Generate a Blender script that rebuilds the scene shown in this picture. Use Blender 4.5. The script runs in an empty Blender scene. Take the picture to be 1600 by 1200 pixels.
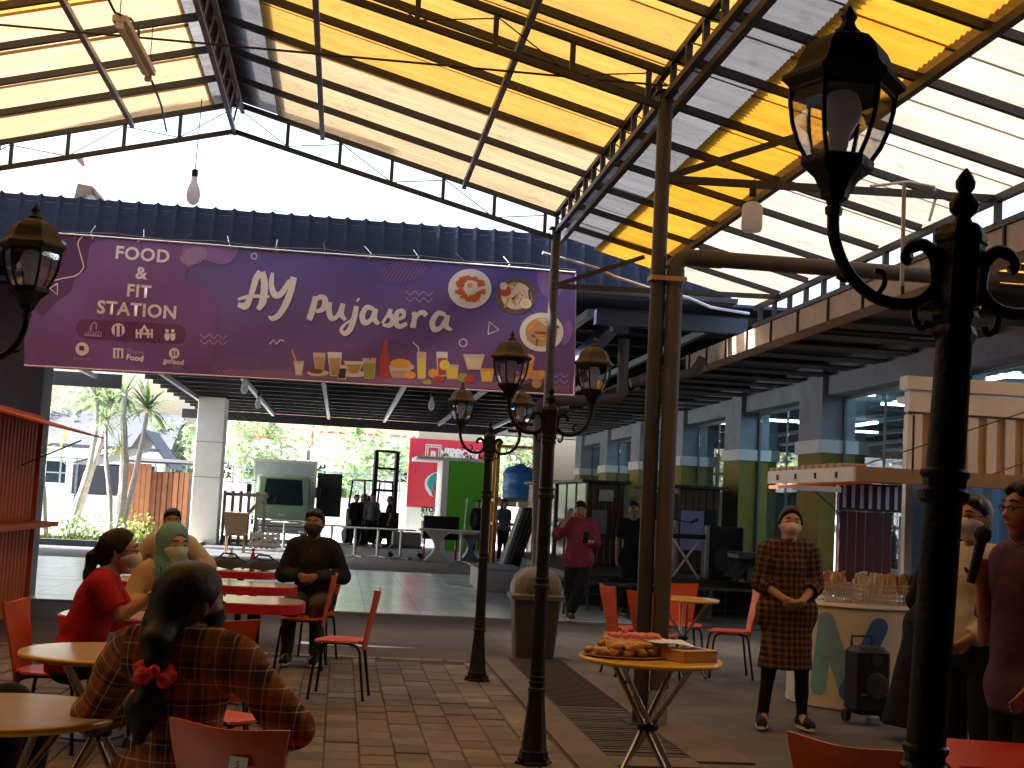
import bpy, bmesh, math, random
import numpy as np
from mathutils import Vector, Matrix

rnd = random.Random(7)
SC = bpy.context.scene
COL = SC.collection
R = math.radians

# ------------------------------------------------------------------ camera, world, sun, exposure
CAM_R = Vector((0.99066114, -0.12615712, 0.05171929))
CAM_U = Vector((-0.0624756, -0.08284945, 0.99460181))
CAM_B = Vector((-0.12119118, -0.98854456, -0.08995747))
EYE = Vector((0.0, 0.0, 1.55))
cam_data = bpy.data.cameras.new("camera")
cam = bpy.data.objects.new("camera", cam_data)
COL.objects.link(cam)
cam.matrix_world = Matrix(((CAM_R.x, CAM_U.x, CAM_B.x, EYE.x), (CAM_R.y, CAM_U.y, CAM_B.y, EYE.y),
                           (CAM_R.z, CAM_U.z, CAM_B.z, EYE.z), (0, 0, 0, 1)))
cam_data.sensor_width = 36.0
cam_data.lens = 47.25
cam_data.clip_start = 0.05
cam_data.clip_end = 2000
SC.camera = cam

SUN_EL, SUN_ROT = R(44), R(-78)
world = bpy.data.worlds.new("World")
SC.world = world
world.use_nodes = True
wn = world.node_tree
wn.nodes.clear()
w_sky = wn.nodes.new("ShaderNodeTexSky")
w_sky.sky_type = 'NISHITA'
w_sky.sun_disc = False
w_sky.sun_elevation = SUN_EL
w_sky.sun_rotation = SUN_ROT
w_sky.air_density = 1.0
w_sky.dust_density = 7.0
w_bg = wn.nodes.new("ShaderNodeBackground")
w_bg.inputs[1].default_value = 0.15
w_out = wn.nodes.new("ShaderNodeOutputWorld")
wn.links.new(w_sky.outputs[0], w_bg.inputs[0])
wn.links.new(w_bg.outputs[0], w_out.inputs[0])

sun_data = bpy.data.lights.new("sun", 'SUN')
sun_data.energy = 5.0
sun_data.angle = R(0.5)
sun_data.color = (1.0, 0.975, 0.94)
sun = bpy.data.objects.new("sun", sun_data)
COL.objects.link(sun)
sdir = Vector((math.sin(SUN_ROT) * math.cos(SUN_EL), math.cos(SUN_ROT) * math.cos(SUN_EL), math.sin(SUN_EL)))
sun.rotation_euler = sdir.to_track_quat('Z', 'Y').to_euler()
sun.location = (0, 0, 30)

SC.view_settings.view_transform = 'Standard'
SC.view_settings.look = 'None'
SC.view_settings.gamma = 1.0
SC.view_settings.use_curve_mapping = False
SC.view_settings.exposure = 2.3
SC.render.engine = 'CYCLES'
SC.cycles.use_denoising = True
SC.cycles.max_bounces = 10
SC.cycles.diffuse_bounces = 5
SC.cycles.glossy_bounces = 4
SC.cycles.transmission_bounces = 6
SC.cycles.transparent_max_bounces = 24
SC.cycles.caustics_reflective = False
SC.cycles.caustics_refractive = False
SC.cycles.sample_clamp_indirect = 6.0

# ------------------------------------------------------------------ measuring helpers (pixel of the survey photo + depth -> point in the place)
def _ray(px, py):
    d = CAM_R * ((px - 800) / 2100.0) - CAM_U * ((py - 600) / 2100.0) - CAM_B
    return d
def P(px, py, Y):
    d = _ray(px, py)
    return EYE + d * (Y / d.y)
def PX(px, py, X):
    d = _ray(px, py)
    return EYE + d * (X / d.x)
def G(px, py, z=0.0):
    d = _ray(px, py)
    return EYE + d * ((z - EYE.z) / d.z)

# ------------------------------------------------------------------ object helpers
def link(o, parent=None):
    COL.objects.link(o)
    if parent is not None:
        o.parent = parent
    return o
def tag(o, label=None, cat=None, group=None, kind=None):
    if label: o["label"] = label
    if cat: o["category"] = cat
    if group: o["group"] = group
    if kind: o["kind"] = kind
    return o
def thing(name, label, cat, loc=(0, 0, 0), rz=0.0, group=None):
    o = bpy.data.objects.new(name, None)
    o.empty_display_size = 0.1
    link(o)
    o.location = loc
    o.rotation_euler = (0, 0, rz)
    return tag(o, label, cat, group)
def kids(o):
    return [c for c in COL.objects if c.parent == o]
def copy_tree(o, parent=None):
    c = o.copy()
    COL.objects.link(c)
    if parent is not None:
        c.parent = parent
    for ch in list(o.children):
        copy_tree(ch, c)
    return c
def dup(root, loc, rz, label, group=None, scale=None):
    c = copy_tree(root)
    c.location = loc
    c.rotation_euler = (0, 0, rz)
    if scale: c.scale = (scale,) * 3
    c["label"] = label
    if group: c["group"] = group
    return c

class MB:
    """collects shapes, then links them as ONE mesh object"""
    def __init__(s):
        s.v = []; s.f = []; s.m = []; s.cm = 0; s.uv = None
    def mat(s, i):
        s.cm = i; return s
    def add(s, vs, fs):
        b = len(s.v)
        s.v += [tuple(v) for v in vs]
        s.f += [tuple(b + i for i in f) for f in fs]
        s.m += [s.cm] * len(fs)
        return s
    def box(s, c, d, rot=None, taper=1.0):
        hx, hy, hz = d[0] / 2, d[1] / 2, d[2] / 2
        vs = []
        for z in (-hz, hz):
            t = taper if z > 0 else 1.0
            for x, y in ((-hx, -hy), (hx, -hy), (hx, hy), (-hx, hy)):
                v = Vector((x * t, y * t, z))
                if rot is not None: v = rot @ v
                vs.append(v + Vector(c))
        return s.add(vs, [(3, 2, 1, 0), (4, 5, 6, 7), (0, 1, 5, 4), (1, 2, 6, 5), (2, 3, 7, 6), (3, 0, 4, 7)])
    def bbox(s, lo, hi):
        lo = Vector(lo); hi = Vector(hi)
        return s.box((lo + hi) / 2, hi - lo)
    def bevbox(s, c, d, b=0.01, rot=None):
        hx, hy, hz = d[0] / 2, d[1] / 2, d[2] / 2
        b = min(b, hx * .9, hy * .9, hz * .9)
        rings = []
        for z, i in ((-hz, b), (-hz + b, 0), (hz - b, 0), (hz, b)):
            ax, ay = hx - i, hy - i
            cc = b if i == 0 else b * .5
            ring = [(-ax + cc, -ay), (ax - cc, -ay), (ax, -ay + cc), (ax, ay - cc), (ax - cc, ay), (-ax + cc, ay), (-ax, ay - cc), (-ax, -ay + cc)]
            rings.append([Vector((x, y, z)) for x, y in ring])
        vs = [(rot @ v if rot is not None else v) + Vector(c) for r_ in rings for v in r_]
        fs = [tuple(range(7, -1, -1)), tuple(range(24, 32))]
        for k in range(3):
            for i in range(8):
                j = (i + 1) % 8
                fs.append((k * 8 + i, k * 8 + j, k * 8 + 8 + j, k * 8 + 8 + i))
        return s.add(vs, fs)
    def beam(s, a, b, w, h, up=(0, 0, 1)):
        a = Vector(a); b = Vector(b)
        d = (b - a); L = d.length; d.normalize()
        u = Vector(up)
        if abs(d.dot(u)) > .98: u = Vector((0, 1, 0))
        x = d.cross(u).normalized(); z = x.cross(d).normalized()
        rot = Matrix((x, d, z)).transposed()
        return s.box((a + b) / 2, (w, L, h), rot)
    def tube(s, pts, r, n=8, caps=True):
        pts = [Vector(p) for p in pts]
        rs = r if isinstance(r, (list, tuple)) else [r] * len(pts)
        vs = []; fs = []
        prev = None
        for i, p in enumerate(pts):
            d = (pts[min(i + 1, len(pts) - 1)] - pts[max(i - 1, 0)]).normalized()
            if prev is None:
                u = Vector((0, 0, 1)) if abs(d.z) < .9 else Vector((1, 0, 0))
            else:
                u = prev
            x = d.cross(u).normalized(); u = x.cross(d).normalized(); prev = u
            for k in range(n):
                a = 2 * math.pi * k / n
                vs.append(p + (x * math.cos(a) + u * math.sin(a)) * rs[i])
        for i in range(len(pts) - 1):
            for k in range(n):
                j = (k + 1) % n
                fs.append((i * n + k, i * n + j, (i + 1) * n + j, (i + 1) * n + k))
        if caps:
            fs.append(tuple(range(n - 1, -1, -1)))
            fs.append(tuple((len(pts) - 1) * n + k for k in range(n)))
        return s.add(vs, fs)
    def lathe(s, prof, n=12, c=(0, 0, 0), rot=0.0, cap=True, sx=1.0, sy=1.0):
        vs = []; fs = []
        for r_, z in prof:
            for k in range(n):
                a = 2 * math.pi * k / n + rot
                vs.append((c[0] + r_ * math.cos(a) * sx, c[1] + r_ * math.sin(a) * sy, c[2] + z))
        m = len(prof)
        for i in range(m - 1):
            for k in range(n):
                j = (k + 1) % n
                fs.append((i * n + k, i * n + j, (i + 1) * n + j, (i + 1) * n + k))
        if cap:
            fs.append(tuple(range(n - 1, -1, -1)))
            fs.append(tuple((m - 1) * n + k for k in range(n)))
        return s.add(vs, fs)
    def grid(s, fn, nu, nv):
        vs = [fn(i / nu, j / nv) for j in range(nv + 1) for i in range(nu + 1)]
        fs = []
        for j in range(nv):
            for i in range(nu):
                a = j * (nu + 1) + i
                fs.append((a, a + 1, a + nu + 2, a + nu + 1))
        return s.add(vs, fs)
    def slab(s, fn, nu, nv, t):
        """thick curved sheet: fn(u,v) -> point, thickened along its normal by t"""
        e = 1e-3
        top = []; bot = []
        for j in range(nv + 1):
            for i in range(nu + 1):
                u, v = i / nu, j / nv
                p = Vector(fn(u, v))
                du = Vector(fn(min(u + e, 1), v)) - Vector(fn(max(u - e, 0), v))
                dv = Vector(fn(u, min(v + e, 1))) - Vector(fn(u, max(v - e, 0)))
                n = du.cross(dv).normalized()
                top.append(p + n * t / 2); bot.append(p - n * t / 2)
        N = len(top); vs = top + bot; fs = []
        w = nu + 1
        for j in range(nv):
            for i in range(nu):
                a = j * w + i
                fs.append((a, a + 1, a + w + 1, a + w))
                fs.append((N + a + w, N + a + w + 1, N + a + 1, N + a))
        edge = [i for i in range(nu)] ; 
        loop = [i for i in range(nu + 1)] + [j * w + nu for j in range(1, nv + 1)] + [nv * w + i for i in range(nu - 1, -1, -1)] + [j * w for j in range(nv - 1, 0, -1)]
        for k in range(len(loop)):
            a, b = loop[k], loop[(k + 1) % len(loop)]
            fs.append((a, N + a, N + b, b))
        return s.add(vs, fs)
    def prism(s, poly, axis, lo, hi):
        """extrude 2D polygon; axis 'x','y','z'"""
        def mk(p, t):
            a, b = p
            return {'x': (t, a, b), 'y': (a, t, b), 'z': (a, b, t)}[axis]
        n = len(poly)
        vs = [mk(p, lo) for p in poly] + [mk(p, hi) for p in poly]
        fs = [tuple(range(n - 1, -1, -1)), tuple(range(n, 2 * n))]
        for i in range(n):
            j = (i + 1) % n
            fs.append((i, j, n + j, n + i))
        return s.add(vs, fs)
    def mesh(s, name, mats, smooth=False, angle=40):
        me = bpy.data.meshes.new(name)
        me.from_pydata(s.v, [], s.f)
        if not isinstance(mats, (list, tuple)): mats = [mats]
        for m in mats: me.materials.append(m)
        if max(s.m, default=0) > 0:
            me.polygons.foreach_set("material_index", s.m)
        bm = bmesh.new(); bm.from_mesh(me)
        bmesh.ops.recalc_face_normals(bm, faces=bm.faces)
        bm.to_mesh(me); bm.free()
        if smooth:
            me.polygons.foreach_set("use_smooth", [True] * len(me.polygons))
            me.set_sharp_from_angle(angle=R(angle))
        me.update()
        return me
    def build(s, name, mats, parent=None, smooth=False, angle=40, **tags):
        o = bpy.data.objects.new(name, s.mesh(name, mats, smooth, angle))
        link(o, parent)
        tag(o, **tags)
        return o
def place(name, me, parent, loc=(0, 0, 0), rot=(0, 0, 0), scale=(1, 1, 1), **tags):
    o = bpy.data.objects.new(name, me)
    link(o, parent)
    o.location = loc; o.rotation_euler = rot; o.scale = scale
    return tag(o, **tags)

def text_mesh(body, size, mat, align='CENTER', extrude=0.0, shear=0.0, bold=0.0, spacing=1.0):
    cu = bpy.data.curves.new("lettering", 'FONT')
    cu.body = body; cu.size = size; cu.align_x = align; cu.align_y = 'CENTER'
    cu.extrude = extrude; cu.shear = shear; cu.offset = bold; cu.space_character = spacing
    cu.resolution_u = 3
    ob = bpy.data.objects.new("lettering", cu)
    COL.objects.link(ob)
    dg = bpy.context.evaluated_depsgraph_get()
    me = bpy.data.meshes.new_from_object(ob.evaluated_get(dg))
    bpy.data.objects.remove(ob)
    bpy.data.curves.remove(cu)
    me.materials.clear(); me.materials.append(mat)
    return me

# ------------------------------------------------------------------ materials
def node_mat(name):
    m = bpy.data.materials.new(name)
    m.use_nodes = True
    nt = m.node_tree
    nt.nodes.clear()
    out = nt.nodes.new("ShaderNodeOutputMaterial")
    return m, nt, out
def stained(nt, c, amount, scale):
    """dirt with a shape of its own, fixed to the ground"""
    gp = nt.nodes.new("ShaderNodeNewGeometry")
    for sc_, lo, hi, amt in ((scale, .46, .68, amount), (scale * 7.3, .62, .70, amount * .8), (scale * .35, .40, .62, amount * .6)):
        n = nt.nodes.new("ShaderNodeTexNoise"); n.inputs["Scale"].default_value = sc_; n.inputs["Detail"].default_value = 7; n.inputs["Roughness"].default_value = .62; n.inputs["Distortion"].default_value = .6
        nt.links.new(gp.outputs["Position"], n.inputs["Vector"])
        r = nt.nodes.new("ShaderNodeMapRange"); r.inputs["From Min"].default_value = lo; r.inputs["From Max"].default_value = hi; r.inputs["To Min"].default_value = 1.0 + amt * .15; r.inputs["To Max"].default_value = 1 - amt
        nt.links.new(n.outputs["Fac"], r.inputs["Value"])
        s = nt.nodes.new("ShaderNodeVectorMath"); s.operation = 'SCALE'; nt.links.new(c, s.inputs[0]); nt.links.new(r.outputs[0], s.inputs["Scale"]); c = s.outputs[0]
    return c
def noise_col(nt, col, var, scale, coord='Object', detail=5.0, place_pos=False):
    tc = nt.nodes.new("ShaderNodeTexCoord")
    nz = nt.nodes.new("ShaderNodeTexNoise")
    nz.inputs["Scale"].default_value = scale
    nz.inputs["Detail"].default_value = detail
    nz.inputs["Roughness"].default_value = 0.65
    if place_pos:
        gp = nt.nodes.new("ShaderNodeNewGeometry"); nt.links.new(gp.outputs["Position"], nz.inputs["Vector"])
    else:
        nt.links.new(tc.outputs[coord], nz.inputs["Vector"])
    rp = nt.nodes.new("ShaderNodeMapRange")
    rp.inputs["From Min"].default_value = 0.25; rp.inputs["From Max"].default_value = 0.75
    rp.inputs["To Min"].default_value = 1 - var; rp.inputs["To Max"].default_value = 1 + var
    nt.links.new(nz.outputs["Fac"], rp.inputs["Value"])
    mx = nt.nodes.new("ShaderNodeVectorMath"); mx.operation = 'SCALE'
    mx.inputs[0].default_value = col[:3]
    nt.links.new(rp.outputs[0], mx.inputs["Scale"])
    return mx.outputs[0], nz, tc
def M(name, col, rough=0.5, metal=0.0, var=0.15, scale=6.0, bump=0.0, bscale=60.0, spec=0.5, rvar=0.0, emit=0.0, per_object=0.0, stain=0.0, sscale=1.1):
    m, nt, out = node_mat(name)
    b = nt.nodes.new("ShaderNodeBsdfPrincipled")
    c, nz, tc = noise_col(nt, col, var, scale, place_pos=stain > 0)
    if stain:
        c = stained(nt, c, stain, sscale)
    if per_object:
        oi = nt.nodes.new("ShaderNodeObjectInfo")
        mr = nt.nodes.new("ShaderNodeMapRange")
        mr.inputs["To Min"].default_value = 1 - per_object; mr.inputs["To Max"].default_value = 1 + per_object
        nt.links.new(oi.outputs["Random"], mr.inputs["Value"])
        sc = nt.nodes.new("ShaderNodeVectorMath"); sc.operation = 'SCALE'
        nt.links.new(c, sc.inputs[0]); nt.links.new(mr.outputs[0], sc.inputs["Scale"])
        c = sc.outputs[0]
    nt.links.new(c, b.inputs["Base Color"])
    b.inputs["Roughness"].default_value = rough
    b.inputs["Metallic"].default_value = metal
    b.inputs["Specular IOR Level"].default_value = spec
    if rvar:
        mr = nt.nodes.new("ShaderNodeMapRange")
        mr.inputs["To Min"].default_value = max(0.02, rough - rvar); mr.inputs["To Max"].default_value = rough + rvar
        nt.links.new(nz.outputs["Fac"], mr.inputs["Value"]); nt.links.new(mr.outputs[0], b.inputs["Roughness"])
    if bump:
        n2 = nt.nodes.new("ShaderNodeTexNoise"); n2.inputs["Scale"].default_value = bscale; n2.inputs["Detail"].default_value = 4
        nt.links.new(tc.outputs["Object"], n2.inputs["Vector"])
        bp = nt.nodes.new("ShaderNodeBump"); bp.inputs["Strength"].default_value = bump; bp.inputs["Distance"].default_value = 0.02
        nt.links.new(n2.outputs["Fac"], bp.inputs["Height"]); nt.links.new(bp.outputs[0], b.inputs["Normal"])
    if emit:
        b.inputs["Emission Color"].default_value = (*col[:3], 1); b.inputs["Emission Strength"].default_value = emit
    nt.links.new(b.outputs[0], out.inputs[0])
    return m
def sheet_mat(name, col, trans=0.72, var=0.17, tk=.5):
    """weathered translucent corrugated plastic"""
    m, nt, out = node_mat(name)
    tc = nt.nodes.new("ShaderNodeTexCoord")
    mp = nt.nodes.new("ShaderNodeMapping"); mp.inputs["Scale"].default_value = (0.5, 5.0, 1.0)
    nz = nt.nodes.new("ShaderNodeTexNoise"); nz.inputs["Scale"].default_value = 1.6; nz.inputs["Detail"].default_value = 6
    oi = nt.nodes.new("ShaderNodeObjectInfo")
    ad = nt.nodes.new("ShaderNodeVectorMath"); ad.operation = 'ADD'
    nt.links.new(tc.outputs["Object"], mp.inputs[0]); nt.links.new(mp.outputs[0], ad.inputs[0]); nt.links.new(oi.outputs["Random"], ad.inputs[1])
    nt.links.new(ad.outputs[0], nz.inputs["Vector"])
    r1 = nt.nodes.new("ShaderNodeMapRange"); r1.inputs["From Min"].default_value = .3; r1.inputs["From Max"].default_value = .7
    r1.inputs["To Min"].default_value = 1 - var; r1.inputs["To Max"].default_value = 1 + var
    nt.links.new(nz.outputs["Fac"], r1.inputs["Value"])
    r2 = nt.nodes.new("ShaderNodeMapRange"); r2.inputs["To Min"].default_value = .88; r2.inputs["To Max"].default_value = 1.08
    nt.links.new(oi.outputs["Random"], r2.inputs["Value"])
    mu = nt.nodes.new("ShaderNodeMath"); mu.operation = 'MULTIPLY'
    nt.links.new(r1.outputs[0], mu.inputs[0]); nt.links.new(r2.outputs[0], mu.inputs[1])
    n3 = nt.nodes.new("ShaderNodeTexNoise"); n3.inputs["Scale"].default_value = 3.4; n3.inputs["Detail"].default_value = 8; n3.inputs["Roughness"].default_value = .7
    a3 = nt.nodes.new("ShaderNodeVectorMath"); a3.operation = 'ADD'; nt.links.new(tc.outputs["Object"], a3.inputs[0]); nt.links.new(oi.outputs["Random"], a3.inputs[1]); nt.links.new(a3.outputs[0], n3.inputs["Vector"])
    r3 = nt.nodes.new("ShaderNodeMapRange"); r3.inputs["From Min"].default_value = .56; r3.inputs["From Max"].default_value = .74; r3.inputs["To Min"].default_value = 1; r3.inputs["To Max"].default_value = .62
    nt.links.new(n3.outputs["Fac"], r3.inputs["Value"])
    m3 = nt.nodes.new("ShaderNodeMath"); m3.operation = 'MULTIPLY'; nt.links.new(mu.outputs[0], m3.inputs[0]); nt.links.new(r3.outputs[0], m3.inputs[1]); mu = m3
    sc = nt.nodes.new("ShaderNodeVectorMath"); sc.operation = 'SCALE'; sc.inputs[0].default_value = col
    nt.links.new(mu.outputs[0], sc.inputs["Scale"])
    sk = nt.nodes.new("ShaderNodeVectorMath"); sk.operation = 'SCALE'; sk.inputs["Scale"].default_value = tk; nt.links.new(sc.outputs[0], sk.inputs[0])
    tl = nt.nodes.new("ShaderNodeBsdfTranslucent"); nt.links.new(sk.outputs[0], tl.inputs[0])
    df = nt.nodes.new("ShaderNodeBsdfPrincipled"); nt.links.new(sk.outputs[0], df.inputs["Base Color"]); df.inputs["Roughness"].default_value = .35
    mx = nt.nodes.new("ShaderNodeMixShader"); mx.inputs[0].default_value = trans
    nt.links.new(df.outputs[0], mx.inputs[1]); nt.links.new(tl.outputs[0], mx.inputs[2])
    nt.links.new(mx.outputs[0], out.inputs[0])
    return m
def glass_mat(name, tint=(0.9, 0.95, 1.0), refl=0.12, rough=0.02):
    m, nt, out = node_mat(name)
    tr = nt.nodes.new("ShaderNodeBsdfTransparent"); tr.inputs[0].default_value = (*tint, 1)
    gl = nt.nodes.new("ShaderNodeBsdfGlossy"); gl.inputs["Roughness"].default_value = rough
    lw = nt.nodes.new("ShaderNodeLayerWeight"); lw.inputs[0].default_value = 0.35
    mr = nt.nodes.new("ShaderNodeMapRange"); mr.inputs["To Min"].default_value = refl * .6; mr.inputs["To Max"].default_value = min(1, refl * 6)
    nt.links.new(lw.outputs["Facing"], mr.inputs["Value"])
    mx = nt.nodes.new("ShaderNodeMixShader")
    nt.links.new(mr.outputs[0], mx.inputs[0]); nt.links.new(tr.outputs[0], mx.inputs[1]); nt.links.new(gl.outputs[0], mx.inputs[2])
    nt.links.new(mx.outputs[0], out.inputs[0])
    return m
def plaid_mat(name, ground, dark, light, accent, pu, pv):
    """woven check: bands across the cloth's own u and v"""
    m, nt, out = node_mat(name)
    uv = nt.nodes.new("ShaderNodeUVMap"); uv.uv_map = "UVMap"
    sp = nt.nodes.new("ShaderNodeSeparateXYZ"); nt.links.new(uv.outputs[0], sp.inputs[0])
    cols = []
    for ax, per in (("X", pu), ("Y", pv)):
        d = nt.nodes.new("ShaderNodeMath"); d.operation = 'DIVIDE'; d.inputs[1].default_value = per
        nt.links.new(sp.outputs[ax], d.inputs[0])
        fr = nt.nodes.new("ShaderNodeMath"); fr.operation = 'FRACT'; nt.links.new(d.outputs[0], fr.inputs[0])
        cr = nt.nodes.new("ShaderNodeValToRGB"); cr.color_ramp.interpolation = 'CONSTANT'
        stops = [(0.0, ground), (0.22, light), (0.255, ground), (0.40, dark), (0.66, light), (0.69, dark), (0.82, accent), (0.94, ground)]
        e = cr.color_ramp.elements
        e[0].position, e[0].color = stops[0][0], (*stops[0][1], 1)
        e[1].position, e[1].color = stops[1][0], (*stops[1][1], 1)
        for p_, c_ in stops[2:]:
            q = e.new(p_); q.color = (*c_, 1)
        nt.links.new(fr.outputs[0], cr.inputs[0]); cols.append(cr.outputs[0])
    mx = nt.nodes.new("ShaderNodeMixRGB"); mx.inputs[0].default_value = .5
    nt.links.new(cols[0], mx.inputs[1]); nt.links.new(cols[1], mx.inputs[2])
    b = nt.nodes.new("ShaderNodeBsdfPrincipled"); b.inputs["Roughness"].default_value = .9; b.inputs["Specular IOR Level"].default_value = .15
    nt.links.new(mx.outputs[0], b.inputs["Base Color"])
    tc = nt.nodes.new("ShaderNodeTexCoord")
    n2 = nt.nodes.new("ShaderNodeTexNoise"); n2.inputs["Scale"].default_value = 14; nt.links.new(tc.outputs["Object"], n2.inputs["Vector"])
    bp = nt.nodes.new("ShaderNodeBump"); bp.inputs["Strength"].default_value = .5; bp.inputs["Distance"].default_value = .02
    nt.links.new(n2.outputs["Fac"], bp.inputs["Height"]); nt.links.new(bp.outputs[0], b.inputs["Normal"])
    nt.links.new(b.outputs[0], out.inputs[0])
    return m

m_black = M("black_paint", (0.014, 0.013, 0.014), 0.45, var=.3, scale=20, bump=.1, bscale=90, spec=.25)
m_cast = M("cast_iron_paint", (0.013, 0.012, 0.012), 0.5, var=.35, scale=14, bump=.25, bscale=70, spec=.22)
m_cast_dusty = M("dusty_iron", (0.055, 0.043, 0.034), 0.75, var=.4, scale=18, bump=.2)
m_steel_dark = M("dark_painted_steel", (0.026, 0.025, 0.03), 0.5, var=.3, scale=5)
m_steel_grey = M("grey_galvanised_steel", (0.22, 0.25, 0.30), 0.45, 0.3, var=.25, scale=7)
m_steel_pole = M("dark_grey_pole_paint", (0.035, 0.032, 0.033), 0.5, var=.25, scale=6)
m_chrome = M("tube_metal", (0.42, 0.38, 0.33), 0.25, 1.0, var=.1)
m_pipe = M("grey_plastic_pipe", (0.085, 0.07, 0.062), 0.55, var=.15, scale=4, spec=.3)
m_amber = sheet_mat("amber_sheet", (0.87, 0.46, 0.10), .6, tk=.36)
m_amber_pale = sheet_mat("glare_pale_amber_sheet", (0.85, 0.60, 0.34), .55, tk=.36)  # paler tint for the far sheets, glare and bloom put into the colour
m_amber_deep = sheet_mat("deep_amber_sheet", (0.88, 0.40, 0.035), .6, tk=.36)
m_milk = sheet_mat("pale_cream_sheet", (0.88, 0.78, 0.64), .7, tk=.29)  # even pale cream for the outer side sheets
m_ridge_shade = sheet_mat("grey_ridge_and_shade_sheet", (0.33, 0.325, 0.34), trans=.5, tk=.32)  # serves the real ridge sheets and the side canopy's painted shadow strip
m_skylight = sheet_mat("skylight_sheet", (0.75, 0.82, 0.9), trans=.7)
m_orange = M("orange_plastic", (0.60, 0.09, 0.016), 0.38, var=.14, scale=7, rvar=.14)
m_red = M("red_laminate", (0.50, 0.018, 0.035), 0.28, var=.12, scale=5)
m_redtop = M("pink_white_laminate", (0.62, 0.46, 0.50), 0.14, var=.08, scale=4)
m_yellow = M("yellow_table_edge", (0.80, 0.45, 0.025), 0.25, var=.1, scale=6)
m_cream = M("cream_table_top", (0.62, 0.50, 0.38), 0.12, var=.1, scale=5, rvar=.05)
m_white = M("white_paint", (0.78, 0.78, 0.78), 0.5, var=.06)
m_offwhite = M("offwhite_plastic", (0.62, 0.60, 0.58), 0.4, var=.1)
m_glass = glass_mat("lantern_glass", (0.93, 0.94, 0.96), .16, .05)
m_winglass = glass_mat("window_glass", (0.62, 0.74, 0.78), .10, .01)
def bulb_mat():
    m, nt, out = node_mat("frosted_bulb")
    p = nt.nodes.new("ShaderNodeBsdfPrincipled"); p.inputs["Base Color"].default_value = (.8, .8, .84, 1); p.inputs["Roughness"].default_value = .3
    t = nt.nodes.new("ShaderNodeBsdfTranslucent"); t.inputs[0].default_value = (.8, .8, .84, 1)
    x = nt.nodes.new("ShaderNodeMixShader"); x.inputs[0].default_value = .7
    nt.links.new(p.outputs[0], x.inputs[1]); nt.links.new(t.outputs[0], x.inputs[2]); nt.links.new(x.outputs[0], out.inputs[0])
    return m
m_bulb = bulb_mat()
def leaf_mat(name, col, tr=.45):
    m, nt, out = node_mat(name)
    c, nz, tc = noise_col(nt, col, .45, 1.6)
    p = nt.nodes.new("ShaderNodeBsdfPrincipled"); p.inputs["Roughness"].default_value = .5; nt.links.new(c, p.inputs["Base Color"])
    t = nt.nodes.new("ShaderNodeBsdfTranslucent"); nt.links.new(c, t.inputs[0])
    x = nt.nodes.new("ShaderNodeMixShader"); x.inputs[0].default_value = tr
    nt.links.new(p.outputs[0], x.inputs[1]); nt.links.new(t.outputs[0], x.inputs[2]); nt.links.new(x.outputs[0], out.inputs[0])
    return m
m_wire = M("cable", (0.03, 0.03, 0.03), 0.6)
m_wire_white = M("white_cable", (0.6, 0.6, 0.62), 0.5)
# ------------------------------------------------------------------ sky stays the world; ground
m_pave_base = M("mortar_sand", (0.055, 0.040, 0.030), 0.95, var=.3, scale=10, bump=.4)
m_brick = M("paving_brick", (0.150, 0.117, 0.090), 0.8, var=.22, scale=5, bump=.35, bscale=45, per_object=.30, rvar=.1, stain=.42)
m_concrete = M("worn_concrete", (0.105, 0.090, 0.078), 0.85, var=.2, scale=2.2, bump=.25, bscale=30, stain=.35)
m_border = M("concrete_border", (0.13, 0.098, 0.073), 0.85, var=.2, scale=5, bump=.2, stain=.35)
m_asphalt = M("grey_asphalt", (0.085, 0.09, 0.10), 0.88, var=.25, scale=6, bump=.4, bscale=60, stain=.35)
m_tile = M("glazed_floor_tile", (0.74, 0.79, 0.83), 0.22, var=.05, scale=3, per_object=.04, rvar=.05, bump=.05, bscale=3, stain=.12, spec=.8)
m_grout = M("tile_grout", (0.20, 0.20, 0.20), 0.8)
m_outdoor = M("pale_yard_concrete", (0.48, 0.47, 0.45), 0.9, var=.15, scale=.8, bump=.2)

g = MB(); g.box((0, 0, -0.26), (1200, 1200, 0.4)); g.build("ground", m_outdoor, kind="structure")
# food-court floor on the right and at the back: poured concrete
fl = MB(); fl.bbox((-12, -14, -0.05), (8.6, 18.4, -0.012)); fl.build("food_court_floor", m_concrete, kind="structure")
# brick pavement on the left of the drain
pav = MB(); pav.bbox((-9.0, -2.0, -0.04), (1.52, 13.3, -0.006)); pave = pav.build("brick_pavement", m_pave_base, kind="structure")
BW, BD = 0.215, 0.27
def brick_mesh(var):
    b = MB(); b.bevbox((0, 0, -0.012), (BW - 0.006, BD - 0.007, 0.034), 0.006)
    return b.mesh("brick", m_brick)
bm_brick = [brick_mesh(i) for i in range(1)]
cells = []
ncol = int(9.6 / BW)
for i in range(ncol):
    x = 1.50 - BW * (i + .5)
    off = (0, .18, .06, .24, .12)[i % 5] * (BD / .36)
    y = 2.8 + off
    while y < 13.1:
        cells.append((x, y)); y += BD
def seen_px(x, y):
    v = Vector((x, y, 0)) - EYE
    d = -v.dot(CAM_B)
    if d < .5: return 0
    px = 800 + 2100 * v.dot(CAM_R) / d; py = 600 - 2100 * v.dot(CAM_U) / d
    if px < 440 or px > 940 or py > 1230: return 0
    return 1 / d
cells.sort(key=lambda c: -seen_px(*c))
far_bricks = MB()
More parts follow.
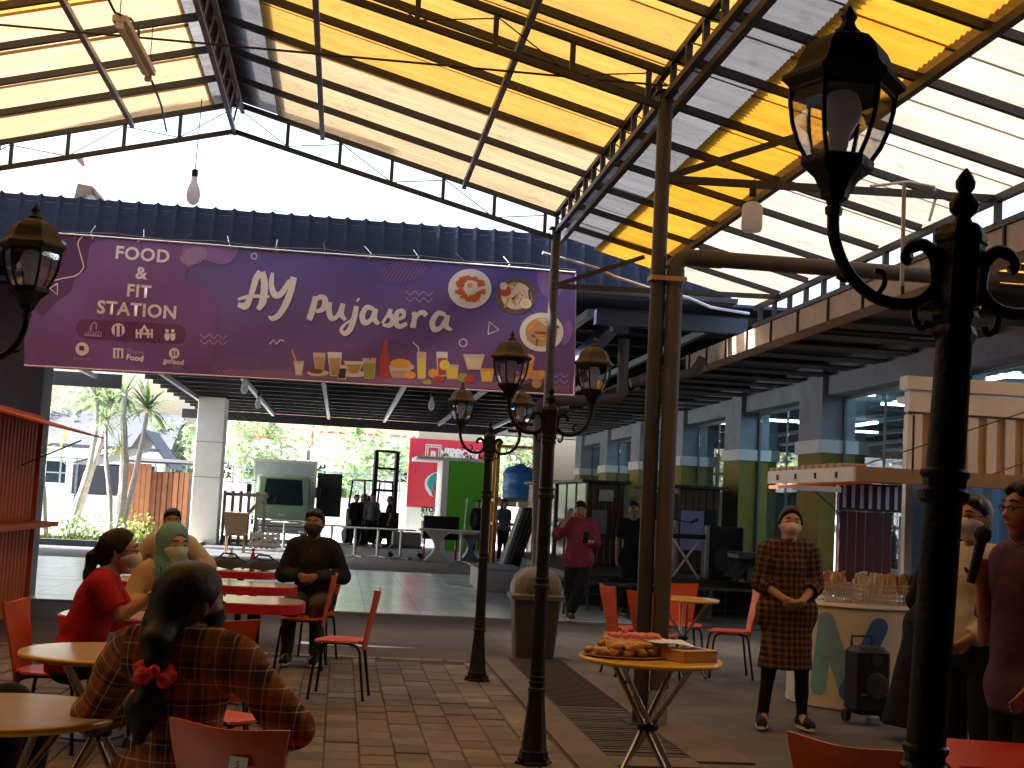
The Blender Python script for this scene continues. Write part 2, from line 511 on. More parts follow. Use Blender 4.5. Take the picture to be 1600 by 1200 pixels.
for i, (x, y) in enumerate(cells):
    dz = rnd.uniform(-.005, .005)
    if i < 290 and seen_px(x, y) > 0:
        o = place("brick", bm_brick[0], pave, (x + rnd.uniform(-.002, .002), y + rnd.uniform(-.003, .003), dz), (rnd.uniform(-.004, .004), rnd.uniform(-.006, .006), rnd.uniform(-.014, .014)))
    else:
        far_bricks.bevbox((x, y, -0.012 + dz), (BW - .008, BD - .01, .034), .005)
far_bricks.build("brick_field", m_brick, pave, kind="stuff")

# drain: border strips, grating
dr = thing("drain_grate", "dark slatted drain grate set in the floor between the brick paving and the poles", "drain", (0, 0, 0))
b = MB(); b.bbox((1.53, 6.0, -.03), (1.775, 13.75, .004)); b.build("kerb_strip", m_border, dr)
b = MB(); b.bbox((2.335, 10.6, -.03), (2.72, 13.75, .003)); b.build("kerb_strip", m_border, dr)
b = MB(); b.bbox((2.335, 8.45, -.03), (2.72, 10.595, .003)); b.build("kerb_strip", m_border, dr)
b = MB(); b.bbox((1.78, 8.25, -.03), (2.33, 8.56, .002)); b.build("kerb_strip", m_border, dr)
b = MB(); b.bbox((1.78, 8.57, -.06), (2.33, 13.75, -.045)); b.build("drain_bed", m_black, dr)
m_slat = M("rusty_grate", (0.085, 0.065, 0.055), 0.7, var=.4, scale=9, bump=.3)
sl = MB(); sl.box((0, 0, 0), (.545, .032, .03)); slm = sl.mesh("slat", m_slat)
y = 8.6
while y < 10.55:
    place("slat", slm, dr, (2.055, y, -.012 + rnd.uniform(-.003, .003)), (0, 0, rnd.uniform(-.01, .01))); y += .062
b = MB(); b.bbox((1.785, 10.58, -.04), (2.325, 13.74, .0)); b.build("cover_plate", m_slat, dr)
sl = MB(); sl.box((0, 0, 0), (.53, .02, .012)); slm2 = sl.mesh("slat", m_slat)
while y < 13.7:
    place("slat", slm2, dr, (2.055, y + .05, .003), (0, 0, 0)); y += .075

# rough kerb line between pavement and the darker back strip
b = MB()
for i in range(22):
    x = -3.2 + i * .21 + rnd.uniform(-.03, .03)
    b.bevbox((x, 13.38 + rnd.uniform(-.02, .02), -.006), (.2, .07 + rnd.uniform(0, .05), .022), .006)
b.build("mortar_edge", M("pale_mortar", (0.26, 0.18, 0.11), .95, var=.4, scale=12, bump=.5), kind="structure")
b = MB(); b.bbox((-9, 13.42, -.03), (1.9, 18.38, -.004)); b.build("worn_floor_strip", M("dark_worn_floor", (0.085, 0.064, 0.052), .8, var=.25, scale=2.5, bump=.25, stain=.4), kind="structure")

# glossy tile floor
tf = MB(); tf.bbox((-14, 18.4, -.05), (4.2, 29.0, 0.012)); tfl = tf.build("tile_floor", m_grout, kind="structure")
TW = .75
t = MB(); t.box((0, 0, 0), (TW - .006, TW - .006, .016)); tme = t.mesh("tile", m_tile)
rest = MB(); n = 0
for j in range(14):
    for i in range(24):
        x = 4.2 - TW * (i + .5) - .02; yy = 18.41 + TW * (j + .5)
        if x - TW / 2 < -14 or yy + TW / 2 > 29.0: continue
        if x > -7.5 and n < 290:
            place("tile", tme, tfl, (x, yy, .012 + rnd.uniform(-.0006, .0006)), (rnd.uniform(-.0012, .0012), rnd.uniform(-.0012, .0012), 0)); n += 1
        else:
            rest.box((x, yy, .012), (TW - .006, TW - .006, .016))
rest.build("tile_field", m_tile, tfl, kind="stuff")
b = MB(); b.bbox((4.2, 18.4, -.05), (8.6, 29.0, .012)); b.build("stage_apron_floor", m_asphalt, kind="structure")
b = MB(); b.bbox((-14, 29.0, -.05), (8.6, 46.5, .008)); b.build("hall_floor", m_asphalt, kind="structure")

# ------------------------------------------------------------------ main canopy
m_sidewall = M("grey_brown_render", (0.13, 0.115, 0.10), .85, var=.15, scale=1.5)
RX, RZ = -1.45, 5.97        # ridge
SL = 0.264                  # slope
EX = 2.44                   # right eave
def roof_z(x): return RZ - SL * abs(x - RX)
Y0, Y1 = 4.7, 15.45
def corr_mesh(name, mat, length, width, pitch=.076, amp=.0115, seg=6):
    nw = int(round(width / pitch * seg))
    def fn(u, v):
        yy = (u - .5) * width
        return (v * length, yy, amp * math.sin(2 * math.pi * yy / pitch))
    b = MB(); b.grid(fn, nw, 2)
    me = b.mesh(name, mat, smooth=True, angle=89)
    return me
can = thing("canopy_roof", "big gabled canopy of amber corrugated plastic sheets over the seating", "canopy", (0, 0, 0))
RG = .46; RGL = .26; L = math.hypot(EX - RX - RG, SL * (EX - RX - RG)); ang = math.atan(SL)
SW, ST = 0.98, 0.92
me_r = {k: corr_mesh("roof_sheet", m, L, SW) for k, m in (("a", m_amber), ("p", m_amber_pale), ("d", m_amber_deep))}
y = 15.52 - SW / 2; k = 0
while y > Y0:
    tint = "p" if k < 3 else "a"
    tl = "p" if k < 4 else "a"
    place("roof_sheet", me_r[tint], can, (RX + RG, y, RZ - SL * RG + .035 + (k % 2) * .004), (0, ang, 0))
    place("roof_sheet", me_r[tl], can, (RX - RGL, y, RZ - SL * RGL + .035 + (k % 2) * .004), (0, ang, math.pi), ((EX - RX - RGL) / (EX - RX - RG), 1, 1))
    y -= ST; k += 1
# opaque ridge sheets above the crest
me_rc = corr_mesh("ridge_and_shade_sheet", m_ridge_shade, .53, SW)
y = 15.52 - SW / 2; k = 0
while y > Y0:
    place("ridge_and_shade_sheet", me_rc, can, (RX, y, RZ + .075 + (k % 2) * .004), (0, ang, 0))
    place("ridge_and_shade_sheet", me_rc, can, (RX, y, RZ + .075 + (k % 2) * .004), (0, ang, math.pi), (.64, 1, 1))
    y -= ST; k += 1
# rafters across, every 0.93 m
def rafter(sgn):
    b = MB(); x1 = RX + sgn * (EX - RX - .06)
    b.beam((RX, 0, RZ - .02), (x1, 0, roof_z(x1) - .02), .045, .065)
    return b.mesh("rafter", m_steel_dark)
rf = [rafter(1), rafter(-1)]
y = 15.2 - .93; 
RAFT = []
while y > Y0:
    RAFT.append(y)
    for r_ in rf: place("rafter", r_, can, (0, y, 0))
    y -= .93
def purlin(x, w=.05, h=.055, mat=m_steel_grey, dz=-.085):
    b = MB(); b.beam((x, Y0, roof_z(x) + dz), (x, 15.25, roof_z(x) + dz), w, h); return b.build("purlin", mat, can)
for x in (-.46, 1.19, -2.58, -4.0): purlin(x)

# ridge truss: two chords and lacing
rt = thing("ridge_truss", "grey steel lattice girder running under the canopy ridge", "truss", (0, 0, 0))
for dx, z in ((-.07, 5.86), (.07, 5.86), (0, 5.60)):
    b = MB(); b.beam((RX + dx, Y0, z), (RX + dx, 15.3, z), .045, .045); b.build("chord", m_steel_grey, rt)
b = MB(); b.beam((-.07, 0, 5.84), (0, .23, 5.62), .02, .02); b.beam((.07, 0, 5.84), (0, .23, 5.62), .02, .02); b.beam((0, .23, 5.62), (-.07, .46, 5.84), .02, .02)
lac = b.mesh("lacing", m_steel_grey)
y = 15.2 - .46
while y > 2: place("lacing", lac, rt, (RX, y, 0)); y -= .46

# gable trusses
def gable(label, Y, proto=None):
    t_ = thing("gable_truss", label, "truss", (0, Y, 0), group="trusses across the canopy")
    for sg in (1, -1):
        xe = RX + sg * (2.29 - RX)
        b = MB(); b.beam((RX, 0, RZ - .05), (xe, 0, roof_z(xe) - .05), .05, .055); b.build("top_chord", m_steel_dark, t_)
        b = MB(); b.beam((RX, 0, RZ - .37), (xe, 0, roof_z(xe) - .33), .05, .05); b.build("bottom_chord", m_steel_dark, t_)
        for i in range(1, 7):
            x = RX + sg * i * .6; z = roof_z(x)
            b = MB(); b.beam((x, 0, z - .35), (x, 0, z - .06), .04, .035, up=(0, 1, 0)); b.build("strut", m_steel_dark, t_)
        for i in range(0, 6):
            xa, xb = RX + sg * i * .6, RX + sg * (i + 1) * .6
            b = MB()
            if i % 2: b.tube([(xa, 0, roof_z(xa) - .36), (xb, 0, roof_z(xb) - .33)], .006, 5); 
            b.tube([(xa, .012, roof_z(xa) - (.08 if i % 2 == 0 else .33)), (xb, .012, roof_z(xb) - (.33 if i % 2 == 0 else .10))], .006, 5)
            b.build("diagonal", m_steel_dark, t_)
    return t_
gable("dark steel gable truss at the far open end of the canopy above the banner", 15.2)
gt = gable("nearer gable truss with tie rod, meeting the tall pole with the pipe", 9.9)
b = MB(); b.tube([(-5.2, 0, 4.83), (2.3, 0, 4.83)], .009, 6); b.build("tie_rod", m_steel_dark, gt)

# eave truss on the right
et = thing("eave_truss", "dark lattice girder along the right eave of the canopy, sky showing through it", "truss", (2.29, 0, 0))
for z in (4.95, 4.74):
    b = MB(); b.beam((0, Y0, z), (0, 15.3, z), .05, .05); b.build("chord", m_steel_dark, et)
b = MB(); b.beam((0, 0, 4.75), (0, 0, 4.94), .045, .045, up=(0, 1, 0)); stm = b.mesh("strut", m_steel_dark)
b = MB(); b.tube([(0, 0, 4.75), (0, .46, 4.94)], .007, 5); dgm = b.mesh("diagonal", m_steel_dark)
y = 15.2
while y > 5.0:
    place("strut", stm, et, (0, y, 0)); place("diagonal", dgm, et, (0, y - .46, 0)); y -= .46
# left eave beam and continuing left roof, mirrored from the right side
et2 = dup(et, (-5.19, 0, 0), 0, "lattice girder along the left eave of the canopy, outside the frame")

# side canopy on the right (lower, sloping outward)
SX0, SZ0, SX1, SZ1 = 2.42, 4.83, 4.98, 4.20
s_ang = math.atan((SZ0 - SZ1) / (SX1 - SX0)); XM = 3.62; ZM = SZ0 - (XM - SX0) * (SZ0 - SZ1) / (SX1 - SX0)
def side_roof(mirror):
    lab = "lower side canopy right of the lamp, amber above and pale sheets below its beam" if not mirror else "lower side canopy on the left, outside the frame"
    sc_ = thing("side_canopy", lab, "canopy", (0, 0, 0))
    SG = .50; La = math.hypot(XM + .08 - SX0 - SG, (XM + .08 - SX0 - SG) * math.tan(s_ang)); Lb = math.hypot(SX1 + .12 - XM, (SX1 + .12 - XM) * math.tan(s_ang))
    ma = corr_mesh("roof_sheet", m_sidewall if mirror else m_amber_deep, La, SW); mb_ = corr_mesh("roof_sheet", m_sidewall if mirror else m_milk, Lb, SW)
    y = 16.2 - SW / 2; k = 0
    f = -1 if mirror else 1
    while y > Y0:
        lo, hi = ((2 * RX - SX0 - SG), (2 * RX - XM)) if mirror else (SX0 + SG, XM)
        rot = (0, s_ang, math.pi if mirror else 0)
        place("roof_sheet", ma, sc_, (lo, y, SZ0 - SG * math.tan(s_ang) + .05 + (k % 2) * .004), rot)
        place("roof_sheet", mb_, sc_, (hi, y, ZM + .035 + (k % 2) * .004), rot)
        y -= ST; k += 1
    me_shade = corr_mesh("ridge_and_shade_sheet", m_ridge_shade, .57, SW)  # main roof's shadow along this edge, put in as grey sheets
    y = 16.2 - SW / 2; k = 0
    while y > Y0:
        place("ridge_and_shade_sheet", me_shade, sc_, ((2 * RX - SX0) if mirror else SX0, y, SZ0 + .085 + (k % 2) * .004), (0, s_ang, math.pi if mirror else 0)); y -= ST; k += 1
    def mx(x): return 2 * RX - x if mirror else x
    b = MB(); b.beam((mx(SX0 - .05), 0, SZ0), (mx(SX1), 0, SZ1), .045, .06); bm_ = b.mesh("rafter", m_steel_dark)
    y = 15.2
    while y > Y0: place("rafter", bm_, sc_, (0, y, 0)); y -= .98
    for x, z in ((SX0 + .02, SZ0 - .08), (XM, ZM - .08), (SX1, SZ1 - .05)):
        b = MB(); b.beam((mx(x), Y0, z), (mx(x), 16.1, z), .055, .06); b.build("purlin", m_steel_dark, sc_)
    # clerestory lattice under the outer edge
    b = MB(); b.beam((mx(SX1), Y0, SZ1 - .27), (mx(SX1), 16.1, SZ1 - .27), .05, .05); b.build("chord", m_steel_dark, sc_)
    b = MB(); b.beam((mx(SX1), 0, SZ1 - .26), (mx(SX1), 0, SZ1 - .06), .05, .05, up=(0, 1, 0)); stm_ = b.mesh("strut", m_steel_dark)
    y = 15.9
    while y > 6: place("strut", stm_, sc_, (0, y, 0)); y -= .55
    return sc_
side_roof(False); side_roof(True)

# gutter + low canopy between the gutter and the building on the right
m_gutter = M("weathered_gutter", (0.34, 0.24, 0.17), 0.6, var=.25, scale=4, bump=.1)
gu = thing("rain_gutter", "long weathered box gutter with dark brackets below the side canopy", "gutter", (0, 0, 0))
b = MB(); b.bbox((4.97, Y0, 3.66), (4.985, 19.4, 3.90)); b.bbox((4.987, Y0, 3.66), (5.2, 19.4, 3.675)); b.bbox((5.202, Y0, 3.66), (5.215, 19.4, 3.9)); b.build("trough", m_gutter, gu)
b = MB(); b.box((0, 0, 0), (.02, .03, .25)); brk = b.mesh("bracket", m_black)
y = 19.2
while y > 5: place("bracket", brk, gu, (4.958, y, 3.775)); y -= .95
b = MB(); b.bbox((4.965, 19.4, 3.65), (5.22, 19.42, 3.91)); b.build("end_cap", m_steel_grey, gu)
lc = thing("low_canopy", "dark low canopy roof between the gutter and the building, amber strips near the front", "canopy", (0, 0, 0))
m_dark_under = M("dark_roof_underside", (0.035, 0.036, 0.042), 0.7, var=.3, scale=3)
b = MB()
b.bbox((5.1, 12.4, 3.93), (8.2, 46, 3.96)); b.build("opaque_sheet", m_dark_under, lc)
me_lc = corr_mesh("roof_sheet", m_amber_deep, 3.0, .62)
y = 11.9
while y > 1: place("roof_sheet", me_lc, lc, (5.12, y, 3.95)); y -= .95
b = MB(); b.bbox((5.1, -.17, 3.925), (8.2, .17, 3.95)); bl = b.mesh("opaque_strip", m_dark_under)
y = 12.38
while y > 1: place("opaque_strip", bl, lc, (0, y, .03)); y -= .95
b = MB(); b.beam((5.1, 0, 3.88), (8.1, 0, 3.88), .06, .09); cb = b.mesh("rafter", m_steel_dark)
y = 42
while y > 2: place("rafter", cb, lc, (0, y, 0)); y -= 1.9
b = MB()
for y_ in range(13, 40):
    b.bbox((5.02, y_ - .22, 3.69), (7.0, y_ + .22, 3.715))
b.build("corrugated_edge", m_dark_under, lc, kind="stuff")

# poles
def pole(label, px, Y, r_, top):
    t_ = thing("support_pole", label, "pole", (px, Y, 0), group="dark round poles under the right eave")
    b = MB(); b.tube([(0, 0, .012), (0, 0, top)], r_, 16); b.build("shaft", m_steel_pole, t_, smooth=True)
    b = MB(); b.bbox((-.11, -.11, -.006), (.11, .11, .012)); b.build("base_plate", m_steel_dark, t_)
    b = MB(); b.bbox((-.08, -.08, top), (.08, .08, top + .015)); b.build("cap_plate", m_steel_dark, t_)
    b = MB(); b.beam((.05, 0, 4.12), (1.05, 0, 4.52), .04, .05); b.build("brace", m_steel_pole, t_)
    b = MB(); b.beam((.05, 0, 4.10), (2.68, 0, 4.16), .045, .055); b.build("cross_arm", m_steel_pole, t_)
    return t_
pole("tall dark pole with the downpipe strapped to it, behind the snack table", 2.29, 9.9, .058, 4.765)
pole("far dark pole in front of the banner's right end", 2.29, 15.2, .055, 4.765)

# down pipe strapped to the near pole: elbow and horizontal run to the gutter
def elbow(p0, p1, p2, rad, n=6):
    p0, p1, p2 = Vector(p0), Vector(p1), Vector(p2)
    d0 = (p0 - p1).normalized(); d1 = (p2 - p1).normalized()
    a, c_ = p1 + d0 * rad, p1 + d1 * rad
    return [a.lerp(p1, t).lerp(p1.lerp(c_, t), t) for t in [i / n for i in range(n + 1)]]
dp = thing("downpipe", "grey brown downpipe strapped to the tall pole, bending over to the gutter", "pipe", (2.29, 9.9, 0))
x0, y0 = .125, -.03
pts = [(x0, y0, .25)] + elbow((x0, y0, .5), (x0, y0, 3.50), (2.6, y0, 3.50), .12) + [(2.7, y0, 3.50)]
b = MB(); b.tube(pts, .062, 14); b.build("pipe_run", m_pipe, dp, smooth=True, angle=60)
b = MB(); b.tube([(x0, y0, 3.28), (x0, y0, 3.40)], .070, 14); b.build("pipe_socket", m_pipe, dp, smooth=True)
b = MB(); b.tube([(.3, y0, 3.50), (.48, y0, 3.50)], .069, 14); b.build("pipe_socket", m_pipe, dp, smooth=True)
b = MB(); b.bbox((-.07, -.10, 3.30), (.20, -.095, 3.335)); b.bbox((-.07, .06, 3.30), (.20, .065, 3.335)); b.bbox((-.072, -.095, 3.30), (-.066, .06, 3.335)); b.build("strap", M("tan_strap", (.45, .27, .10), .6), dp)
b = MB(); b.lathe([(.075, 0), (.08, .22), (.075, .25)], 14, (x0, y0, .0)); b.build("pipe_foot", M("blue_grey_cloth", (.25, .3, .38), .7, bump=.4), dp, smooth=True)

# second set of pipes behind the second lamp post
dq = thing("drain_pipe", "grey drain pipe with elbows running across behind the second lamp post", "pipe", (0, 0, 0))
Yq = 17.9
A = P(842, 900, Yq); B = P(842, 628, Yq); C_ = P(972, 622, Yq); D_ = P(975, 530, Yq)
base = Vector((A.x, Yq, .0))
pts = [base] + elbow(base, B, C_, .14) + elbow(B, C_, D_, .14) + [D_]
b = MB(); b.tube(pts, .075, 14); b.build("pipe_run", m_pipe, dq, smooth=True, angle=60)
E1, E2, E3 = P(985, 598, Yq), P(1085, 583, Yq), P(1098, 560, Yq)
b = MB(); b.tube([E1] + elbow(E1, E2, E3, .12) + [E3], .07, 14); b.build("pipe_branch", m_pipe, dq, smooth=True, angle=60)
b = MB(); b.box(P(968, 505, Yq), (.22, .22, .25)); b.build("hopper", M("pale_hopper", (.10, .10, .11), .5), dq)

# ------------------------------------------------------------------ hall behind (roof, fascia, columns)
hall = thing("hall_roof", "dark flat hall roof with steel beams behind the purple banner", "roof", (0, 0, 0))
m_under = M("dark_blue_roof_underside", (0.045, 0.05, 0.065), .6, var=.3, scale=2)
m_tileroof = M("dark_metal_roof_tile", (0.010, 0.014, 0.030), .6, var=.35, scale=6, bump=.2, spec=.12)
HZ = 4.28
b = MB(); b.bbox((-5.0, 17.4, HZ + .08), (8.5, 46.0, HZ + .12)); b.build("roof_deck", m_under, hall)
for i in range(10):
    ya = 17.6 + i * 1.6
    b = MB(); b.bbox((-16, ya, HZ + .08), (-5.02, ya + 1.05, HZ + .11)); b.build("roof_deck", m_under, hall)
    b = MB(); b.bbox((-16, ya + 1.06, HZ + .08), (-5.02, ya + 1.59, HZ + .10)); b.build("skylight_strip", m_skylight, hall)
b = MB(); b.beam((-16, 0, HZ), (8.4, 0, HZ), .08, .14); hb = b.mesh("purlin", m_steel_dark)
y = 18.2
b = MB(); b.beam((-5.0, 0, HZ), (8.4, 0, HZ), .08, .14); hb3 = b.mesh("purlin", m_steel_dark)
while y < 46: place("purlin", hb if y < 33.7 else hb3, hall, (0, y, 0)); y += 1.45
b = MB(); b.beam((0, 17.5, HZ - .12), (0, 45.6, HZ - .12), .09, .10); hb2 = b.mesh("girder", m_steel_grey)
b = MB(); b.beam((0, 17.5, HZ - .12), (0, 33.7, HZ - .12), .09, .10); hb4 = b.mesh("girder", m_steel_grey)
for i in range(12): place("girder", hb2 if i > 4 else hb4, hall, (-13.5 + i * 1.85, 0, 0))
b = MB(); b.bbox((-16, 33.8, 3.9), (-5.5, 33.9, 4.25)); b.bbox((-5.4, 45.7, 3.9), (8.4, 45.8, 4.2)); b.build("rear_fascia", m_steel_dark, hall)
b = MB(); b.bbox((-16, 17.3, 2.9), (-15.9, 46, 4.3)); b.build("side_fascia", m_steel_dark, hall)

# mansard of pressed-metal tiles above the banner
ma = thing("tiled_fascia", "dark blue pressed metal tile fascia above the banner, scalloped against the white sky", "roof", (0, 0, 0))
zt, zb = 5.02, 4.42
Xa, Xb = -10.0, 4.9
rows = 4; tw = .235
for r_ in range(rows):
    def fn(u, v, r_=r_):
        x = (u - .5) * tw
        zz = .19 * (v - .5)
        wave = .005 * max(0, math.cos(2 * math.pi * u)) ** 2
        return (x, -.045 * (1 - v) - wave + .045, zz + .03 * max(0, math.cos(2 * math.pi * u)) ** 6 * (1 if r_ == 3 else .15) - .012 * (1 - v) * abs(math.cos(2 * math.pi * u)))
    b = MB(); b.slab(fn, 10, 2, .012); tm = b.mesh("roof_tile", m_tileroof, smooth=True)
    n = int((Xb - Xa) / tw)
    for i in range(n):
        x = Xa + (i + .5) * tw
        z = zb + .075 + r_ * .155
        place("roof_tile", tm, ma, (x, 16.75 + r_ * .05, z + .0))
b = MB(); b.bbox((Xa, 16.92, zb - .1), (Xb, 16.98, zt - .04)); b.build("backing_board", m_under, ma)
b = MB(); b.bbox((Xa, 16.6, zb - .14), (Xb, 16.9, zb - .08)); b.build("eave_board", m_steel_dark, ma)

# columns
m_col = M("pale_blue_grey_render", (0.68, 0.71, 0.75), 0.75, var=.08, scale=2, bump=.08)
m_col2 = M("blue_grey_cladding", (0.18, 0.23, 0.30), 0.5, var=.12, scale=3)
def column(label, x, y, w, d, m):
    c = thing("hall_column", label, "column", (x, y, 0), group="columns carrying the hall roof")
    b = MB(); b.bevbox((0, 0, 2.1), (w, d, 4.2), .02); b.build("shaft", m, c)
    for z in (1.9, 2.9):
        b = MB(); b.bbox((-w / 2 - .004, -d / 2 - .004, z), (w / 2 + .004, d / 2 + .004, z + .02)); b.build("joint_band", m_steel_grey, c)
    return c
q = P(64, 640, 18.7)
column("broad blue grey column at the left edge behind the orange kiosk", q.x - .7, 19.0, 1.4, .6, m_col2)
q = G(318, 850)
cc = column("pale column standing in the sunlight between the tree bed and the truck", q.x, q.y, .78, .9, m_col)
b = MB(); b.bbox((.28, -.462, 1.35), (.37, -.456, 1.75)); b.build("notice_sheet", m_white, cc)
b = MB(); b.bbox((.30, -.462, 1.95), (.36, -.456, 2.15)); b.build("notice_sheet", m_white, cc)

# unseen walls left, right and behind, added to block outside light
sw = thing("light_block_wall", "grey brown rendered wall added out of view on the left to block light", "wall", (0, 0, 0))
b = MB(); b.bbox((-9.3, -8, 0), (-9.05, 16.4, 5.2)); b.build("wall_panel", m_sidewall, sw)
sw = thing("light_block_wall", "grey brown rendered wall added behind the camera to block light", "wall", (0, 0, 0))
b = MB(); b.bbox((-9.04, -8.3, 0), (8.4, -8.05, 5.6)); b.build("wall_panel", m_sidewall, sw)
sw = thing("light_block_wall", "grey brown rendered wall added out of view right of the camera to block light", "wall", (0, 0, 0))
b = MB(); b.bbox((8.2, -8, 0), (8.4, 8.0, 5.2)); b.build("wall_panel", m_sidewall, sw)

nr = thing("near_roof", "dark sheet metal roof over the camera's side of the food court, outside the frame", "roof", (0, 0, 0))
b = MB(); b.bbox((-9.0, -8.0, 5.05), (8.2, 4.62, 5.12)); b.build("roof_deck", m_sidewall, nr)

sb_ = thing("sun_block_mass", "grey blue block added out of view left of the banner to stop sun patches", "building", (0, 0, 0))  # unseen mass added to stop sun through the gap past the canopy's end
b = MB(); b.bbox((-9.04, 16.5, 0), (-6.5, 20.0, 12.3)); b.build("wall", m_col2, sb_)

eb = thing("eave_board", "dark board added out of view under the left eave to stop sun patches", "board", (0, 0, 0))  # unseen, added to keep sun patches off tables and people
b = MB(); b.bbox((-5.33, 4.7, 4.2), (-5.30, 15.5, 5.02)); b.build("sun_block_panel", m_sidewall, eb)
b = MB()
for s_ in (-1, 1):
    b.prism([(RX, RZ + .112), (RX + s_ * .20, RZ + .112 - SL * .20), (RX + s_ * .20, RZ + .118 - SL * .20), (RX, RZ + .118)], 'y', Y0 - .3, 15.55)
b.build("ridge_cap", m_steel_grey, can)
# ------------------------------------------------------------------ building on the right
m_wall = M("pale_grey_render", (0.32, 0.36, 0.42), .8, var=.10, scale=2, bump=.08, stain=.2)
m_ywall = M("mustard_render", (0.30, 0.24, 0.055), .8, var=.12, scale=2.5, bump=.08)
m_inside = M("showroom_interior", (0.10, 0.13, 0.15), .8, var=.2)
m_lampglow = M("fluorescent_glow", (0.85, 0.95, 1.0), .5, emit=9.0)
bld = thing("shop_building", "pale building on the right with mustard column bases and tall shop windows", "building", (7.0, 0, 0))
PY = [11.27, 15.32, 19.38, 23.45, 27.55, 31.6, 35.6, 39.5]
PW, PD = 1.25, .55
for i, y in enumerate(PY):
    b = MB(); b.bbox((-PD / 2 + .25, y - PW / 2 + .35, 2.76), (.5, y + PW / 2 + .1, 4.3)); b.build("pillar", m_wall, bld)
    b = MB(); b.bbox((-PD / 2 + .25, y - PW / 2 + .35, 0), (.5, y + PW / 2 + .1, 2.56)); b.build("pillar_base", m_ywall, bld)
    b = MB(); b.bbox((-PD / 2 + .21, y - PW / 2 + .31, 2.563), (.54, y + PW / 2 + .14, 2.757)); b.build("ledge", m_white, bld)
for i in range(len(PY) - 1):
    a, c_ = PY[i] + PW / 2 + .11, PY[i + 1] - PW / 2 + .34
    b = MB(); b.bbox((.06, a, 3.42), (.40, c_, 4.3)); b.build("lintel", m_wall, bld)
    w = MB(); w.bbox((.30, a, .92), (.34, a + .05, 3.415)); w.bbox((.30, c_ - .05, .92), (.34, c_, 3.415)); w.bbox((.30, a + .052, 3.36), (.34, c_ - .052, 3.41)); w.bbox((.30, a + .052, .92), (.34, c_ - .052, .97)); w.bbox((.305, (a + c_) / 2 - .02, .972), (.335, (a + c_) / 2 + .02, 3.358))
    wf = w.build("window_frame", M("frame_teal", (.10, .14, .15), .4) if i == 0 else bpy.data.materials["frame_teal"], bld)
    for lo, hi in ((a + .052, (a + c_) / 2 - .022), ((a + c_) / 2 + .022, c_ - .052)):
        b = MB(); b.bbox((.315, lo, .975), (.323, hi, 3.355)); b.build("pane", m_winglass, wf)
    b = MB(); b.bbox((.2, a, 0), (.45, c_, .915)); b.build("sill_wall", m_ywall, bld)
b = MB(); b.bbox((.55, 8, 4.32), (12, 42, 4.4)); b.build("ceiling", m_inside, bld)
b = MB(); b.bbox((12, 8, .01), (12.1, 14, 4.3)); b.bbox((12, 18, .01), (12.1, 24, 4.3)); b.bbox((12, 27, .01), (12.1, 42, 4.3)); b.bbox((12, 14, 2.9), (12.1, 18, 4.3)); b.bbox((12, 24, 2.9), (12.1, 27, 4.3)); b.build("rear_wall", m_inside, bld)
b = MB(); b.bbox((.5, 42, 0), (12, 42.1, 4.4)); b.build("end_wall", m_inside, bld)
b = MB(); b.bbox((.5, 7.9, 0), (12, 8.0, 4.4)); b.build("end_wall", m_inside, bld)
b = MB(); b.bbox((.5, 8, .0), (12, 42, .02)); b.build("interior_floor", M("shop_floor", (.2, .22, .22), .3), bld)
tl = MB(); tl.box((0, 0, 0), (.09, 1.25, .05)); tlm = tl.mesh("ceiling_tube", m_lampglow)
for i, y in enumerate((9.6, 10.8, 12.2, 13.4, 14.6, 16.0, 17.4, 18.8, 20.4, 22, 24, 26, 28.5, 31, 34)):
    for j, x in enumerate((1.3, 2.8, 4.4, 6.5, 9.2)):
        if (i + j) % 5 == 1: continue
        o = place("ceiling_tube", tlm, bld, (x, y + .5 * (j % 2), 3.75 + .25 * ((i * 7 + j * 3) % 3) * .5), (0, 0, R(80) if (i + j) % 2 else 0))
for k, (y, x) in enumerate(((13, 2.5), (17, 3.2), (21, 2.6), (26, 3))):
    b = MB()
    for s_ in range(4): b.bevbox((x, y, .35 + s_ * .55), (.5, 1.8, .05), .01)
    for s_ in (-.85, .85): b.box((x, y + s_, 1.1), (.5, .05, 2.1))
    for s_ in range(10): b.bevbox((x - .05 + .1 * (s_ % 2), y - .75 + .16 * s_, .5 + .55 * (s_ % 4)), (.25, .13, .25), .02)
    b.build("display_shelf", M("shelf_goods_%s" % "abcd"[k], (.18 + .05 * k, .17, .14), .5), bld)

# ------------------------------------------------------------------ banner
m_ban = None
def banner_mat():
    m, nt, out = node_mat("banner_print")
    tc = nt.nodes.new("ShaderNodeTexCoord"); sp = nt.nodes.new("ShaderNodeSeparateXYZ"); nt.links.new(tc.outputs["Object"], sp.inputs[0])
    mr = nt.nodes.new("ShaderNodeMapRange"); mr.inputs["From Min"].default_value = -.85; mr.inputs["From Max"].default_value = .85
    nt.links.new(sp.outputs["Z"], mr.inputs["Value"])
    cr = nt.nodes.new("ShaderNodeValToRGB")
    e = cr.color_ramp.elements
    e[0].position = 0; e[0].color = (0.19, 0.10, 0.26, 1); e[1].position = 1; e[1].color = (0.095, 0.095, 0.36, 1)
    q = e.new(.35); q.color = (0.15, 0.078, 0.25, 1)
    nt.links.new(mr.outputs[0], cr.inputs[0])
    b = nt.nodes.new("ShaderNodeBsdfPrincipled"); nt.links.new(cr.outputs[0], b.inputs["Base Color"]); b.inputs["Roughness"].default_value = .38
    nt.links.new(b.outputs[0], out.inputs[0])
    return m
m_ban = banner_mat()
def flat(name, c, r=.6): return M(name, c, r, var=.04)
m_ink = flat("white_print", (.72, .68, .72)); m_lilac = flat("lilac_print", (.25, .13, .40)); m_plum = flat("plum_print", (.085, .022, .10))
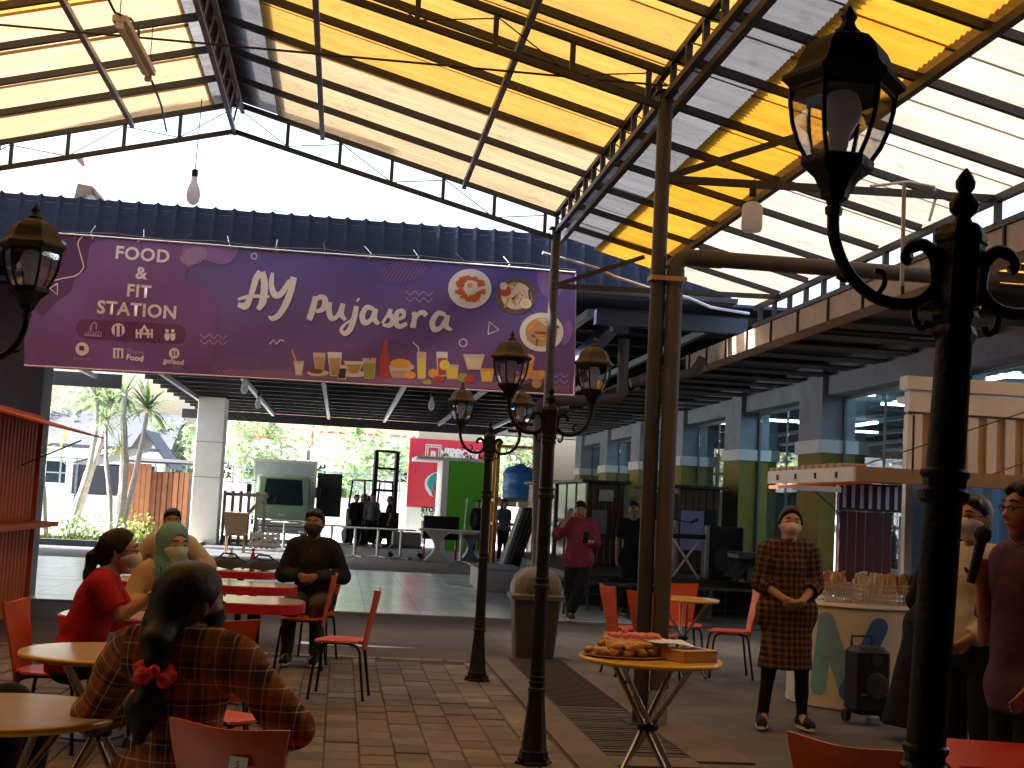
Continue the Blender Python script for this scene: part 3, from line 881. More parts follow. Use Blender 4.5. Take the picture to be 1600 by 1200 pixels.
m_purp2 = flat("mauve_print", (.165, .075, .25)); m_inkdim = flat("pale_lilac_print", (.38, .27, .47)); m_logo_blue = flat("light_blue_print", (.12, .36, .75)); m_logo_deep = flat("blue_print", (.04, .14, .55))
BY = 16.35
tl_, tr_ = P(38, 362, BY), P(900, 426, BY)
bl_, br_ = P(38, 571, BY), P(897, 618, BY)
ctr = (tl_ + tr_ + bl_ + br_) / 4
ban = thing("banner", "long purple printed banner hung below the tiled fascia, FOOD & FIT STATION and AY pujasera", "banner", ctr)
LW = (tr_.x - tl_.x) / 2; HH = (tl_.z - bl_.z) / 2
def bwave(x, z): return .030 * math.sin(1.3 * x + 2.2 * z) * .4 + .005 * math.sin(3.1 * x - 4.0 * z) + 0.040 * math.exp(-((x - 1.9 - z * 1.5) ** 2) * 3) + .032 * math.exp(-((x + 2.6 + z * 1.2) ** 2) * 4)
def bloc(u, v):
    top = tl_.lerp(tr_, u); bot = bl_.lerp(br_, u)
    p = bot.lerp(top, v) - ctr
    p.z -= .035 * math.sin(math.pi * u) * v * 0
    return (p.x, bwave(p.x, p.z), p.z)
b = MB(); b.grid(bloc, 120, 24); b.build("cloth", m_ban, ban, smooth=True)
def bpx(px, py, lift=.006):
    p = P(px, py, BY) - ctr
    return Vector((p.x, bwave(p.x, p.z) - lift * .5, p.z))
# rope hem + edges
b = MB(); b.tube([bpx(38 + 862 * t, 362 + 64 * t - 1, .01) for t in [i / 20 for i in range(21)]], .012, 6); b.build("top_hem", m_offwhite, ban)
b = MB(); b.tube([bpx(38 + 859 * t, 571 + 47 * t, .01) for t in [i / 20 for i in range(21)]], .012, 6); b.tube([bpx(900, 426, .01), bpx(897, 618, .01)], .012, 6); b.build("bottom_hem", M("pinkish_hem", (.55, .38, .40), .6), ban)
def poly_print(name, pts, mat, lift=.006, parent=None):
    """fan-filled printed shape"""
    b = MB(); vs = [bpx(x, y, lift) for x, y in pts]
    bm = bmesh.new(); bv = [bm.verts.new(v) for v in vs]
    f = bm.faces.new(bv); bmesh.ops.triangulate(bm, faces=[f])
    for _ in range(3):
        long_ = [e for e in bm.edges if e.calc_length() > .14]
        if long_: bmesh.ops.subdivide_edges(bm, edges=long_, cuts=2); bmesh.ops.triangulate(bm, faces=[f_ for f_ in bm.faces if len(f_.verts) > 4])
    for v in bm.verts: v.co.y = bwave(v.co.x, v.co.z) - lift * .5
    me = bpy.data.meshes.new(name); bm.to_mesh(me); bm.free(); me.materials.append(mat)
    o = bpy.data.objects.new(name, me); link(o, parent or ban); return o
def smooth_closed(pts, n=8):
    out = []; m_ = len(pts)
    for i in range(m_):
        p0, p1, p2, p3 = [Vector(pts[(i + k - 1) % m_]) for k in range(4)]
        for t in [k / n for k in range(n)]:
            q_ = .5 * ((2 * p1) + (p2 - p0) * t + (2 * p0 - 5 * p1 + 4 * p2 - p3) * t * t + (3 * p1 - p0 - 3 * p2 + p3) * t ** 3)
            out.append((q_.x, q_.y))
    return out
def smooth_open(pts, n=8):
    P_ = [pts[0]] + list(pts) + [pts[-1]]; out = []
    for i in range(1, len(P_) - 2):
        p0, p1, p2, p3 = [Vector(P_[i + k - 1]) for k in range(4)]
        for t in [k / n for k in range(n)]:
            q_ = .5 * ((2 * p1) + (p2 - p0) * t + (2 * p0 - 5 * p1 + 4 * p2 - p3) * t * t + (3 * p1 - p0 - 3 * p2 + p3) * t ** 3)
            out.append((q_.x, q_.y))
    out.append(tuple(pts[-1])); return out
def stroke(name, pts, w, mat, lift=.010, smooth=True, parent=None, mb=None):
    """flat printed ribbon; w may be list of widths (px) along it"""
    q_ = smooth_open(pts) if smooth and len(pts) > 2 else list(pts)
    n = len(q_)
    if isinstance(w, (list, tuple)):
        ws = [w[min(int(i / (n - 1) * (len(w) - 1)), len(w) - 2)] * (1 - (i / (n - 1) * (len(w) - 1)) % 1) + w[min(int(i / (n - 1) * (len(w) - 1)) + 1, len(w) - 1)] * ((i / (n - 1) * (len(w) - 1)) % 1) if i < n - 1 else w[-1] for i in range(n)]
    else: ws = [w] * n
    vs = []; fs = []
    for i in range(n):
        a, c_ = Vector(q_[max(i - 1, 0)]), Vector(q_[min(i + 1, n - 1)])
        d = (c_ - a)
        if d.length < 1e-6: d = Vector((1, 0))
        d.normalize(); nn = Vector((-d.y, d.x)); p = Vector(q_[i])
        for s_ in (-1, 1):
            e = p + nn * ws[i] / 2 * s_; vs.append(bpx(e.x, e.y, lift))
        if i: fs.append((2 * i - 2, 2 * i - 1, 2 * i + 1, 2 * i))
    if mb is not None: mb.add(vs, fs); return
    b = MB(); b.add(vs, fs); return b.build(name, mat, parent or ban)
# printed blobs
poly_print("printed_blob", smooth_closed([(60, 368), (140, 372), (148, 385), (140, 418), (118, 428), (108, 455), (88, 470), (66, 492), (52, 470), (55, 420)]), m_plum, .004)
poly_print("printed_blob", smooth_closed([(150, 378), (290, 384), (296, 412), (290, 436), (322, 452), (340, 472), (342, 500), (328, 520), (330, 548), (352, 578), (385, 592), (240, 582), (70, 571), (62, 545), (74, 505), (110, 470), (120, 432), (146, 420)]), m_purp2, .0045)
poly_print("printed_blob", smooth_closed([(292, 382), (365, 386), (368, 400), (352, 413), (330, 410), (312, 404), (296, 418), (288, 400)]), m_lilac, .007)
poly_print("printed_blob", smooth_closed([(844, 424), (893, 430), (893, 446), (880, 452), (870, 464), (852, 462), (842, 446)]), m_lilac, .007)
for name, cx, cy, rx, ry in (("hatched", 303, 400, 20, 18), ("hatched", 630, 424, 34, 22), ("hatched", 368, 572, 36, 20), ("hatched", 885, 520, 8, 24)):
    b = MB()
    for i in range(-5, 6):
        t = i / 5.5; h_ = math.sqrt(1 - t * t)
        stroke("", [(cx + rx * t - rx * .35 * h_, cy + ry * h_ * .8), (cx + rx * t + rx * .35 * h_, cy - ry * h_ * .8)], 2.0, None, .009, False, mb=b)
    b.build("hatching", m_lilac if cx > 310 else m_inkdim, ban)
for cx, cy, r_ in ((397, 400, 4.5), (724, 535, 6)):
    b = MB(); stroke("", [(cx + r_ * math.cos(a * .3491), cy + r_ * math.sin(a * .3491)) for a in range(19)], 1.6, None, .01, False, mb=b); b.build("ring_mark", m_ink, ban)
for tri in (((763, 522), (765, 502), (780, 515), (763, 522)), ((89, 442), (89, 460), (77, 450), (89, 442))):
    stroke("triangle_mark", tri, 1.8, m_ink, .01, False)
def zig(x0, y0, n, w, h_, th=1.7, slope=.05):
    return smooth_open([(x0 + w * i, y0 + (h_ if i % 2 else 0) + w * i * slope) for i in range(n)], 5), th
for a in ((634, 454, 7, 7, 6), (634, 464, 7, 7, 6), (313, 522, 7, 7, 6), (313, 531, 7, 7, 6), (862, 583, 5, 6.5, 6), (862, 592, 5, 6.5, 6)):
    q_, th = zig(*a); stroke("wave_mark", q_, th, m_inkdim, .01, False)
stroke("zigzag_mark", [(421, 538), (428, 531), (432, 538), (438, 531), (444, 533)], 2.0, m_ink, .01, False)
stroke("swirl_line", [(130, 369), (122, 380), (127, 402), (130, 418), (118, 430), (98, 434), (82, 438)], 1.6, m_ink, .009)
# emblem (two slanted bars) top left
stroke("emblem_bar", [(78, 377), (88, 396)], [9, 9], m_logo_blue, .011, False); stroke("emblem_bar", [(87, 398), (101, 378)], [9, 9], flat("sky_blue_print", (.16, .45, .75)), .013, False)
# lettering
def banner_text(name, body, px, py, hpx, mat=m_ink, spacing=1.0, bold=0.006, rot=-.055, shear=0.0):
    s_ = hpx / 2100.0 * BY * 1.38
    me = text_mesh(body, s_, mat, bold=bold, spacing=spacing, shear=shear)
    p = P(px, py, BY) - ctr
    ca, sa = math.cos(rot), math.sin(rot)
    # break long edges so the print follows the cloth
    for v in me.vertices:
        x, z = v.co.x * ca - v.co.y * sa, v.co.x * sa + v.co.y * ca
        X, Z = p.x + x, p.z + z
        v.co = (X, bwave(X, Z) - .006, Z)
    o = bpy.data.objects.new(name, me); link(o, ban); return o
RT = -.012
banner_text("lettering", "FOOD", 223, 399, 20, spacing=1.08, rot=RT)
banner_text("lettering", "&", 221, 428, 19, rot=RT)
banner_text("lettering", "FIT", 217, 456, 19, spacing=1.08, rot=RT)
banner_text("lettering", "STATION", 214, 485, 20, spacing=1.06, rot=RT)
# brush script AY pujasera
b = MB()
S_ = lambda pts, w: stroke("", pts, [q_ * 1.3 for q_ in w], None, .012, True, mb=b)
S_([(372, 476), (384, 478), (392, 462), (400, 436), (407, 424)], [5, 9, 6, 8, 7]); S_([(409, 425), (413, 440), (411, 470), (403, 484)], [8, 8, 9, 5]); S_([(372, 468), (392, 463), (421, 464)], [3, 5, 3])
S_([(426, 426), (424, 446), (430, 461), (440, 458), (453, 438)], [4, 7, 8, 7, 5]); S_([(459, 433), (454, 456), (446, 476), (436, 492), (426, 498), (420, 494)], [8, 8, 8, 7, 6, 2])
# p
S_([(493, 463), (489, 482), (483, 500)], [6, 8, 7]); S_([(490, 472), (500, 464), (508, 468), (505, 482), (494, 487)], [4, 6, 7, 7, 4])
# u
S_([(515, 472), (514, 486), (518, 497), (526, 495), (533, 482)], [6, 7, 7, 5, 4]); S_([(536, 474), (533, 490), (540, 500)], [6, 7, 4])
# j
S_([(557, 478), (553, 498), (547, 514), (539, 521), (533, 515), (541, 505), (556, 497)], [6, 7, 7, 6, 4, 3, 3]); S_([(558, 467), (561, 469)], [5, 5])
# a
S_([(584, 483), (573, 480), (566, 493), (570, 504), (580, 499), (586, 484)], [5, 6, 7, 7, 5, 5]); S_([(587, 482), (585, 498), (592, 506)], [6, 7, 4])
# s
S_([(597, 505), (606, 492), (611, 483)], [3, 4, 6]); S_([(606, 489), (614, 498), (609, 508), (598, 507)], [5, 7, 6, 3])
# e
S_([(618, 500), (630, 495), (630, 486), (621, 488), (618, 502), (624, 510), (636, 505)], [3, 5, 5, 6, 7, 6, 4])
# r
S_([(645, 488), (648, 494), (645, 512)], [5, 6, 7]); S_([(646, 502), (653, 491), (661, 488), (666, 493)], [4, 5, 6, 6])
# a
S_([(696, 492), (685, 489), (676, 502), (679, 514), (690, 510), (699, 494)], [5, 6, 7, 7, 5, 5]); S_([(700, 492), (697, 508), (706, 515)], [6, 7, 3])
b.build("brush_lettering", m_ink, ban)
# pill with pictograms
poly_print("pill_panel", [(133 + 15 * math.cos(a), 513 + 15 * math.sin(a)) for a in [math.pi / 2 + i * math.pi / 8 for i in range(9)]] + [(276 + 15 * math.cos(a), 522 + 15 * math.sin(a)) for a in [-math.pi / 2 + i * math.pi / 8 for i in range(9)]], flat("dark_plum_print", (.12, .03, .12)), .008)
def disc(cx, cy, rx, ry, mat, lift, name, n=18): return poly_print(name, [(cx + rx * math.cos(2 * math.pi * i / n), cy + ry * math.sin(2 * math.pi * i / n)) for i in range(n)], mat, lift)
def rect(x0, y0, x1, y1, mat, lift, name): return poly_print(name, [(x0, y0), (x1, y0 + .05 * (x1 - x0)), (x1, y1 + .05 * (x1 - x0)), (x0, y1)], mat, lift)
b = MB()
for x in range(0, 26, 4): stroke("", [(132 + x, 524), (134 + x, 518 - (x % 3))], 1.6, None, .012, False, mb=b)
stroke("", [(131, 523), (158, 525)], 2.2, None, .012, False, mb=b); stroke("", [(141, 516), (143, 506), (149, 504), (150, 514)], 2, None, .012, mb=b)
b.build("pictogram", m_inkdim, ban)
disc(184, 515, 10.5, 10.5, m_ink, .011, "pictogram"); stroke("pictogram", [(180, 508), (180, 524)], 3, m_plum, .014, False); stroke("pictogram", [(188, 508), (188, 524)], 3, m_plum, .014, False)
b = MB()
for x in (213, 219, 231, 237): stroke("", [(x, 514), (x, 528)], 3.2, None, .012, False, mb=b)
stroke("", [(212, 520), (238, 522)], 3, None, .012, False, mb=b); stroke("", [(220, 518), (225, 509), (231, 519)], 5, None, .012, False, mb=b); b.build("pictogram", m_ink, ban)
for x in (261, 270):
    disc(x, 517, 3, 3, m_ink, .012, "pictogram", 10); poly_print("pictogram", [(x - 4, 521), (x + 4, 521), (x + 4, 528), (x + 2, 532), (x - 2, 532), (x - 4, 528)], m_ink, .012)
# delivery logos
disc(128, 545, 10.5, 10.5, m_ink, .011, "logo_disc"); rect(123.5, 540, 131, 547, m_plum, .014, "logo_mark"); banner_text("lettering", "grabfood", 128, 560, 5, m_inkdim, bold=0)
rect(176, 543, 192, 559, m_ink, .011, "logo_disc"); stroke("logo_mark", [(181, 546), (181, 558)], 2.4, m_plum, .014, False); stroke("logo_mark", [(187, 547), (187, 559)], 3.0, m_plum, .014, False)
banner_text("lettering", "Shopee", 211, 549, 6.5, m_inkdim, bold=0, shear=.3); banner_text("lettering", "Food", 210, 559, 9, m_ink, bold=.004)
disc(272, 552, 8.5, 8.5, m_ink, .011, "logo_disc"); stroke("logo_mark", [(270, 548), (270, 556)], 2.2, m_plum, .014, False); stroke("logo_mark", [(275, 548), (275, 556)], 2.2, m_plum, .014, False)
banner_text("lettering", "gofood", 271, 565, 8, m_ink, bold=.003); banner_text("lettering", "di sini", 277, 573, 4.5, m_inkdim, bold=0)
# food pictures along the foot of the banner
foods = {"tan": (.55, .32, .14), "cream": (.75, .6, .42), "orange": (.8, .36, .05), "yellow": (.80, .62, .10), "red": (.5, .06, .05), "green": (.36, .40, .06), "brown": (.20, .08, .03), "glassy": (.62, .48, .42), "white": (.75, .72, .70), "dark": (.06, .03, .03)}
fm = {k: flat("print_" + k, v) for k, v in foods.items()}
def cup(x, ytop, ybot, wt, wb, mat, fill=None, name="drink_picture"):
    poly_print(name, [(x - wt / 2, ytop), (x + wt / 2, ytop + .5), (x + wb / 2, ybot), (x - wb / 2, ybot - .3)], fm[mat], .009)
    if fill: 
        t = .25; xt = wt + (wb - wt) * t
        poly_print(name, [(x - xt / 2 + 1.3, ytop + (ybot - ytop) * t), (x + xt / 2 - 1.3, ytop + (ybot - ytop) * t), (x + wb / 2 - 1, ybot - 2), (x - wb / 2 + 1, ybot - 2)], fm[fill], .012)
rect(350, 575, 890, 586, flat("print_table", (.26, .13, .26)), .0055, "table_picture")
cup(467, 564, 587, 17, 10, "glassy", "cream"); stroke("straw_picture", [(463, 566), (456, 546)], 3, fm["tan"], .013, False)
disc(497, 583, 17, 5, fm["cream"], .009, "plate_picture"); disc(494, 580, 11, 4, fm["brown"], .011, "plate_picture"); cup(499, 551, 578, 20, 14, "glassy", "tan")
cup(523, 550, 588, 23, 15, "white", "tan"); cup(534, 570, 593, 17, 13, "white", "dark")
disc(553, 584, 20, 5, fm["white"], .009, "plate_picture"); cup(553, 564, 585, 32, 14, "white", "tan")
cup(577, 559, 592, 22, 16, "glassy", "green"); stroke("straw_picture", [(578, 562), (579, 546)], 2, fm["brown"], .013, False)
poly_print("bottle_picture", [(602, 530), (605, 530), (606, 548), (609, 560), (608, 590), (594, 590), (593, 560), (600, 546)], fm["red"], .010)
disc(627, 573, 21, 7, fm["glassy"], .009, "plate_picture"); disc(626, 567, 16, 7, fm["orange"], .012, "plate_picture"); cup(625, 576, 590, 34, 24, "glassy", "tan"); disc(641, 586, 9, 6, fm["orange"], .014, "fruit_picture")
cup(659, 549, 592, 15, 13, "glassy", "yellow"); stroke("straw_picture", [(655, 552), (654, 542), (645, 534)], 1.8, fm["white"], .013, False)
cup(691, 549, 588, 18, 14, "white", "red"); disc(695, 570, 8, 8, fm["yellow"], .015, "fruit_picture"); cup(707, 569, 593, 20, 17, "glassy", "yellow")
disc(677, 583, 8, 7, fm["orange"], .013, "fruit_picture"); disc(685, 592, 9, 5, fm["red"], .014, "fruit_picture"); disc(723, 590, 9, 7, fm["green"], .013, "fruit_picture"); disc(734, 592, 9, 6, fm["red"], .014, "fruit_picture"); disc(668, 597, 7, 4, fm["green"], .014, "fruit_picture")
cup(741, 553, 578, 34, 20, "glassy", "cream"); cup(761, 575, 597, 22, 17, "orange", "yellow")
# plates at the right end
def plate(cx, cy, r_, rim, fill, bits, name="plate_picture"):
    disc(cx, cy, r_, r_ * .9, rim, .009, name, 28); disc(cx, cy, r_ * .74, r_ * .66, fill, .012, name, 22)
    b1 = {}
    for i in range(26):
        a, rr = rnd.uniform(0, 6.28), r_ * .68 * math.sqrt(rnd.random()); mt = bits[i % len(bits)]
        w = rnd.uniform(1.5, 4) * r_ / 34; an = rnd.uniform(0, 3.14); l_ = w * rnd.uniform(1.2, 3)
        x, y = cx + rr * math.cos(a), cy + rr * .88 * math.sin(a)
        b1.setdefault(mt, MB()); stroke("", [(x - l_ * math.cos(an), y - l_ * math.sin(an)), (x + l_ * math.cos(an), y + l_ * math.sin(an))], w, None, .015, False, mb=b1[mt])
    for mt, mb_ in b1.items(): mb_.build("food_picture", fm[mt], ban, kind="stuff")
plate(734, 451, 34, fm["white"], fm["white"], ["white"])
b = MB()
for i in range(60):
    a = rnd.uniform(0, 6.28); rr = rnd.uniform(14, 22); x, y = 735 + rr * math.cos(a), 450 + rr * .86 * math.sin(a); w = rnd.uniform(3, 5)
    stroke("", [(x - w, y), (x + w, y + rnd.uniform(-3, 3))], w, None, .017, False, mb=b)
b.build("food_picture", flat("print_rice", (.55, .12, .03)), ban)
disc(735, 447, 10, 9, fm["white"], .019, "egg_picture"); disc(734, 446, 4.5, 4, fm["orange"], .021, "egg_picture")
plate(807, 462, 32, flat("print_bowl", (.12, .09, .09)), fm["cream"], ["cream", "tan", "glassy", "green", "dark"]); disc(822, 474, 9, 8, fm["white"], .019, "egg_picture"); disc(822, 474, 5, 4.5, fm["yellow"], .021, "egg_picture"); disc(790, 455, 9, 8, fm["red"], .018, "food_picture"); disc(787, 447, 6, 6, fm["cream"], .020, "food_picture")
plate(846, 519, 34, fm["white"], fm["tan"], ["tan", "orange", "brown", "cream"])
for i in range(12):
    disc(832 + rnd.uniform(-12, 14), 580 + rnd.uniform(-22, 20), 8, 7, fm["orange"] if i % 3 else fm["tan"], .011 + i * .0004, "fritter_picture", 10)
disc(836, 606, 26, 8, fm["dark"], .010, "plate_picture")
# eyelets and ties along the top edge
for i in range(12):
    t = (i + .5) / 12; p = bpx(38 + 862 * t, 362 + 64 * t + 2.5, .02)
    b = MB(); b.lathe([(.012, -.003), (.018, 0), (.012, .003)], 10, cap=False); e = b.build("eyelet", m_steel_grey, ban); e.location = p; e.rotation_euler.x = R(90)
    b = MB(); b.tube([p, p + Vector((rnd.uniform(-.05, .05), .03, .07)), p + Vector((rnd.uniform(-.08, .08), .10, .17))], .005, 5); b.build("tie_rope", m_wire_white if i % 3 else m_wire, ban)
# cords
b = MB()
pts = [bpx(100 + 80 * i, 366 + 5.8 * i - (4 if i % 2 else 0), .2) for i in range(11)]
b.tube([p + ctr for p in pts], .008, 5)
tag(b.build("cord", m_wire), "thin sagging cord strung along the top of the purple banner", "cord")

# ------------------------------------------------------------------ lamp posts
def lamp_post():
    t_ = thing("lamp_post", "x", "lamp post", (0, 0, 0), group="black two-armed lantern posts")
    b = MB(); b.lathe([(.115, 0), (.115, .022), (.10, .03), (.10, .045)], 6); 
    for k in range(4):
        a = k * math.pi / 2 + .5; b.lathe([(.014, .02), (.014, .05)], 6, (.098 * math.cos(a), .098 * math.sin(a), 0))
    b.build("base_plate", m_cast, t_)
    b = MB(); b.lathe([(.088, .045), (.088, .085), (.082, .09), (.078, .10), (.050, .40), (.052, .425), (.044, .43)], 8, rot=.39); b.build("pedestal", m_cast, t_, smooth=True, angle=20)
    for z, r_ in ((.43, .056), (.50, .050), (1.05, .048), (1.60, .052)):
        b = MB(); b.lathe([(r_ * .78, z), (r_, z + .008), (r_, z + .026), (r_ * .85, z + .034), (r_ * .85, z + .05), (r_ * .97, z + .058), (r_ * .97, z + .066), (r_ * .72, z + .075)], 12); b.build("collar", m_cast, t_, smooth=True, angle=30)
    b = MB(); b.lathe([(.046, .47), (.040, 1.08), (.040, 1.62), (.037, 1.96)], 12); b.build("shaft", m_cast, t_, smooth=True, angle=30)
    b = MB(); b.lathe([(.038, 1.93), (.046, 1.95), (.041, 1.965), (.049, 1.985), (.042, 2.0), (.050, 2.005), (.050, 2.135), (.055, 2.14), (.055, 2.152), (.042, 2.175), (.030, 2.18)], 6); b.build("head_block", m_cast, t_, smooth=True, angle=25)
    b = MB(); b.lathe([(.022, 2.18), (.016, 2.193), (.029, 2.206), (.031, 2.220), (.024, 2.236), (.013, 2.246), (.020, 2.256), (.021, 2.268), (.014, 2.282), (.003, 2.297)], 10); b.build("finial", m_cast, t_, smooth=True)
    for s_ in (-1, 1):
        b = MB()
        b.tube([(s_ * x, 0, z) for x, z in smooth_open([(.045, 2.045), (.075, 2.012), (.12, 2.002), (.17, 2.012), (.215, 2.045), (.245, 2.09), (.262, 2.14), (.265, 2.185)], 5)], [.013] * 36, 8)
        arm = b.build("arm", m_cast, t_, smooth=True, angle=60)
        b = MB()
        b.tube([(s_ * x, 0, z) for x, z in smooth_open([(.045, 2.05), (.05, 2.10), (.075, 2.128), (.105, 2.118), (.112, 2.098), (.100, 2.090)], 5)], [.014] * 15 + [.011] * 11, 7)
        b.build("scroll", m_cast, arm, smooth=True, angle=60)
        for cp, r_ in (([(.165, 2.012), (.150, 2.04), (.155, 2.062), (.172, 2.066)], .006), ([(.215, 2.045), (.232, 2.04), (.248, 2.048)], .005), ([(.075, 2.012), (.085, 1.99), (.08, 1.965), (.066, 1.955), (.058, 1.97)], .007)):
            b = MB(); b.tube([(s_ * x, 0, z) for x, z in smooth_open(cp, 4)], r_, 6); b.build("scroll", m_cast, arm, smooth=True, angle=60)
        lx = s_ * .265
        b = MB(); b.lathe([(.017, 2.175), (.019, 2.19), (.014, 2.195), (.018, 2.203), (.028, 2.21), (.032, 2.225), (.046, 2.25), (.073, 2.272), (.076, 2.278), (.076, 2.292), (.066, 2.296)], 6, (lx, 0, 0)); lan = b.build("lantern", m_cast, t_, smooth=True, angle=25)
        b = MB(); b.lathe([(.112, 2.438), (.130, 2.452), (.129, 2.462), (.112, 2.474), (.102, 2.488), (.097, 2.505), (.086, 2.527), (.066, 2.546), (.040, 2.558), (.026, 2.562), (.028, 2.570), (.018, 2.578), (.013, 2.590), (.018, 2.600), (.012, 2.612), (.003, 2.625)], 6, (lx, 0, 0)); b.build("lantern_roof", m_cast_dusty, lan, smooth=True, angle=25)
        prof = [(.068, 2.294), (.086, 2.325), (.100, 2.365), (.107, 2.405), (.109, 2.442)]
        b = MB()
        for k in range(6):
            a = 2 * math.pi * k / 6
            b.tube([(lx + r_ * math.cos(a), r_ * math.sin(a), z) for r_, z in prof], .0052, 5)
        b.lathe([(.108, 2.428), (.111, 2.431), (.111, 2.442)], 6, (lx, 0, 0), cap=False)
        b.build("cage", m_cast, lan)
        for k in range(6):
            a0, a1 = 2 * math.pi * k / 6, 2 * math.pi * (k + 1) / 6
            b = MB(); vs = []
            for r_, z in prof:
                r2 = r_ - .002
                vs += [(lx + r2 * math.cos(a0), r2 * math.sin(a0), z), (lx + r2 * math.cos(a1), r2 * math.sin(a1), z)]
            b.add(vs, [(2 * i, 2 * i + 1, 2 * i + 3, 2 * i + 2) for i in range(4)]); b.build("pane", m_glass, lan)
        b = MB(); b.lathe([(.018, 2.29), (.017, 2.318), (.019, 2.322), (.020, 2.338), (.026, 2.354), (.037, 2.376), (.042, 2.396), (.040, 2.414), (.030, 2.432), (.012, 2.441), (.002, 2.443)], 14, (lx, 0, 0)); b.build("bulb", m_bulb, lan, smooth=True, angle=50)
    return t_
p0 = lamp_post()
q = P(1489, 560, 2.62); p0.location = (q.x - .095, q.y, 0); p0.rotation_euler = (0, R(2.7), R(-10))
p0["label"] = "closest black lamp post at the right, its big lantern against the pale roof"
dup(p0, (1.253, 8.195, 0), R(6), "middle lamp post beside the drain, between the thinner far post and the snack table")
dup(p0, (1.284, 11.895, 0), R(-8), "farthest lamp post, standing just left of the grey litter bin")
q = P(44, 470, 5.35); dup(p0, (q.x - .265, q.y, 0), R(0), "lamp post at the left edge with only one lantern in view before the banner")

# ------------------------------------------------------------------ hanging bulbs and the fluorescent fitting
def hanging_bulb(label, p, drop, s_=1.0):
    t_ = thing("hanging_bulb", label, "lamp", p, group="bare bulbs hanging on cables")
    b = MB(); b.lathe([(.012, .14), (.022, .135), (.024, .10), (.030, .085), (.045, .05), (.052, .0), (.045, -.04), (.028, -.065), (.004, -.075)], 14); b.build("bulb", m_bulb, t_, smooth=True, angle=60)
    b = MB(); b.lathe([(.02, .14), (.024, .15), (.024, .19), (.008, .20)], 10); b.build("socket", m_black if s_ != 2 else m_offwhite, t_)
    b = MB(); b.tube([(0, 0, .2), (.01, 0, .2 + drop * .5), (0, 0, .2 + drop)], .004, 5); b.build("cord", m_wire, t_)
    t_.scale = (s_,) * 3
    return t_
hanging_bulb("bare bulb hanging against the white gable sky above the tiled fascia", P(302, 305, 15.1), .9, 1.5)
t_ = hanging_bulb("cylindrical lamp hanging from the cross arm under the side canopy", P(1175, 342, 9.87), .10, 1.25)
b = MB(); b.lathe([(.040, .10), (.058, .085), (.064, .065), (.064, -.06), (.056, -.078), (.02, -.085)], 16); 
t_.children[0].data = b.mesh("bulb", m_bulb, smooth=True)
for px, py, Y in ((785, 612, 23), (640, 660, 30), (676, 633, 26)):
    pass
for lab, px, py, Y in (("small lamp under the hall roof below the banner's middle", 403, 632, 30), ("small lamp under the hall roof left of the banner's middle", 382, 607, 24), ("small lamp under the hall roof above the red billboard", 674, 634, 27)):
    hanging_bulb(lab, P(px, py, Y), max(.05, 4.1 - P(px, py, Y).z - .35), 1.3)
ft = thing("fluorescent_light", "fluorescent tube fitting hanging lengthwise under the left roof slope", "lamp", (0, 0, 0))
a, c_ = P(187, 28, 9.3), P(232, 128, 10.6); c_.z = a.z + .03
b = MB(); b.beam(a, c_, .10, .045); b.build("housing", m_offwhite, ft)
d = (c_ - a).normalized(); dn = Vector((0, 0, -.045))
b = MB(); b.tube([a + d * .06 + dn, c_ - d * .06 + dn], .018, 10); b.build("tube", m_bulb, ft, smooth=True)
for e in (a + d * .03 + dn, c_ - d * .03 + dn):
    b = MB(); b.box(e, (.05, .05, .06)); b.build("end_holder", m_offwhite, ft)
for e, l_ in ((a, .45), (c_, .42)):
    b = MB(); b.tube([e + Vector((0, 0, .02)), e + Vector((0, 0, l_))], .004, 5); b.build("hanger", m_wire, ft)
b = MB(); wpts = [P(165, -10, 8.8), P(180, 20, 9.2), P(205, 30, 9.5), P(217, 48, 9.9), P(215, 72, 10.2), P(230, 110, 10.6), P(243, 140, 11.2), P(252, 165, 12), P(260, 205, 13.5)]
b.tube([Vector(p) for p in wpts], .010, 5); tag(b.build("cable", m_wire), "dark tangled cable running down beside the fluorescent fitting", "cable")
b = MB(); b.tube([P(848, 395, 16), P(930, 418, 16.1), P(960, 432, 16.2), P(1015, 450, 16.3), P(1075, 465, 16.5), P(1110, 480, 16.6), P(1170, 490, 16.8)], .02, 6); tag(b.build("conduit", m_wire_white), "pale conduit drooping under the hall roof right of the banner", "cable")
b = MB(); b.beam(P(930, 495, 17.2), P(1165, 512, 17.2), .18, .2); tag(b.build("roof_beam", M("blue_grey_beam", (.016, .026, .055), .4)), "blue grey steel beam crossing under the roof behind the pole with the pipe", "beam")
b = MB(); b.beam(P(892, 575, 17.0), P(962, 505, 19.5), .16, .2); tag(b.build("roof_gutter", m_steel_grey), "grey gutter channel sloping behind the banner's right end", "gutter")
b = MB(); b.tube([P(1413, 285, 6.0), P(1409, 447, 6.0)], .010, 6); tag(b.build("conduit", m_wire_white), "thin white vertical conduit beside the big lantern", "cable")
b = MB(); b.tube([P(1360, 291, 9.9), P(1420, 284, 9.9), P(1460, 292, 9.9), P(1462, 310, 9.9), P(1452, 345, 9.9)], .012, 6); tag(b.build("cable", m_wire_white), "loose pale cable hanging off the cross arm right of the big lantern", "cable")
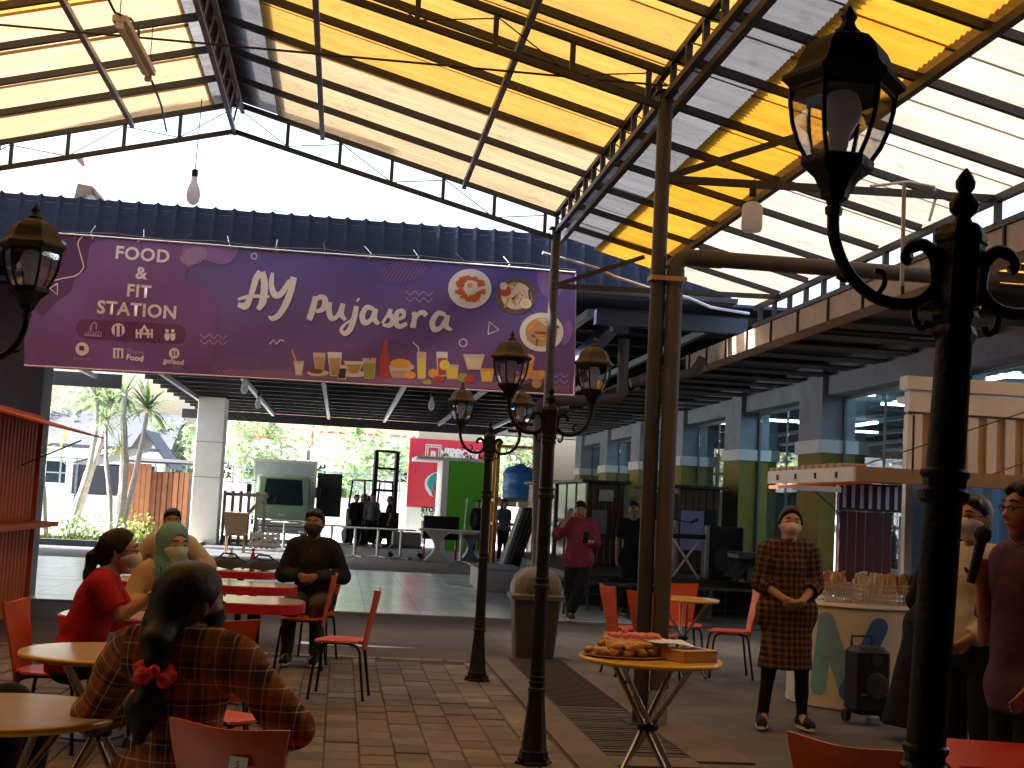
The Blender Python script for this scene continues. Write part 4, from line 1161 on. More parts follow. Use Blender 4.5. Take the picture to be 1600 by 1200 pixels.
# ------------------------------------------------------------------ chairs
def make_chair():
    t_ = thing("chair", "x", "chair", (0, 0, 0), group="orange plastic chairs on black legs")
    # local: sitter faces +Y; seat centre at origin
    def seat(u, v):
        x, y = (u - .5), (v - .5)
        sx = .40 * (1 - .10 * max(0, -y) ** 1 * 2) ; 
        k = 1 - .22 * (abs(2 * x) ** 3) * (abs(2 * y) ** 3)
        return (x * sx * k, y * .40 * k, .445 - .018 * math.cos(math.pi * x) * math.cos(math.pi * y) + .012 * (2 * y) ** 4 * (-1 if y > 0 else .4))
    b = MB(); b.slab(seat, 10, 10, .014); b.build("seat", m_orange, t_, smooth=True, angle=50)
    def back(u, v):
        x = (u - .5); w = .27 + .145 * v ** 1.2
        z = .385 + v * .455 - .005 * math.cos(2 * math.pi * x) * (v ** 6) + .004 * (v ** 8) * abs(2 * x) ** 2
        y = -.185 - .085 * v ** 1.3 - .020 * math.cos(math.pi * x) * (.4 + .6 * v) + .012 * (v ** 10)
        return (x * w, y, z)
    b = MB(); b.slab(back, 10, 10, .013); b.build("backrest", m_orange, t_, smooth=True, angle=50)
    for sx in (-1, 1):
        b = MB(); b.tube([(sx * .13, .10, .425), (sx * .165, .155, .40), (sx * .175, .17, .36), (sx * .205, .205, .012)], .0115, 8); b.build("leg", m_black, t_, smooth=True, angle=60)
        b = MB(); b.tube([(sx * .13, -.08, .425), (sx * .15, -.145, .41), (sx * .155, -.165, .37), (sx * .19, -.215, .012)], .0115, 8); b.build("leg", m_black, t_, smooth=True, angle=60)
    b = MB(); b.tube([(-.13, .10, .425), (.13, .10, .425)], .010, 6); b.tube([(-.13, -.08, .425), (.13, -.08, .425)], .010, 6); b.tube([(-.13, -.08, .425), (-.13, .10, .425)], .010, 6); b.tube([(.13, -.08, .425), (.13, .10, .425)], .010, 6); b.build("seat_frame", m_black, t_)
    for sx, sy in ((.205, .205), (-.205, .205), (.19, -.215), (-.19, -.215)):
        b = MB(); b.lathe([(.013, 0), (.014, .02)], 8, (sx, sy, .0)); b.build("foot_cap", m_black, t_)
    return t_
chair0 = make_chair(); used = []
def chair(x, y, face, label):
    """face: compass angle the sitter looks, 0 = +X, 90 = away from camera"""
    rz = R(face - 90)
    if not used:
        used.append(1); chair0.location = (x, y, 0); chair0.rotation_euler.z = rz; chair0["label"] = label; return chair0
    return dup(chair0, (x, y, 0), rz, label)
q = G(532, 1090); ch_lone = chair(q.x - .02, q.y, 172, "empty orange chair standing alone on the brick paving with its pink sheen seat")
q = G(468, 1044); chair(q.x, q.y + .05, 175, "orange chair at the right end of the nearest long red table, behind the lone chair")
chair(P(494, 900, 13.0).x, 13.0, 255, "orange chair under the man in the dark shirt")
chair(P(92, 900, 8.3).x + .02, 8.3, -8, "orange chair under the woman in the red shirt")
chair(P(384, 900, 7.9).x - .12, 7.9, 95, "orange chair seen from behind, top edge marked with dark scribbles")
chair(P(404, 1000, 6.85).x - .15, 6.85, 55, "orange chair just behind the plaid woman's right shoulder")
ch5 = chair(P(425, 1100, 4.5).x, 4.45, 64, "nearest orange chair at the bottom, back carrying a white sticker with a number")
b = MB(); b.box((0, 0, 0), (.062, .002, .050)); st = b.build("number_sticker", m_white, ch5); st.location = (.055, -.285, .735); st.rotation_euler = (R(-13), 0, 0)
me = text_mesh("5", .03, m_black); tx = bpy.data.objects.new("lettering", me); link(tx, st); tx.location = (0, -.003, 0); tx.rotation_euler = (R(90), 0, 0)
chair(P(1395, 1180, 4.4).x - .03, 4.42, 40, "orange chair back at the bottom right beside the red table corner")
chair(P(982, 950, 12.9).x, 12.75, 10, "orange chair left of the small yellow table, half hidden by the tall pole")
chair(P(1064, 950, 13.5).x, 13.45, 265, "orange chair behind the small yellow table, facing the camera")
chair(P(1140, 960, 12.9).x, 12.9, 172, "orange chair right of the small yellow table, next to the woman in the check dress")
chair(P(1022, 960, 12.2).x, 12.15, 62, "orange chair in front of the small yellow table, just right of the pole")
b = MB()
for i in range(7): b.box((-.05 + i * .014, -.276, .822), (.009, .004, .006 if i % 2 else .01))
for c_ in COL.objects:
    if c_.get("label", "").startswith("orange chair seen from behind"): b.build("scribble", m_black, c_)

# ------------------------------------------------------------------ round yellow tables
def make_round():
    t_ = thing("round_table", "x", "table", (0, 0, 0), group="round yellow tables on crossed tube legs")
    b = MB(); b.lathe([(.36, .722), (.392, .724), (.40, .732), (.40, .742), (.395, .749), (.388, .7505)], 56); b.build("table_edge", m_yellow, t_, smooth=True, angle=50)
    b = MB(); b.lathe([(.387, .7475), (.387, .7515), (.0, .7515)], 56, cap=False); b.build("tabletop", m_cream, t_, smooth=True, angle=40)
    for k in range(4):
        a = math.pi / 2 * k + .45; c_, s_ = math.cos(a), math.sin(a); o = .028
        b = MB(); b.tube([(c_ * .27 - s_ * o, s_ * .27 + c_ * o, .722), (-s_ * o, c_ * o, .37), (-c_ * .27 - s_ * o, -s_ * .27 + c_ * o, .012)], .0145, 8); b.build("leg", m_chrome, t_, smooth=True, angle=60)
        b = MB(); b.lathe([(.017, 0), (.017, .02)], 8, (-c_ * .27 - s_ * o, -s_ * .27 + c_ * o, 0)); b.build("foot_cap", m_black, t_)
    b = MB(); b.lathe([(.056, .355), (.060, .36), (.060, .385), (.056, .39)], 14); b.build("collar", m_black, t_)
    return t_
rtab = make_round(); rtab.location = (1.765, 7.42, 0); rtab.rotation_euler.z = .2
rtab["label"] = "round yellow table loaded with fried snacks and a cardboard box, beside the tall pole"
b = MB(); b.lathe([(.387, .7475), (.387, .7515), (.0, .7515)], 56, cap=False)
mt_y = b.mesh("tabletop", M("yellow_table_top", (.66, .37, .05), .2, var=.08), smooth=True)
for label, x, y, rz, yel in (("round yellow rimmed table behind the plaid woman, in front of the woman in red", P(165, 1016, 6.75).x, 6.75, .5, 0), ("nearest round yellow rimmed table at the lower left corner", P(2, 1110, 4.95).x, 4.95, .1, 0), ("small yellow table among four orange chairs, right of the tall pole", P(1082, 938, 12.75).x - .08, 12.75, .9, 1)):
    o = dup(rtab, (x, y, 0), rz, label)
    if yel:
        o.scale = (.84, .84, 1)
        [c_ for c_ in o.children if c_.name.startswith("tabletop")][0].data = mt_y
[c_ for c_ in rtab.children if c_.name.startswith("tabletop")][0].data = mt_y

# snacks on the table
TZ = .752; tc_ = Vector((1.765, 7.42, TZ))
m_fry = M("fried_batter", (.62, .30, .07), .7, var=.45, scale=40, bump=.8, bscale=120)
m_fry2 = M("golden_batter", (.62, .38, .12), .65, var=.4, scale=50, bump=.8, bscale=100)
def lump(seed, r_):
    bm = bmesh.new(); bmesh.ops.create_icosphere(bm, subdivisions=2, radius=r_)
    q_ = random.Random(seed)
    ph = [q_.uniform(0, 6) for _ in range(6)]
    for v in bm.verts:
        n_ = v.co / r_; k = 1 + .16 * math.sin(4 * n_.x + ph[0]) * math.sin(5 * n_.y + ph[1]) + .12 * math.sin(9 * n_.z + ph[2] + 6 * n_.x) + .07 * math.sin(14 * n_.y + ph[3])
        v.co = Vector((v.co.x * k * 1.15, v.co.y * k, v.co.z * k * .62))
    me = bpy.data.meshes.new("fried_snack"); bm.to_mesh(me); bm.free(); me.polygons.foreach_set("use_smooth", [True] * len(me.polygons)); return me
lm = [lump(i, .034) for i in range(5)]
for i, me in enumerate(lm): me.materials.append(m_fry if i % 2 else m_fry2)
tr = thing("snack_heap", "heap of golden fried snacks on the left half of the yellow table", "food", tc_ + Vector((-.15, -.02, 0)))
b = MB(); b.lathe([(.19, 0), (.235, .010), (.232, .014), (.185, .006), (0, .006)], 30, cap=False, sx=1, sy=.8); b.build("paper_plate", M("brown_paper", (.45, .26, .10), .8), tr)
for i in range(44):
    a, rr = rnd.uniform(0, 6.28), .205 * math.sqrt(rnd.random()); lay = 0 if i < 28 else 1
    if lay: rr *= .7
    place("fried_snack", lm[i % 5], tr, (rr * math.cos(a), rr * .76 * math.sin(a), .030 + lay * .034), (rnd.uniform(-.4, .4), rnd.uniform(-.4, .4), rnd.uniform(0, 6)), (rnd.uniform(.8, 1.15),) * 3)
pk = thing("snack_tray", "open paper tray of small pink cakes lying on top of the fried snacks", "food", tc_ + Vector((-.06, .10, .088)), .1)
b = MB(); b.box((0, 0, 0), (.34, .20, .006)); b.box((0, .1, .012), (.34, .004, .024)); b.build("tray", M("pink_card", (.70, .42, .36), .6), pk)
m_pink = M("pink_cake", (.72, .22, .22), .6, var=.3, scale=20)
for i in range(18):
    b = MB(); b.bevbox((0, 0, 0), (.036, .036, .024), .006); o = b.build("cake", m_pink, pk); o.location = (-.13 + .047 * (i % 6) + rnd.uniform(-.006, .006), -.06 + .055 * (i // 6), .017 + rnd.uniform(0, .003)); o.rotation_euler.z = rnd.uniform(-.5, .5)
b = MB(); b.bevbox((0, 0, 0), (.036, .036, .03), .008); o = b.build("cake", m_pink, pk); o.location = (-.08, -.02, .046); o.rotation_euler.z = .4
wp = MB(); wp.slab(lambda u, v: ((u - .5) * .22, (v - .5) * .17, .022 + .012 * math.sin(3 * u + 1) + .03 * v * (u - .3)), 8, 6, .0015)
o = wp.build("paper_sheet", m_white); o.location = tc_ + Vector((.10, -.06, .062)); o.rotation_euler.z = .25
tag(o, "loose white paper sheet lying across the front of the pink cakes", "paper")
bx = thing("snack_box", "brown cardboard box with a clear window on the right of the yellow table", "box", tc_ + Vector((.19, -.11, 0)), .42)
m_card = M("brown_card", (.50, .27, .11), .75, var=.12, scale=9)
b = MB(); b.bevbox((0, 0, .028), (.24, .20, .056), .003); b.build("tray", m_card, bx)
b = MB(); b.bevbox((0, 0, .0605), (.246, .206, .008), .003); lid = b.build("lid", M("brown_card_lid", (.55, .30, .13), .7), bx)
b = MB(); b.bbox((-.08, -.05, .0645), (.08, .05, .0665)); b.build("window_film", M("film_over_dark", (.08, .05, .06), .1), lid)

# ------------------------------------------------------------------ long red tables
def red_table(label, x1, y, length, depth, ends=True):
    t_ = thing("red_table", label, "table", (x1 - length / 2, y, 0), group="long tables with thick red edges")
    def rr(hx, hy, r_, n=7):
        out = []
        for cx, cy, a0 in ((hx - r_, hy - r_, 0), (-hx + r_, hy - r_, 90), (-hx + r_, -hy + r_, 180), (hx - r_, -hy + r_, 270)):
            for i in range(n + 1):
                a = R(a0 + 90 * i / n); out.append((cx + r_ * math.cos(a), cy + r_ * math.sin(a)))
        return out
    hx, hy = length / 2, depth / 2
    b = MB(); b.prism(rr(hx, hy, min(hy, hx) * .82), 'z', .675, .744); b.build("table_edge", m_red, t_)
    b = MB(); b.prism(rr(hx - .012, hy - .012, min(hy, hx) * .80), 'z', .73, .750); b.build("tabletop", m_redtop, t_)
    for s_ in (-1, 1):
        b = MB(); b.tube([(s_ * hx * .55, 0, .02), (s_ * hx * .55, 0, .675)], .035, 10); b.lathe([(.22, 0), (.21, .015), (.05, .025)], 16, (s_ * hx * .55, 0, 0)); b.build("pedestal", m_black, t_)
    return t_
red_table("long red table farthest from the camera, carrying two black bags", P(438, 885, 14.2).x, 14.2, 1.75, .70)
red_table("middle long red table with a glossy reflecting top", P(465, 910, 12.1).x, 12.1, 1.7, .72)
red_table("nearest of the three stacked-looking long red tables, pinkish top", P(478, 935, 10.3).x, 10.3, 1.6, .74)
red_table("red table in front of the woman in the red shirt", P(352, 955, 8.75).x, 8.72, 1.0, .72)
t_ = thing("red_table", "plain red table corner at the bottom right of the picture", "table", (P(1600, 1180, 4.7).x + .12, 4.62, 0), R(-14), group="long tables with thick red edges")
b = MB(); b.bevbox((0, 0, .735), (.90, .62, .03), .012); b.build("tabletop", M("glossy_red_top", (.60, .045, .03), .25, var=.08), t_)
for sx in (-1, 1):
    for sy in (-1, 1):
        b = MB(); b.tube([(sx * .38, sy * .25, 0), (sx * .38, sy * .25, .72)], .016, 8); b.build("leg", m_black, t_)

# bags and bottles on the far red table
def bag(label, x, y):
    t_ = thing("bag", label, "bag", (x, y, .751), group="black bags on the red table")
    b = MB(); b.slab(lambda u, v: ((u - .5) * .42, (v - .5) * .22, .015 + .11 * (math.sin(math.pi * u) ** .5) * (math.sin(math.pi * v) ** .5) + .01 * math.sin(9 * u)), 10, 8, .01); b.build("bag_body", m_black, t_, smooth=True)
    b = MB(); b.tube([(-.1, 0, .11), (-.05, -.03, .16), (.06, -.03, .155), (.12, 0, .10)], .01, 6); b.build("strap", m_black, t_)
    return t_
bag("black bag lying on the far red table below the column", P(357, 875, 14.2).x, 14.2)
bag("black bag lying on the far red table near the dark shirted man's elbow", P(412, 875, 14.2).x, 14.15)
def bottle(label, px, mcap, mbody):
    t_ = thing("bottle", label, "bottle", (P(px, 870, 14.3).x, 14.32, .751))
    b = MB(); b.lathe([(.028, 0), (.032, .01), (.032, .12), (.012, .17), (.012, .19)], 10); b.build("bottle_body", mbody, t_, smooth=True)
    b = MB(); b.lathe([(.015, .19), (.015, .215)], 8); b.build("cap", mcap, t_)
    b = MB(); b.lathe([(.033, .05), (.033, .1)], 10, cap=False); b.build("wrapper", m_red, t_)
bottle("white bottle with a red band on the far red table", 361, m_white, m_offwhite)
bottle("small red bottle on the far red table, between the bags", 395, m_red, M("red_bottle", (.4, .02, .02), .3))

# ------------------------------------------------------------------ litter bin
lb = thing("litter_bin", "tall grey litter bin with a domed flap lid behind the middle lamp post", "bin", (2.08, 14.0, 0))
m_bin = M("grey_bin_plastic", (.045, .042, .042), .5, var=.15); m_bin2 = M("tan_bin_lid", (.12, .10, .085), .5, var=.15)
def rrect(hx, hy, r_, n=5):
    out = []
    for cx, cy, a0 in ((hx - r_, hy - r_, 0), (-hx + r_, hy - r_, 90), (-hx + r_, -hy + r_, 180), (hx - r_, -hy + r_, 270)):
        for i in range(n + 1):
            a = R(a0 + 90 * i / n); out.append((cx + r_ * math.cos(a), cy + r_ * math.sin(a)))
    return out
def loft(mb, sections):
    n = len(sections[0][0]); vs = [(x, y, z) for poly, z in sections for x, y in poly]; fs = []
    for i in range(len(sections) - 1):
        for k in range(n):
            j = (k + 1) % n; fs.append((i * n + k, i * n + j, (i + 1) * n + j, (i + 1) * n + k))
    fs.append(tuple(range(n - 1, -1, -1))); fs.append(tuple((len(sections) - 1) * n + k for k in range(n)))
    mb.add(vs, fs)
b = MB(); loft(b, [(rrect(.20, .17, .05), 0), (rrect(.245, .21, .06), .60)]); b.build("bin_body", m_bin, lb, smooth=True, angle=50)
b = MB(); loft(b, [(rrect(.275, .24, .06), .595), (rrect(.28, .245, .06), .64), (rrect(.262, .23, .06), .655)]); b.build("rim", m_bin2, lb, smooth=True, angle=40)
b = MB(); loft(b, [(rrect(.255, .225, .06), .652), (rrect(.25, .21, .06), .74), (rrect(.22, .18, .06), .83), (rrect(.16, .13, .06), .90), (rrect(.07, .06, .04), .93)]); b.build("lid", m_bin2, lb, smooth=True, angle=60)
b = MB(); b.slab(lambda u, v: ((u - .5) * .26 * (1 - .25 * v), -.228 + .062 * v ** 1.6, .67 + .17 * v), 6, 5, .01); b.build("flap", m_bin, lb)

# ------------------------------------------------------------------ orange kiosk on the left: its serving side faces the tables
def corr_wall(mb, x0, x1, y, z0, z1, pitch=.16, d=.03):
    n = int((x1 - x0) / pitch)
    poly = []
    for i in range(n):
        xa = x0 + i * pitch; poly += [(xa, y), (xa + pitch * .35, y), (xa + pitch * .5, y + d), (xa + pitch * .85, y + d)]
    vs = [(x, yy, z) for z in (z0, z1) for x, yy in poly]; m_ = len(poly)
    mb.add(vs, [(i, i + 1, m_ + i + 1, m_ + i) for i in range(m_ - 1)])
m_orkiosk = M("orange_painted_steel", (.52, .10, .02), .5, var=.18, scale=3, spec=.2)
q = G(40, 953)
KX, KY1, KY0 = q.x, q.y, q.y - 3.4
k = thing("orange_kiosk", "orange corrugated container kiosk at the left edge with a fold-out awning and shelf", "kiosk", (0, 0, 0))
for z0, z1 in ((.12, 1.04), (1.10, 2.26)):
    n_ = int((KY1 - KY0 - .1) / .17)
    for i in range(n_):
        b = MB(); y = KY0 + .05 + i * .17; b.prism([(KX - .03, y), (KX, y + .03), (KX, y + .11), (KX - .03, y + .14)], 'z', z0, z1); b.build("rib", m_orkiosk, k)
b = MB(); b.bbox((KX - 2.2, KY0, .1), (KX - .031, KY1, 2.28)); b.build("container_body", m_orkiosk, k)
b = MB(); b.bbox((KX - .029, KY0, 0), (KX + .02, KY1 + .02, .115)); b.bbox((KX - .05, KY1 + .003, .117), (KX + .022, KY1 + .06, 2.3)); b.build("corner_frame", m_orkiosk, k)
b = MB(); b.prism([(KX + .02, 2.27), (KX + .76, 2.10), (KX + .76, 2.12), (KX + .02, 2.30)], 'y', KY0 + .2, KY1 - .02); b.build("awning", m_orkiosk, k)
b = MB(); b.bbox((KX - 2.2, KY0 - .03, 2.283), (KX + .04, KY1 + .05, 2.33)); b.build("roof", m_orkiosk, k)
b = MB(); b.bbox((KX + .002, KY0 + .1, 1.045), (KX + .30, KY1 - .05, 1.075)); b.bbox((KX + .302, KY0 + .1, 1.02), (KX + .315, KY1 - .05, 1.08)); b.build("shelf", m_orkiosk, k)
b = MB(); b.tube([(KX + .6, KY1 - .6, 2.05), (KX + .02, KY1 - .9, 1.72)], .009, 5); b.build("stay", m_black, k)
me = text_mesh("01", .13, m_black); o = bpy.data.objects.new("lettering", me); link(o, k); o.location = (KX + .003, KY1 - .35, .42); o.rotation_euler = (R(90), 0, R(90))

# ------------------------------------------------------------------ stalls on the right
m_kw = M("white_container_paint", (.60, .63, .70), .4, var=.12, scale=3)
m_ktan = M("tan_panel", (.36, .25, .16), .5, var=.12, scale=3)
m_kblue = M("blue_interior_panel", (.17, .38, .78), .35, var=.12)
m_kor = M("orange_red_frame", (.52, .07, .02), .4, var=.1)
ks = thing("white_kiosk", "white container kiosk on the right with ribbed upper front, blue inside and a tan awning", "kiosk", (0, 0, 0))
WY = 11.6
wx0 = P(1418, 700, WY).x; wx1 = wx0 + 3.2
zt_ = P(1440, 610, WY).z
b = MB()
n = 18; pw = (wx1 - wx0) / n
for i in range(n):
    x = wx0 + i * pw
    o = MB(); o.bbox((x + .03, WY - .03, 2.06), (x + pw - .055, WY, zt_ - .22)); o.build("rib", m_kw, ks)
b.bbox((wx0, WY + .003, 2.03), (wx1, WY + .06, zt_ - .10)); b.build("upper_panel", m_ktan, ks)
b = MB(); b.bbox((wx0 - .02, WY - .06, zt_ - .20), (wx1, WY + .05, zt_ - .02)); b.bbox((wx0 - .05, WY - .08, zt_), (wx1, WY + .09, zt_ + .12)); b.build("top_fascia", m_kw, ks)
b = MB(); b.bbox((wx0 - .02, WY - .03, .0), (wx0 + .05, WY + .05, zt_ - .23)); b.bbox((wx0 + .30, WY - .02, .0), (wx0 + .36, WY + .05, 2.0)); b.build("corner_post", m_kw, ks)
b = MB(); corr_wall(b, P(1462, 800, WY + 1.5).x, wx1, WY + 1.5, .05, zt_ - .3, .2, .035); b.build("back_wall", m_kblue, ks)
b = MB(); b.bbox((wx0 + .062, WY + .1, .6), (wx0 + .30, WY + .14, 1.95)); b.build("blue_panel", m_kblue, ks)
b = MB(); b.bbox((wx0 + .1, WY + .07, zt_ - .09), (wx1, WY + .5, zt_ - .03)); b.build("roof", m_kw, ks)
# awning
AZ = 1.93
ax0, ay0 = P(1337, 738, 10.3).x, 10.3
b = MB(); b.bbox((ax0, ay0, AZ - .005), (ax0 + 4, WY - .065, AZ + .055)); b.build("awning_panel", m_ktan, ks)
b = MB(); b.bbox((ax0 - .003, ay0 - .02, AZ - .04), (ax0 + 4, ay0 - .002, AZ + .075)); b.build("awning_front_rail", m_ktan, ks)
b = MB(); b.bbox((ax0 - .025, ay0 - .022, AZ - .045), (ax0 - .005, 12.45, AZ + .07)); b.build("awning_side_rail", m_kw, ks)
b = MB(); b.bbox((ax0, WY - .06, AZ - .003), (ax0 + .36, 12.45, AZ + .05)); b.build("awning_panel", m_kw, ks)
for i in range(11):
    b = MB(); b.bevbox((ax0 + .10, ay0 + .35 + i * .175, AZ + .085), (.22, .11, .045), .006); b.build("awning_rib", m_ktan, ks)
for i in range(4):
    b = MB(); b.box((ax0 - .03, ay0 + .35 + i * .5, AZ + .01), (.01, .03, .05)); b.build("awning_slot", m_black, ks)
for a, c_ in (((ax0 + .1, ay0 + .4, AZ + .06), (wx0 + 1.2, WY - .05, zt_ - .1)), ((ax0 + 1.2, ay0 + .2, AZ + .06), (wx0 + 2.6, WY - .05, zt_))):
    b = MB(); b.tube([a, c_], .006, 5); b.build("stay_cable", m_wire, ks)

# orange-framed booth further back
ob = thing("orange_booth", "orange framed booth with a maroon roller panel and a red awning behind the white kiosk", "kiosk", (0, 0, 0))
OY = 15.2
ox0, ox1 = P(1310, 800, OY).x, P(1432, 800, OY).x
m_mar = M("maroon_panel", (.10, .022, .022), .5, var=.15)
b = MB(); b.bbox((ox1 - .07, OY - .05, 0), (ox1, OY + .04, 2.02)); b.bbox((ox0, OY - .05, 2.03), (ox1 + .02, OY + .04, 2.12)); b.build("frame", m_kor, ob)
b = MB(); b.bbox((ox0 - .03, OY - .02, 0), (ox0, OY + .02, 2.02)); b.build("white_post", m_kw, ob)
b = MB()
pl = [ox0 + .03 + i * .11 for i in range(6)]
for x in pl:
    o = MB(); o.bevbox((x + .05, OY + .06, .85), (.10, .03, 1.68), .006); o.build("shutter_slat", m_mar, ob)
for i in range(8):
    o = MB(); o.bbox((ox0 + .06 + i * .105, OY + .02, 1.73), (ox0 + .10 + i * .105, OY + .03, 2.0)); o.build("bright_slot", m_white, ob)
b = MB(); b.bbox((ox0, OY + .035, 1.70), (ox1 - .08, OY + .05, 2.025)); b.build("upper_panel", m_mar, ob)
b = MB(); b.bbox((ox1 - .19, OY + .055, .3), (ox1 - .09, OY + .06, 1.66)); b.build("pale_panel", m_kw, ob)
bx0 = P(1182, 768, 15.6).x
b = MB(); b.prism([(bx0, 1.90), (ox1, 2.10), (ox1, 2.135), (bx0, 1.935)], 'y', OY - .9, OY - .06); b.build("awning", m_kor, ob)
b = MB(); b.bbox((bx0 - .005, OY - .91, 1.88), (bx0 + .55, OY - .902, 1.94)); b.build("awning_edge", m_kw, ob)
b = MB(); b.tube([(ox0, OY - .05, 1.65), (ox0 - .55, OY - .5, 1.95)], .008, 5); b.build("stay", m_black, ob)

# white round counter with blue emblem
rc = thing("round_counter", "white curved counter with a big blue slanted emblem behind the woman in the check dress", "counter", (P(1345, 1050, 11.35).x, 11.45, 0))
m_cnt = M("white_counter_vinyl", (.58, .57, .55), .45, var=.06)
RC = .60
b = MB(); b.lathe([(RC, .0), (RC, .84)], 48); b.build("drum", m_cnt, rc, smooth=True)
b = MB(); b.lathe([(RC + .02, .842), (RC + .025, .85), (RC + .02, .872), (0, .875)], 48, cap=False); b.build("counter_top", m_white, rc, smooth=True)
b = MB(); b.lathe([(RC + .006, .0), (RC + .008, .05)], 48, cap=False); b.build("plinth", m_offwhite, rc)
def wrap_band(s0, z0, s1, z1, w, mat, lift):
    b = MB(); n = 14; vs = []; fs = []
    dx, dz = s1 - s0, z1 - z0; L_ = math.hypot(dx, dz); nx, nz = -dz / L_, dx / L_
    pts_ = []
    for i in range(-6, n + 7):
        if i < 0: t = 0; ext = math.sin(i / 6 * math.pi / 2); hw = math.cos(i / 6 * math.pi / 2)
        elif i > n: t = 1; ext = math.sin((i - n) / 6 * math.pi / 2); hw = math.cos((i - n) / 6 * math.pi / 2)
        else: t = i / n; ext = 0; hw = 1
        s_ = s0 + dx * t + dx / L_ * ext * w / 2; z = z0 + dz * t + dz / L_ * ext * w / 2
        for q_ in (-1, 0, 1):
            ss, zz = s_ + nx * w / 2 * hw * q_, z + nz * w / 2 * hw * q_
            a = -math.pi / 2 - .42 + ss / RC
            vs.append(((RC + lift) * math.cos(a), (RC + lift) * math.sin(a), zz))
    m_ = len(vs) // 3
    for i in range(m_ - 1):
        for q_ in (0, 1): fs.append((3 * i + q_, 3 * i + q_ + 1, 3 * i + 4 + q_, 3 * i + 3 + q_))
    b.add(vs, fs); b.build("emblem", mat, rc)
wrap_band(-.30, .17, -.24, .72, .15, M("turquoise_vinyl", (.16, .40, .52), .45), .003)
wrap_band(-.24, .72, -.04, .16, .15, M("pale_blue_vinyl", (.18, .34, .56), .45), .0045)
wrap_band(-.04, .15, .20, .70, .15, M("deep_blue_vinyl", (.04, .13, .42), .45), .006)

# baskets with snack bags on the counter
def basket(label, x, y, rz, cols, z=.876):
    t_ = thing("snack_basket", label, "basket", (x, y, z), rz, group="white plastic baskets of snack bags on the counter")
    w, d, h_ = .30, .24, .16
    b = MB()
    for zz in (.005, .045, .085, .125, h_):
        for s_ in (-1, 1):
            b.box((0, s_ * d / 2, zz), (w, .006, .010)); b.box((s_ * w / 2, 0, zz), (.006, d, .010))
    for i in range(11):
        for s_ in (-1, 1): b.box((-w / 2 + w * i / 10, s_ * d / 2, h_ / 2), (.007, .005, h_))
    for i in range(8):
        for s_ in (-1, 1): b.box((s_ * w / 2, -d / 2 + d * i / 7, h_ / 2), (.005, .007, h_))
    b.bbox((-w / 2, -d / 2, 0), (w / 2, d / 2, .004)); b.build("crate", m_offwhite, t_)
    for i in range(9):
        q_ = random.Random(i + int(x * 100)); m_ = cols[i % len(cols)]
        b = MB(); b.slab(lambda u, v: ((u - .5) * .09 * (1 - .2 * abs(2 * v - 1)), .022 * math.sin(math.pi * u) * math.sin(math.pi * min(1, v * 1.1)) + .006 * math.sin(11 * v + 6 * u), v * .17), 5, 7, .012)
        o = b.build("snack_bag", m_, t_, smooth=True); o.location = (-.10 + .10 * (i % 3) + q_.uniform(-.02, .02), -.07 + .07 * (i // 3), .06 + q_.uniform(0, .04)); o.rotation_euler = (q_.uniform(-.3, .3), q_.uniform(-.35, .35), q_.uniform(-.6, .6))
    return t_
m_bag1 = M("clear_bag_orange_chips", (.72, .42, .22), .15, var=.5, scale=30); m_bag2 = M("clear_bag_pale_chips", (.74, .62, .48), .12, var=.4, scale=30); m_bag3 = M("dark_label_bag", (.12, .05, .03), .35, var=.9, scale=25)
cx, cy = rc.location.x, rc.location.y
basket("left basket on the counter, clear bags of orange chips next to the woman's elbow", cx - .32, cy - .20, .25, [m_bag1, m_bag2])
basket("middle basket on the counter, pale clear bags", cx - .02, cy - .38, 0, [m_bag2, m_bag2, m_bag1])
basket("right basket on the counter, bags with dark round labels", cx + .30, cy - .22, -.3, [m_bag3, m_bag1])
cb = MB(); cb.bevbox((0, 0, .09), (.24, .16, .18), .006); o = cb.build("carton", m_card); o.location = (cx + .12, cy + .08, .876); o.rotation_euler.z = .15
tag(o, "tan carton standing behind the snack baskets on the counter", "box")

# trolley loudspeaker
sp = thing("loudspeaker", "black trolley loudspeaker with a red light strip standing before the round counter", "speaker", (P(1357, 1120, 10.25).x, 10.3, 0), R(10))
b = MB(); b.bevbox((0, 0, .33), (.29, .26, .52), .04); b.build("cabinet", m_black, sp, smooth=True, angle=40)
b = MB(); b.lathe([(.10, 0), (.105, .008), (.08, .015), (0, .006)], 20); b_ = b.build("woofer", m_steel_dark, sp, smooth=True); b_.location = (0, -.132, .30); b_.rotation_euler.x = R(90)
b = MB(); b.lathe([(.045, 0), (.047, .006), (0, .004)], 14); b_ = b.build("tweeter", m_steel_dark, sp); b_.location = (0, -.132, .50); b_.rotation_euler.x = R(90)
b = MB(); b.bbox((-.13, -.137, .225), (.13, -.131, .24)); b.build("light_strip", M("dull_red_strip", (.30, .04, .02), .4), sp)
b = MB(); b.tube([(-.09, .09, .58), (-.09, .09, .66), (.09, .09, .66), (.09, .09, .58)], .01, 6); b.build("handle", m_black, sp)
for s_ in (-1, 1):
    b = MB(); b.lathe([(.045, -.02), (.05, -.015), (.05, .015), (.045, .02)], 14); b_ = b.build("wheel", m_black, sp, smooth=True); b_.location = (s_ * .15, .05, .051); b_.rotation_euler.y = R(90)
b = MB(); b.bevbox((0, -.10, .035), (.10, .05, .065), .012); b.build("front_foot", m_steel_grey, sp)

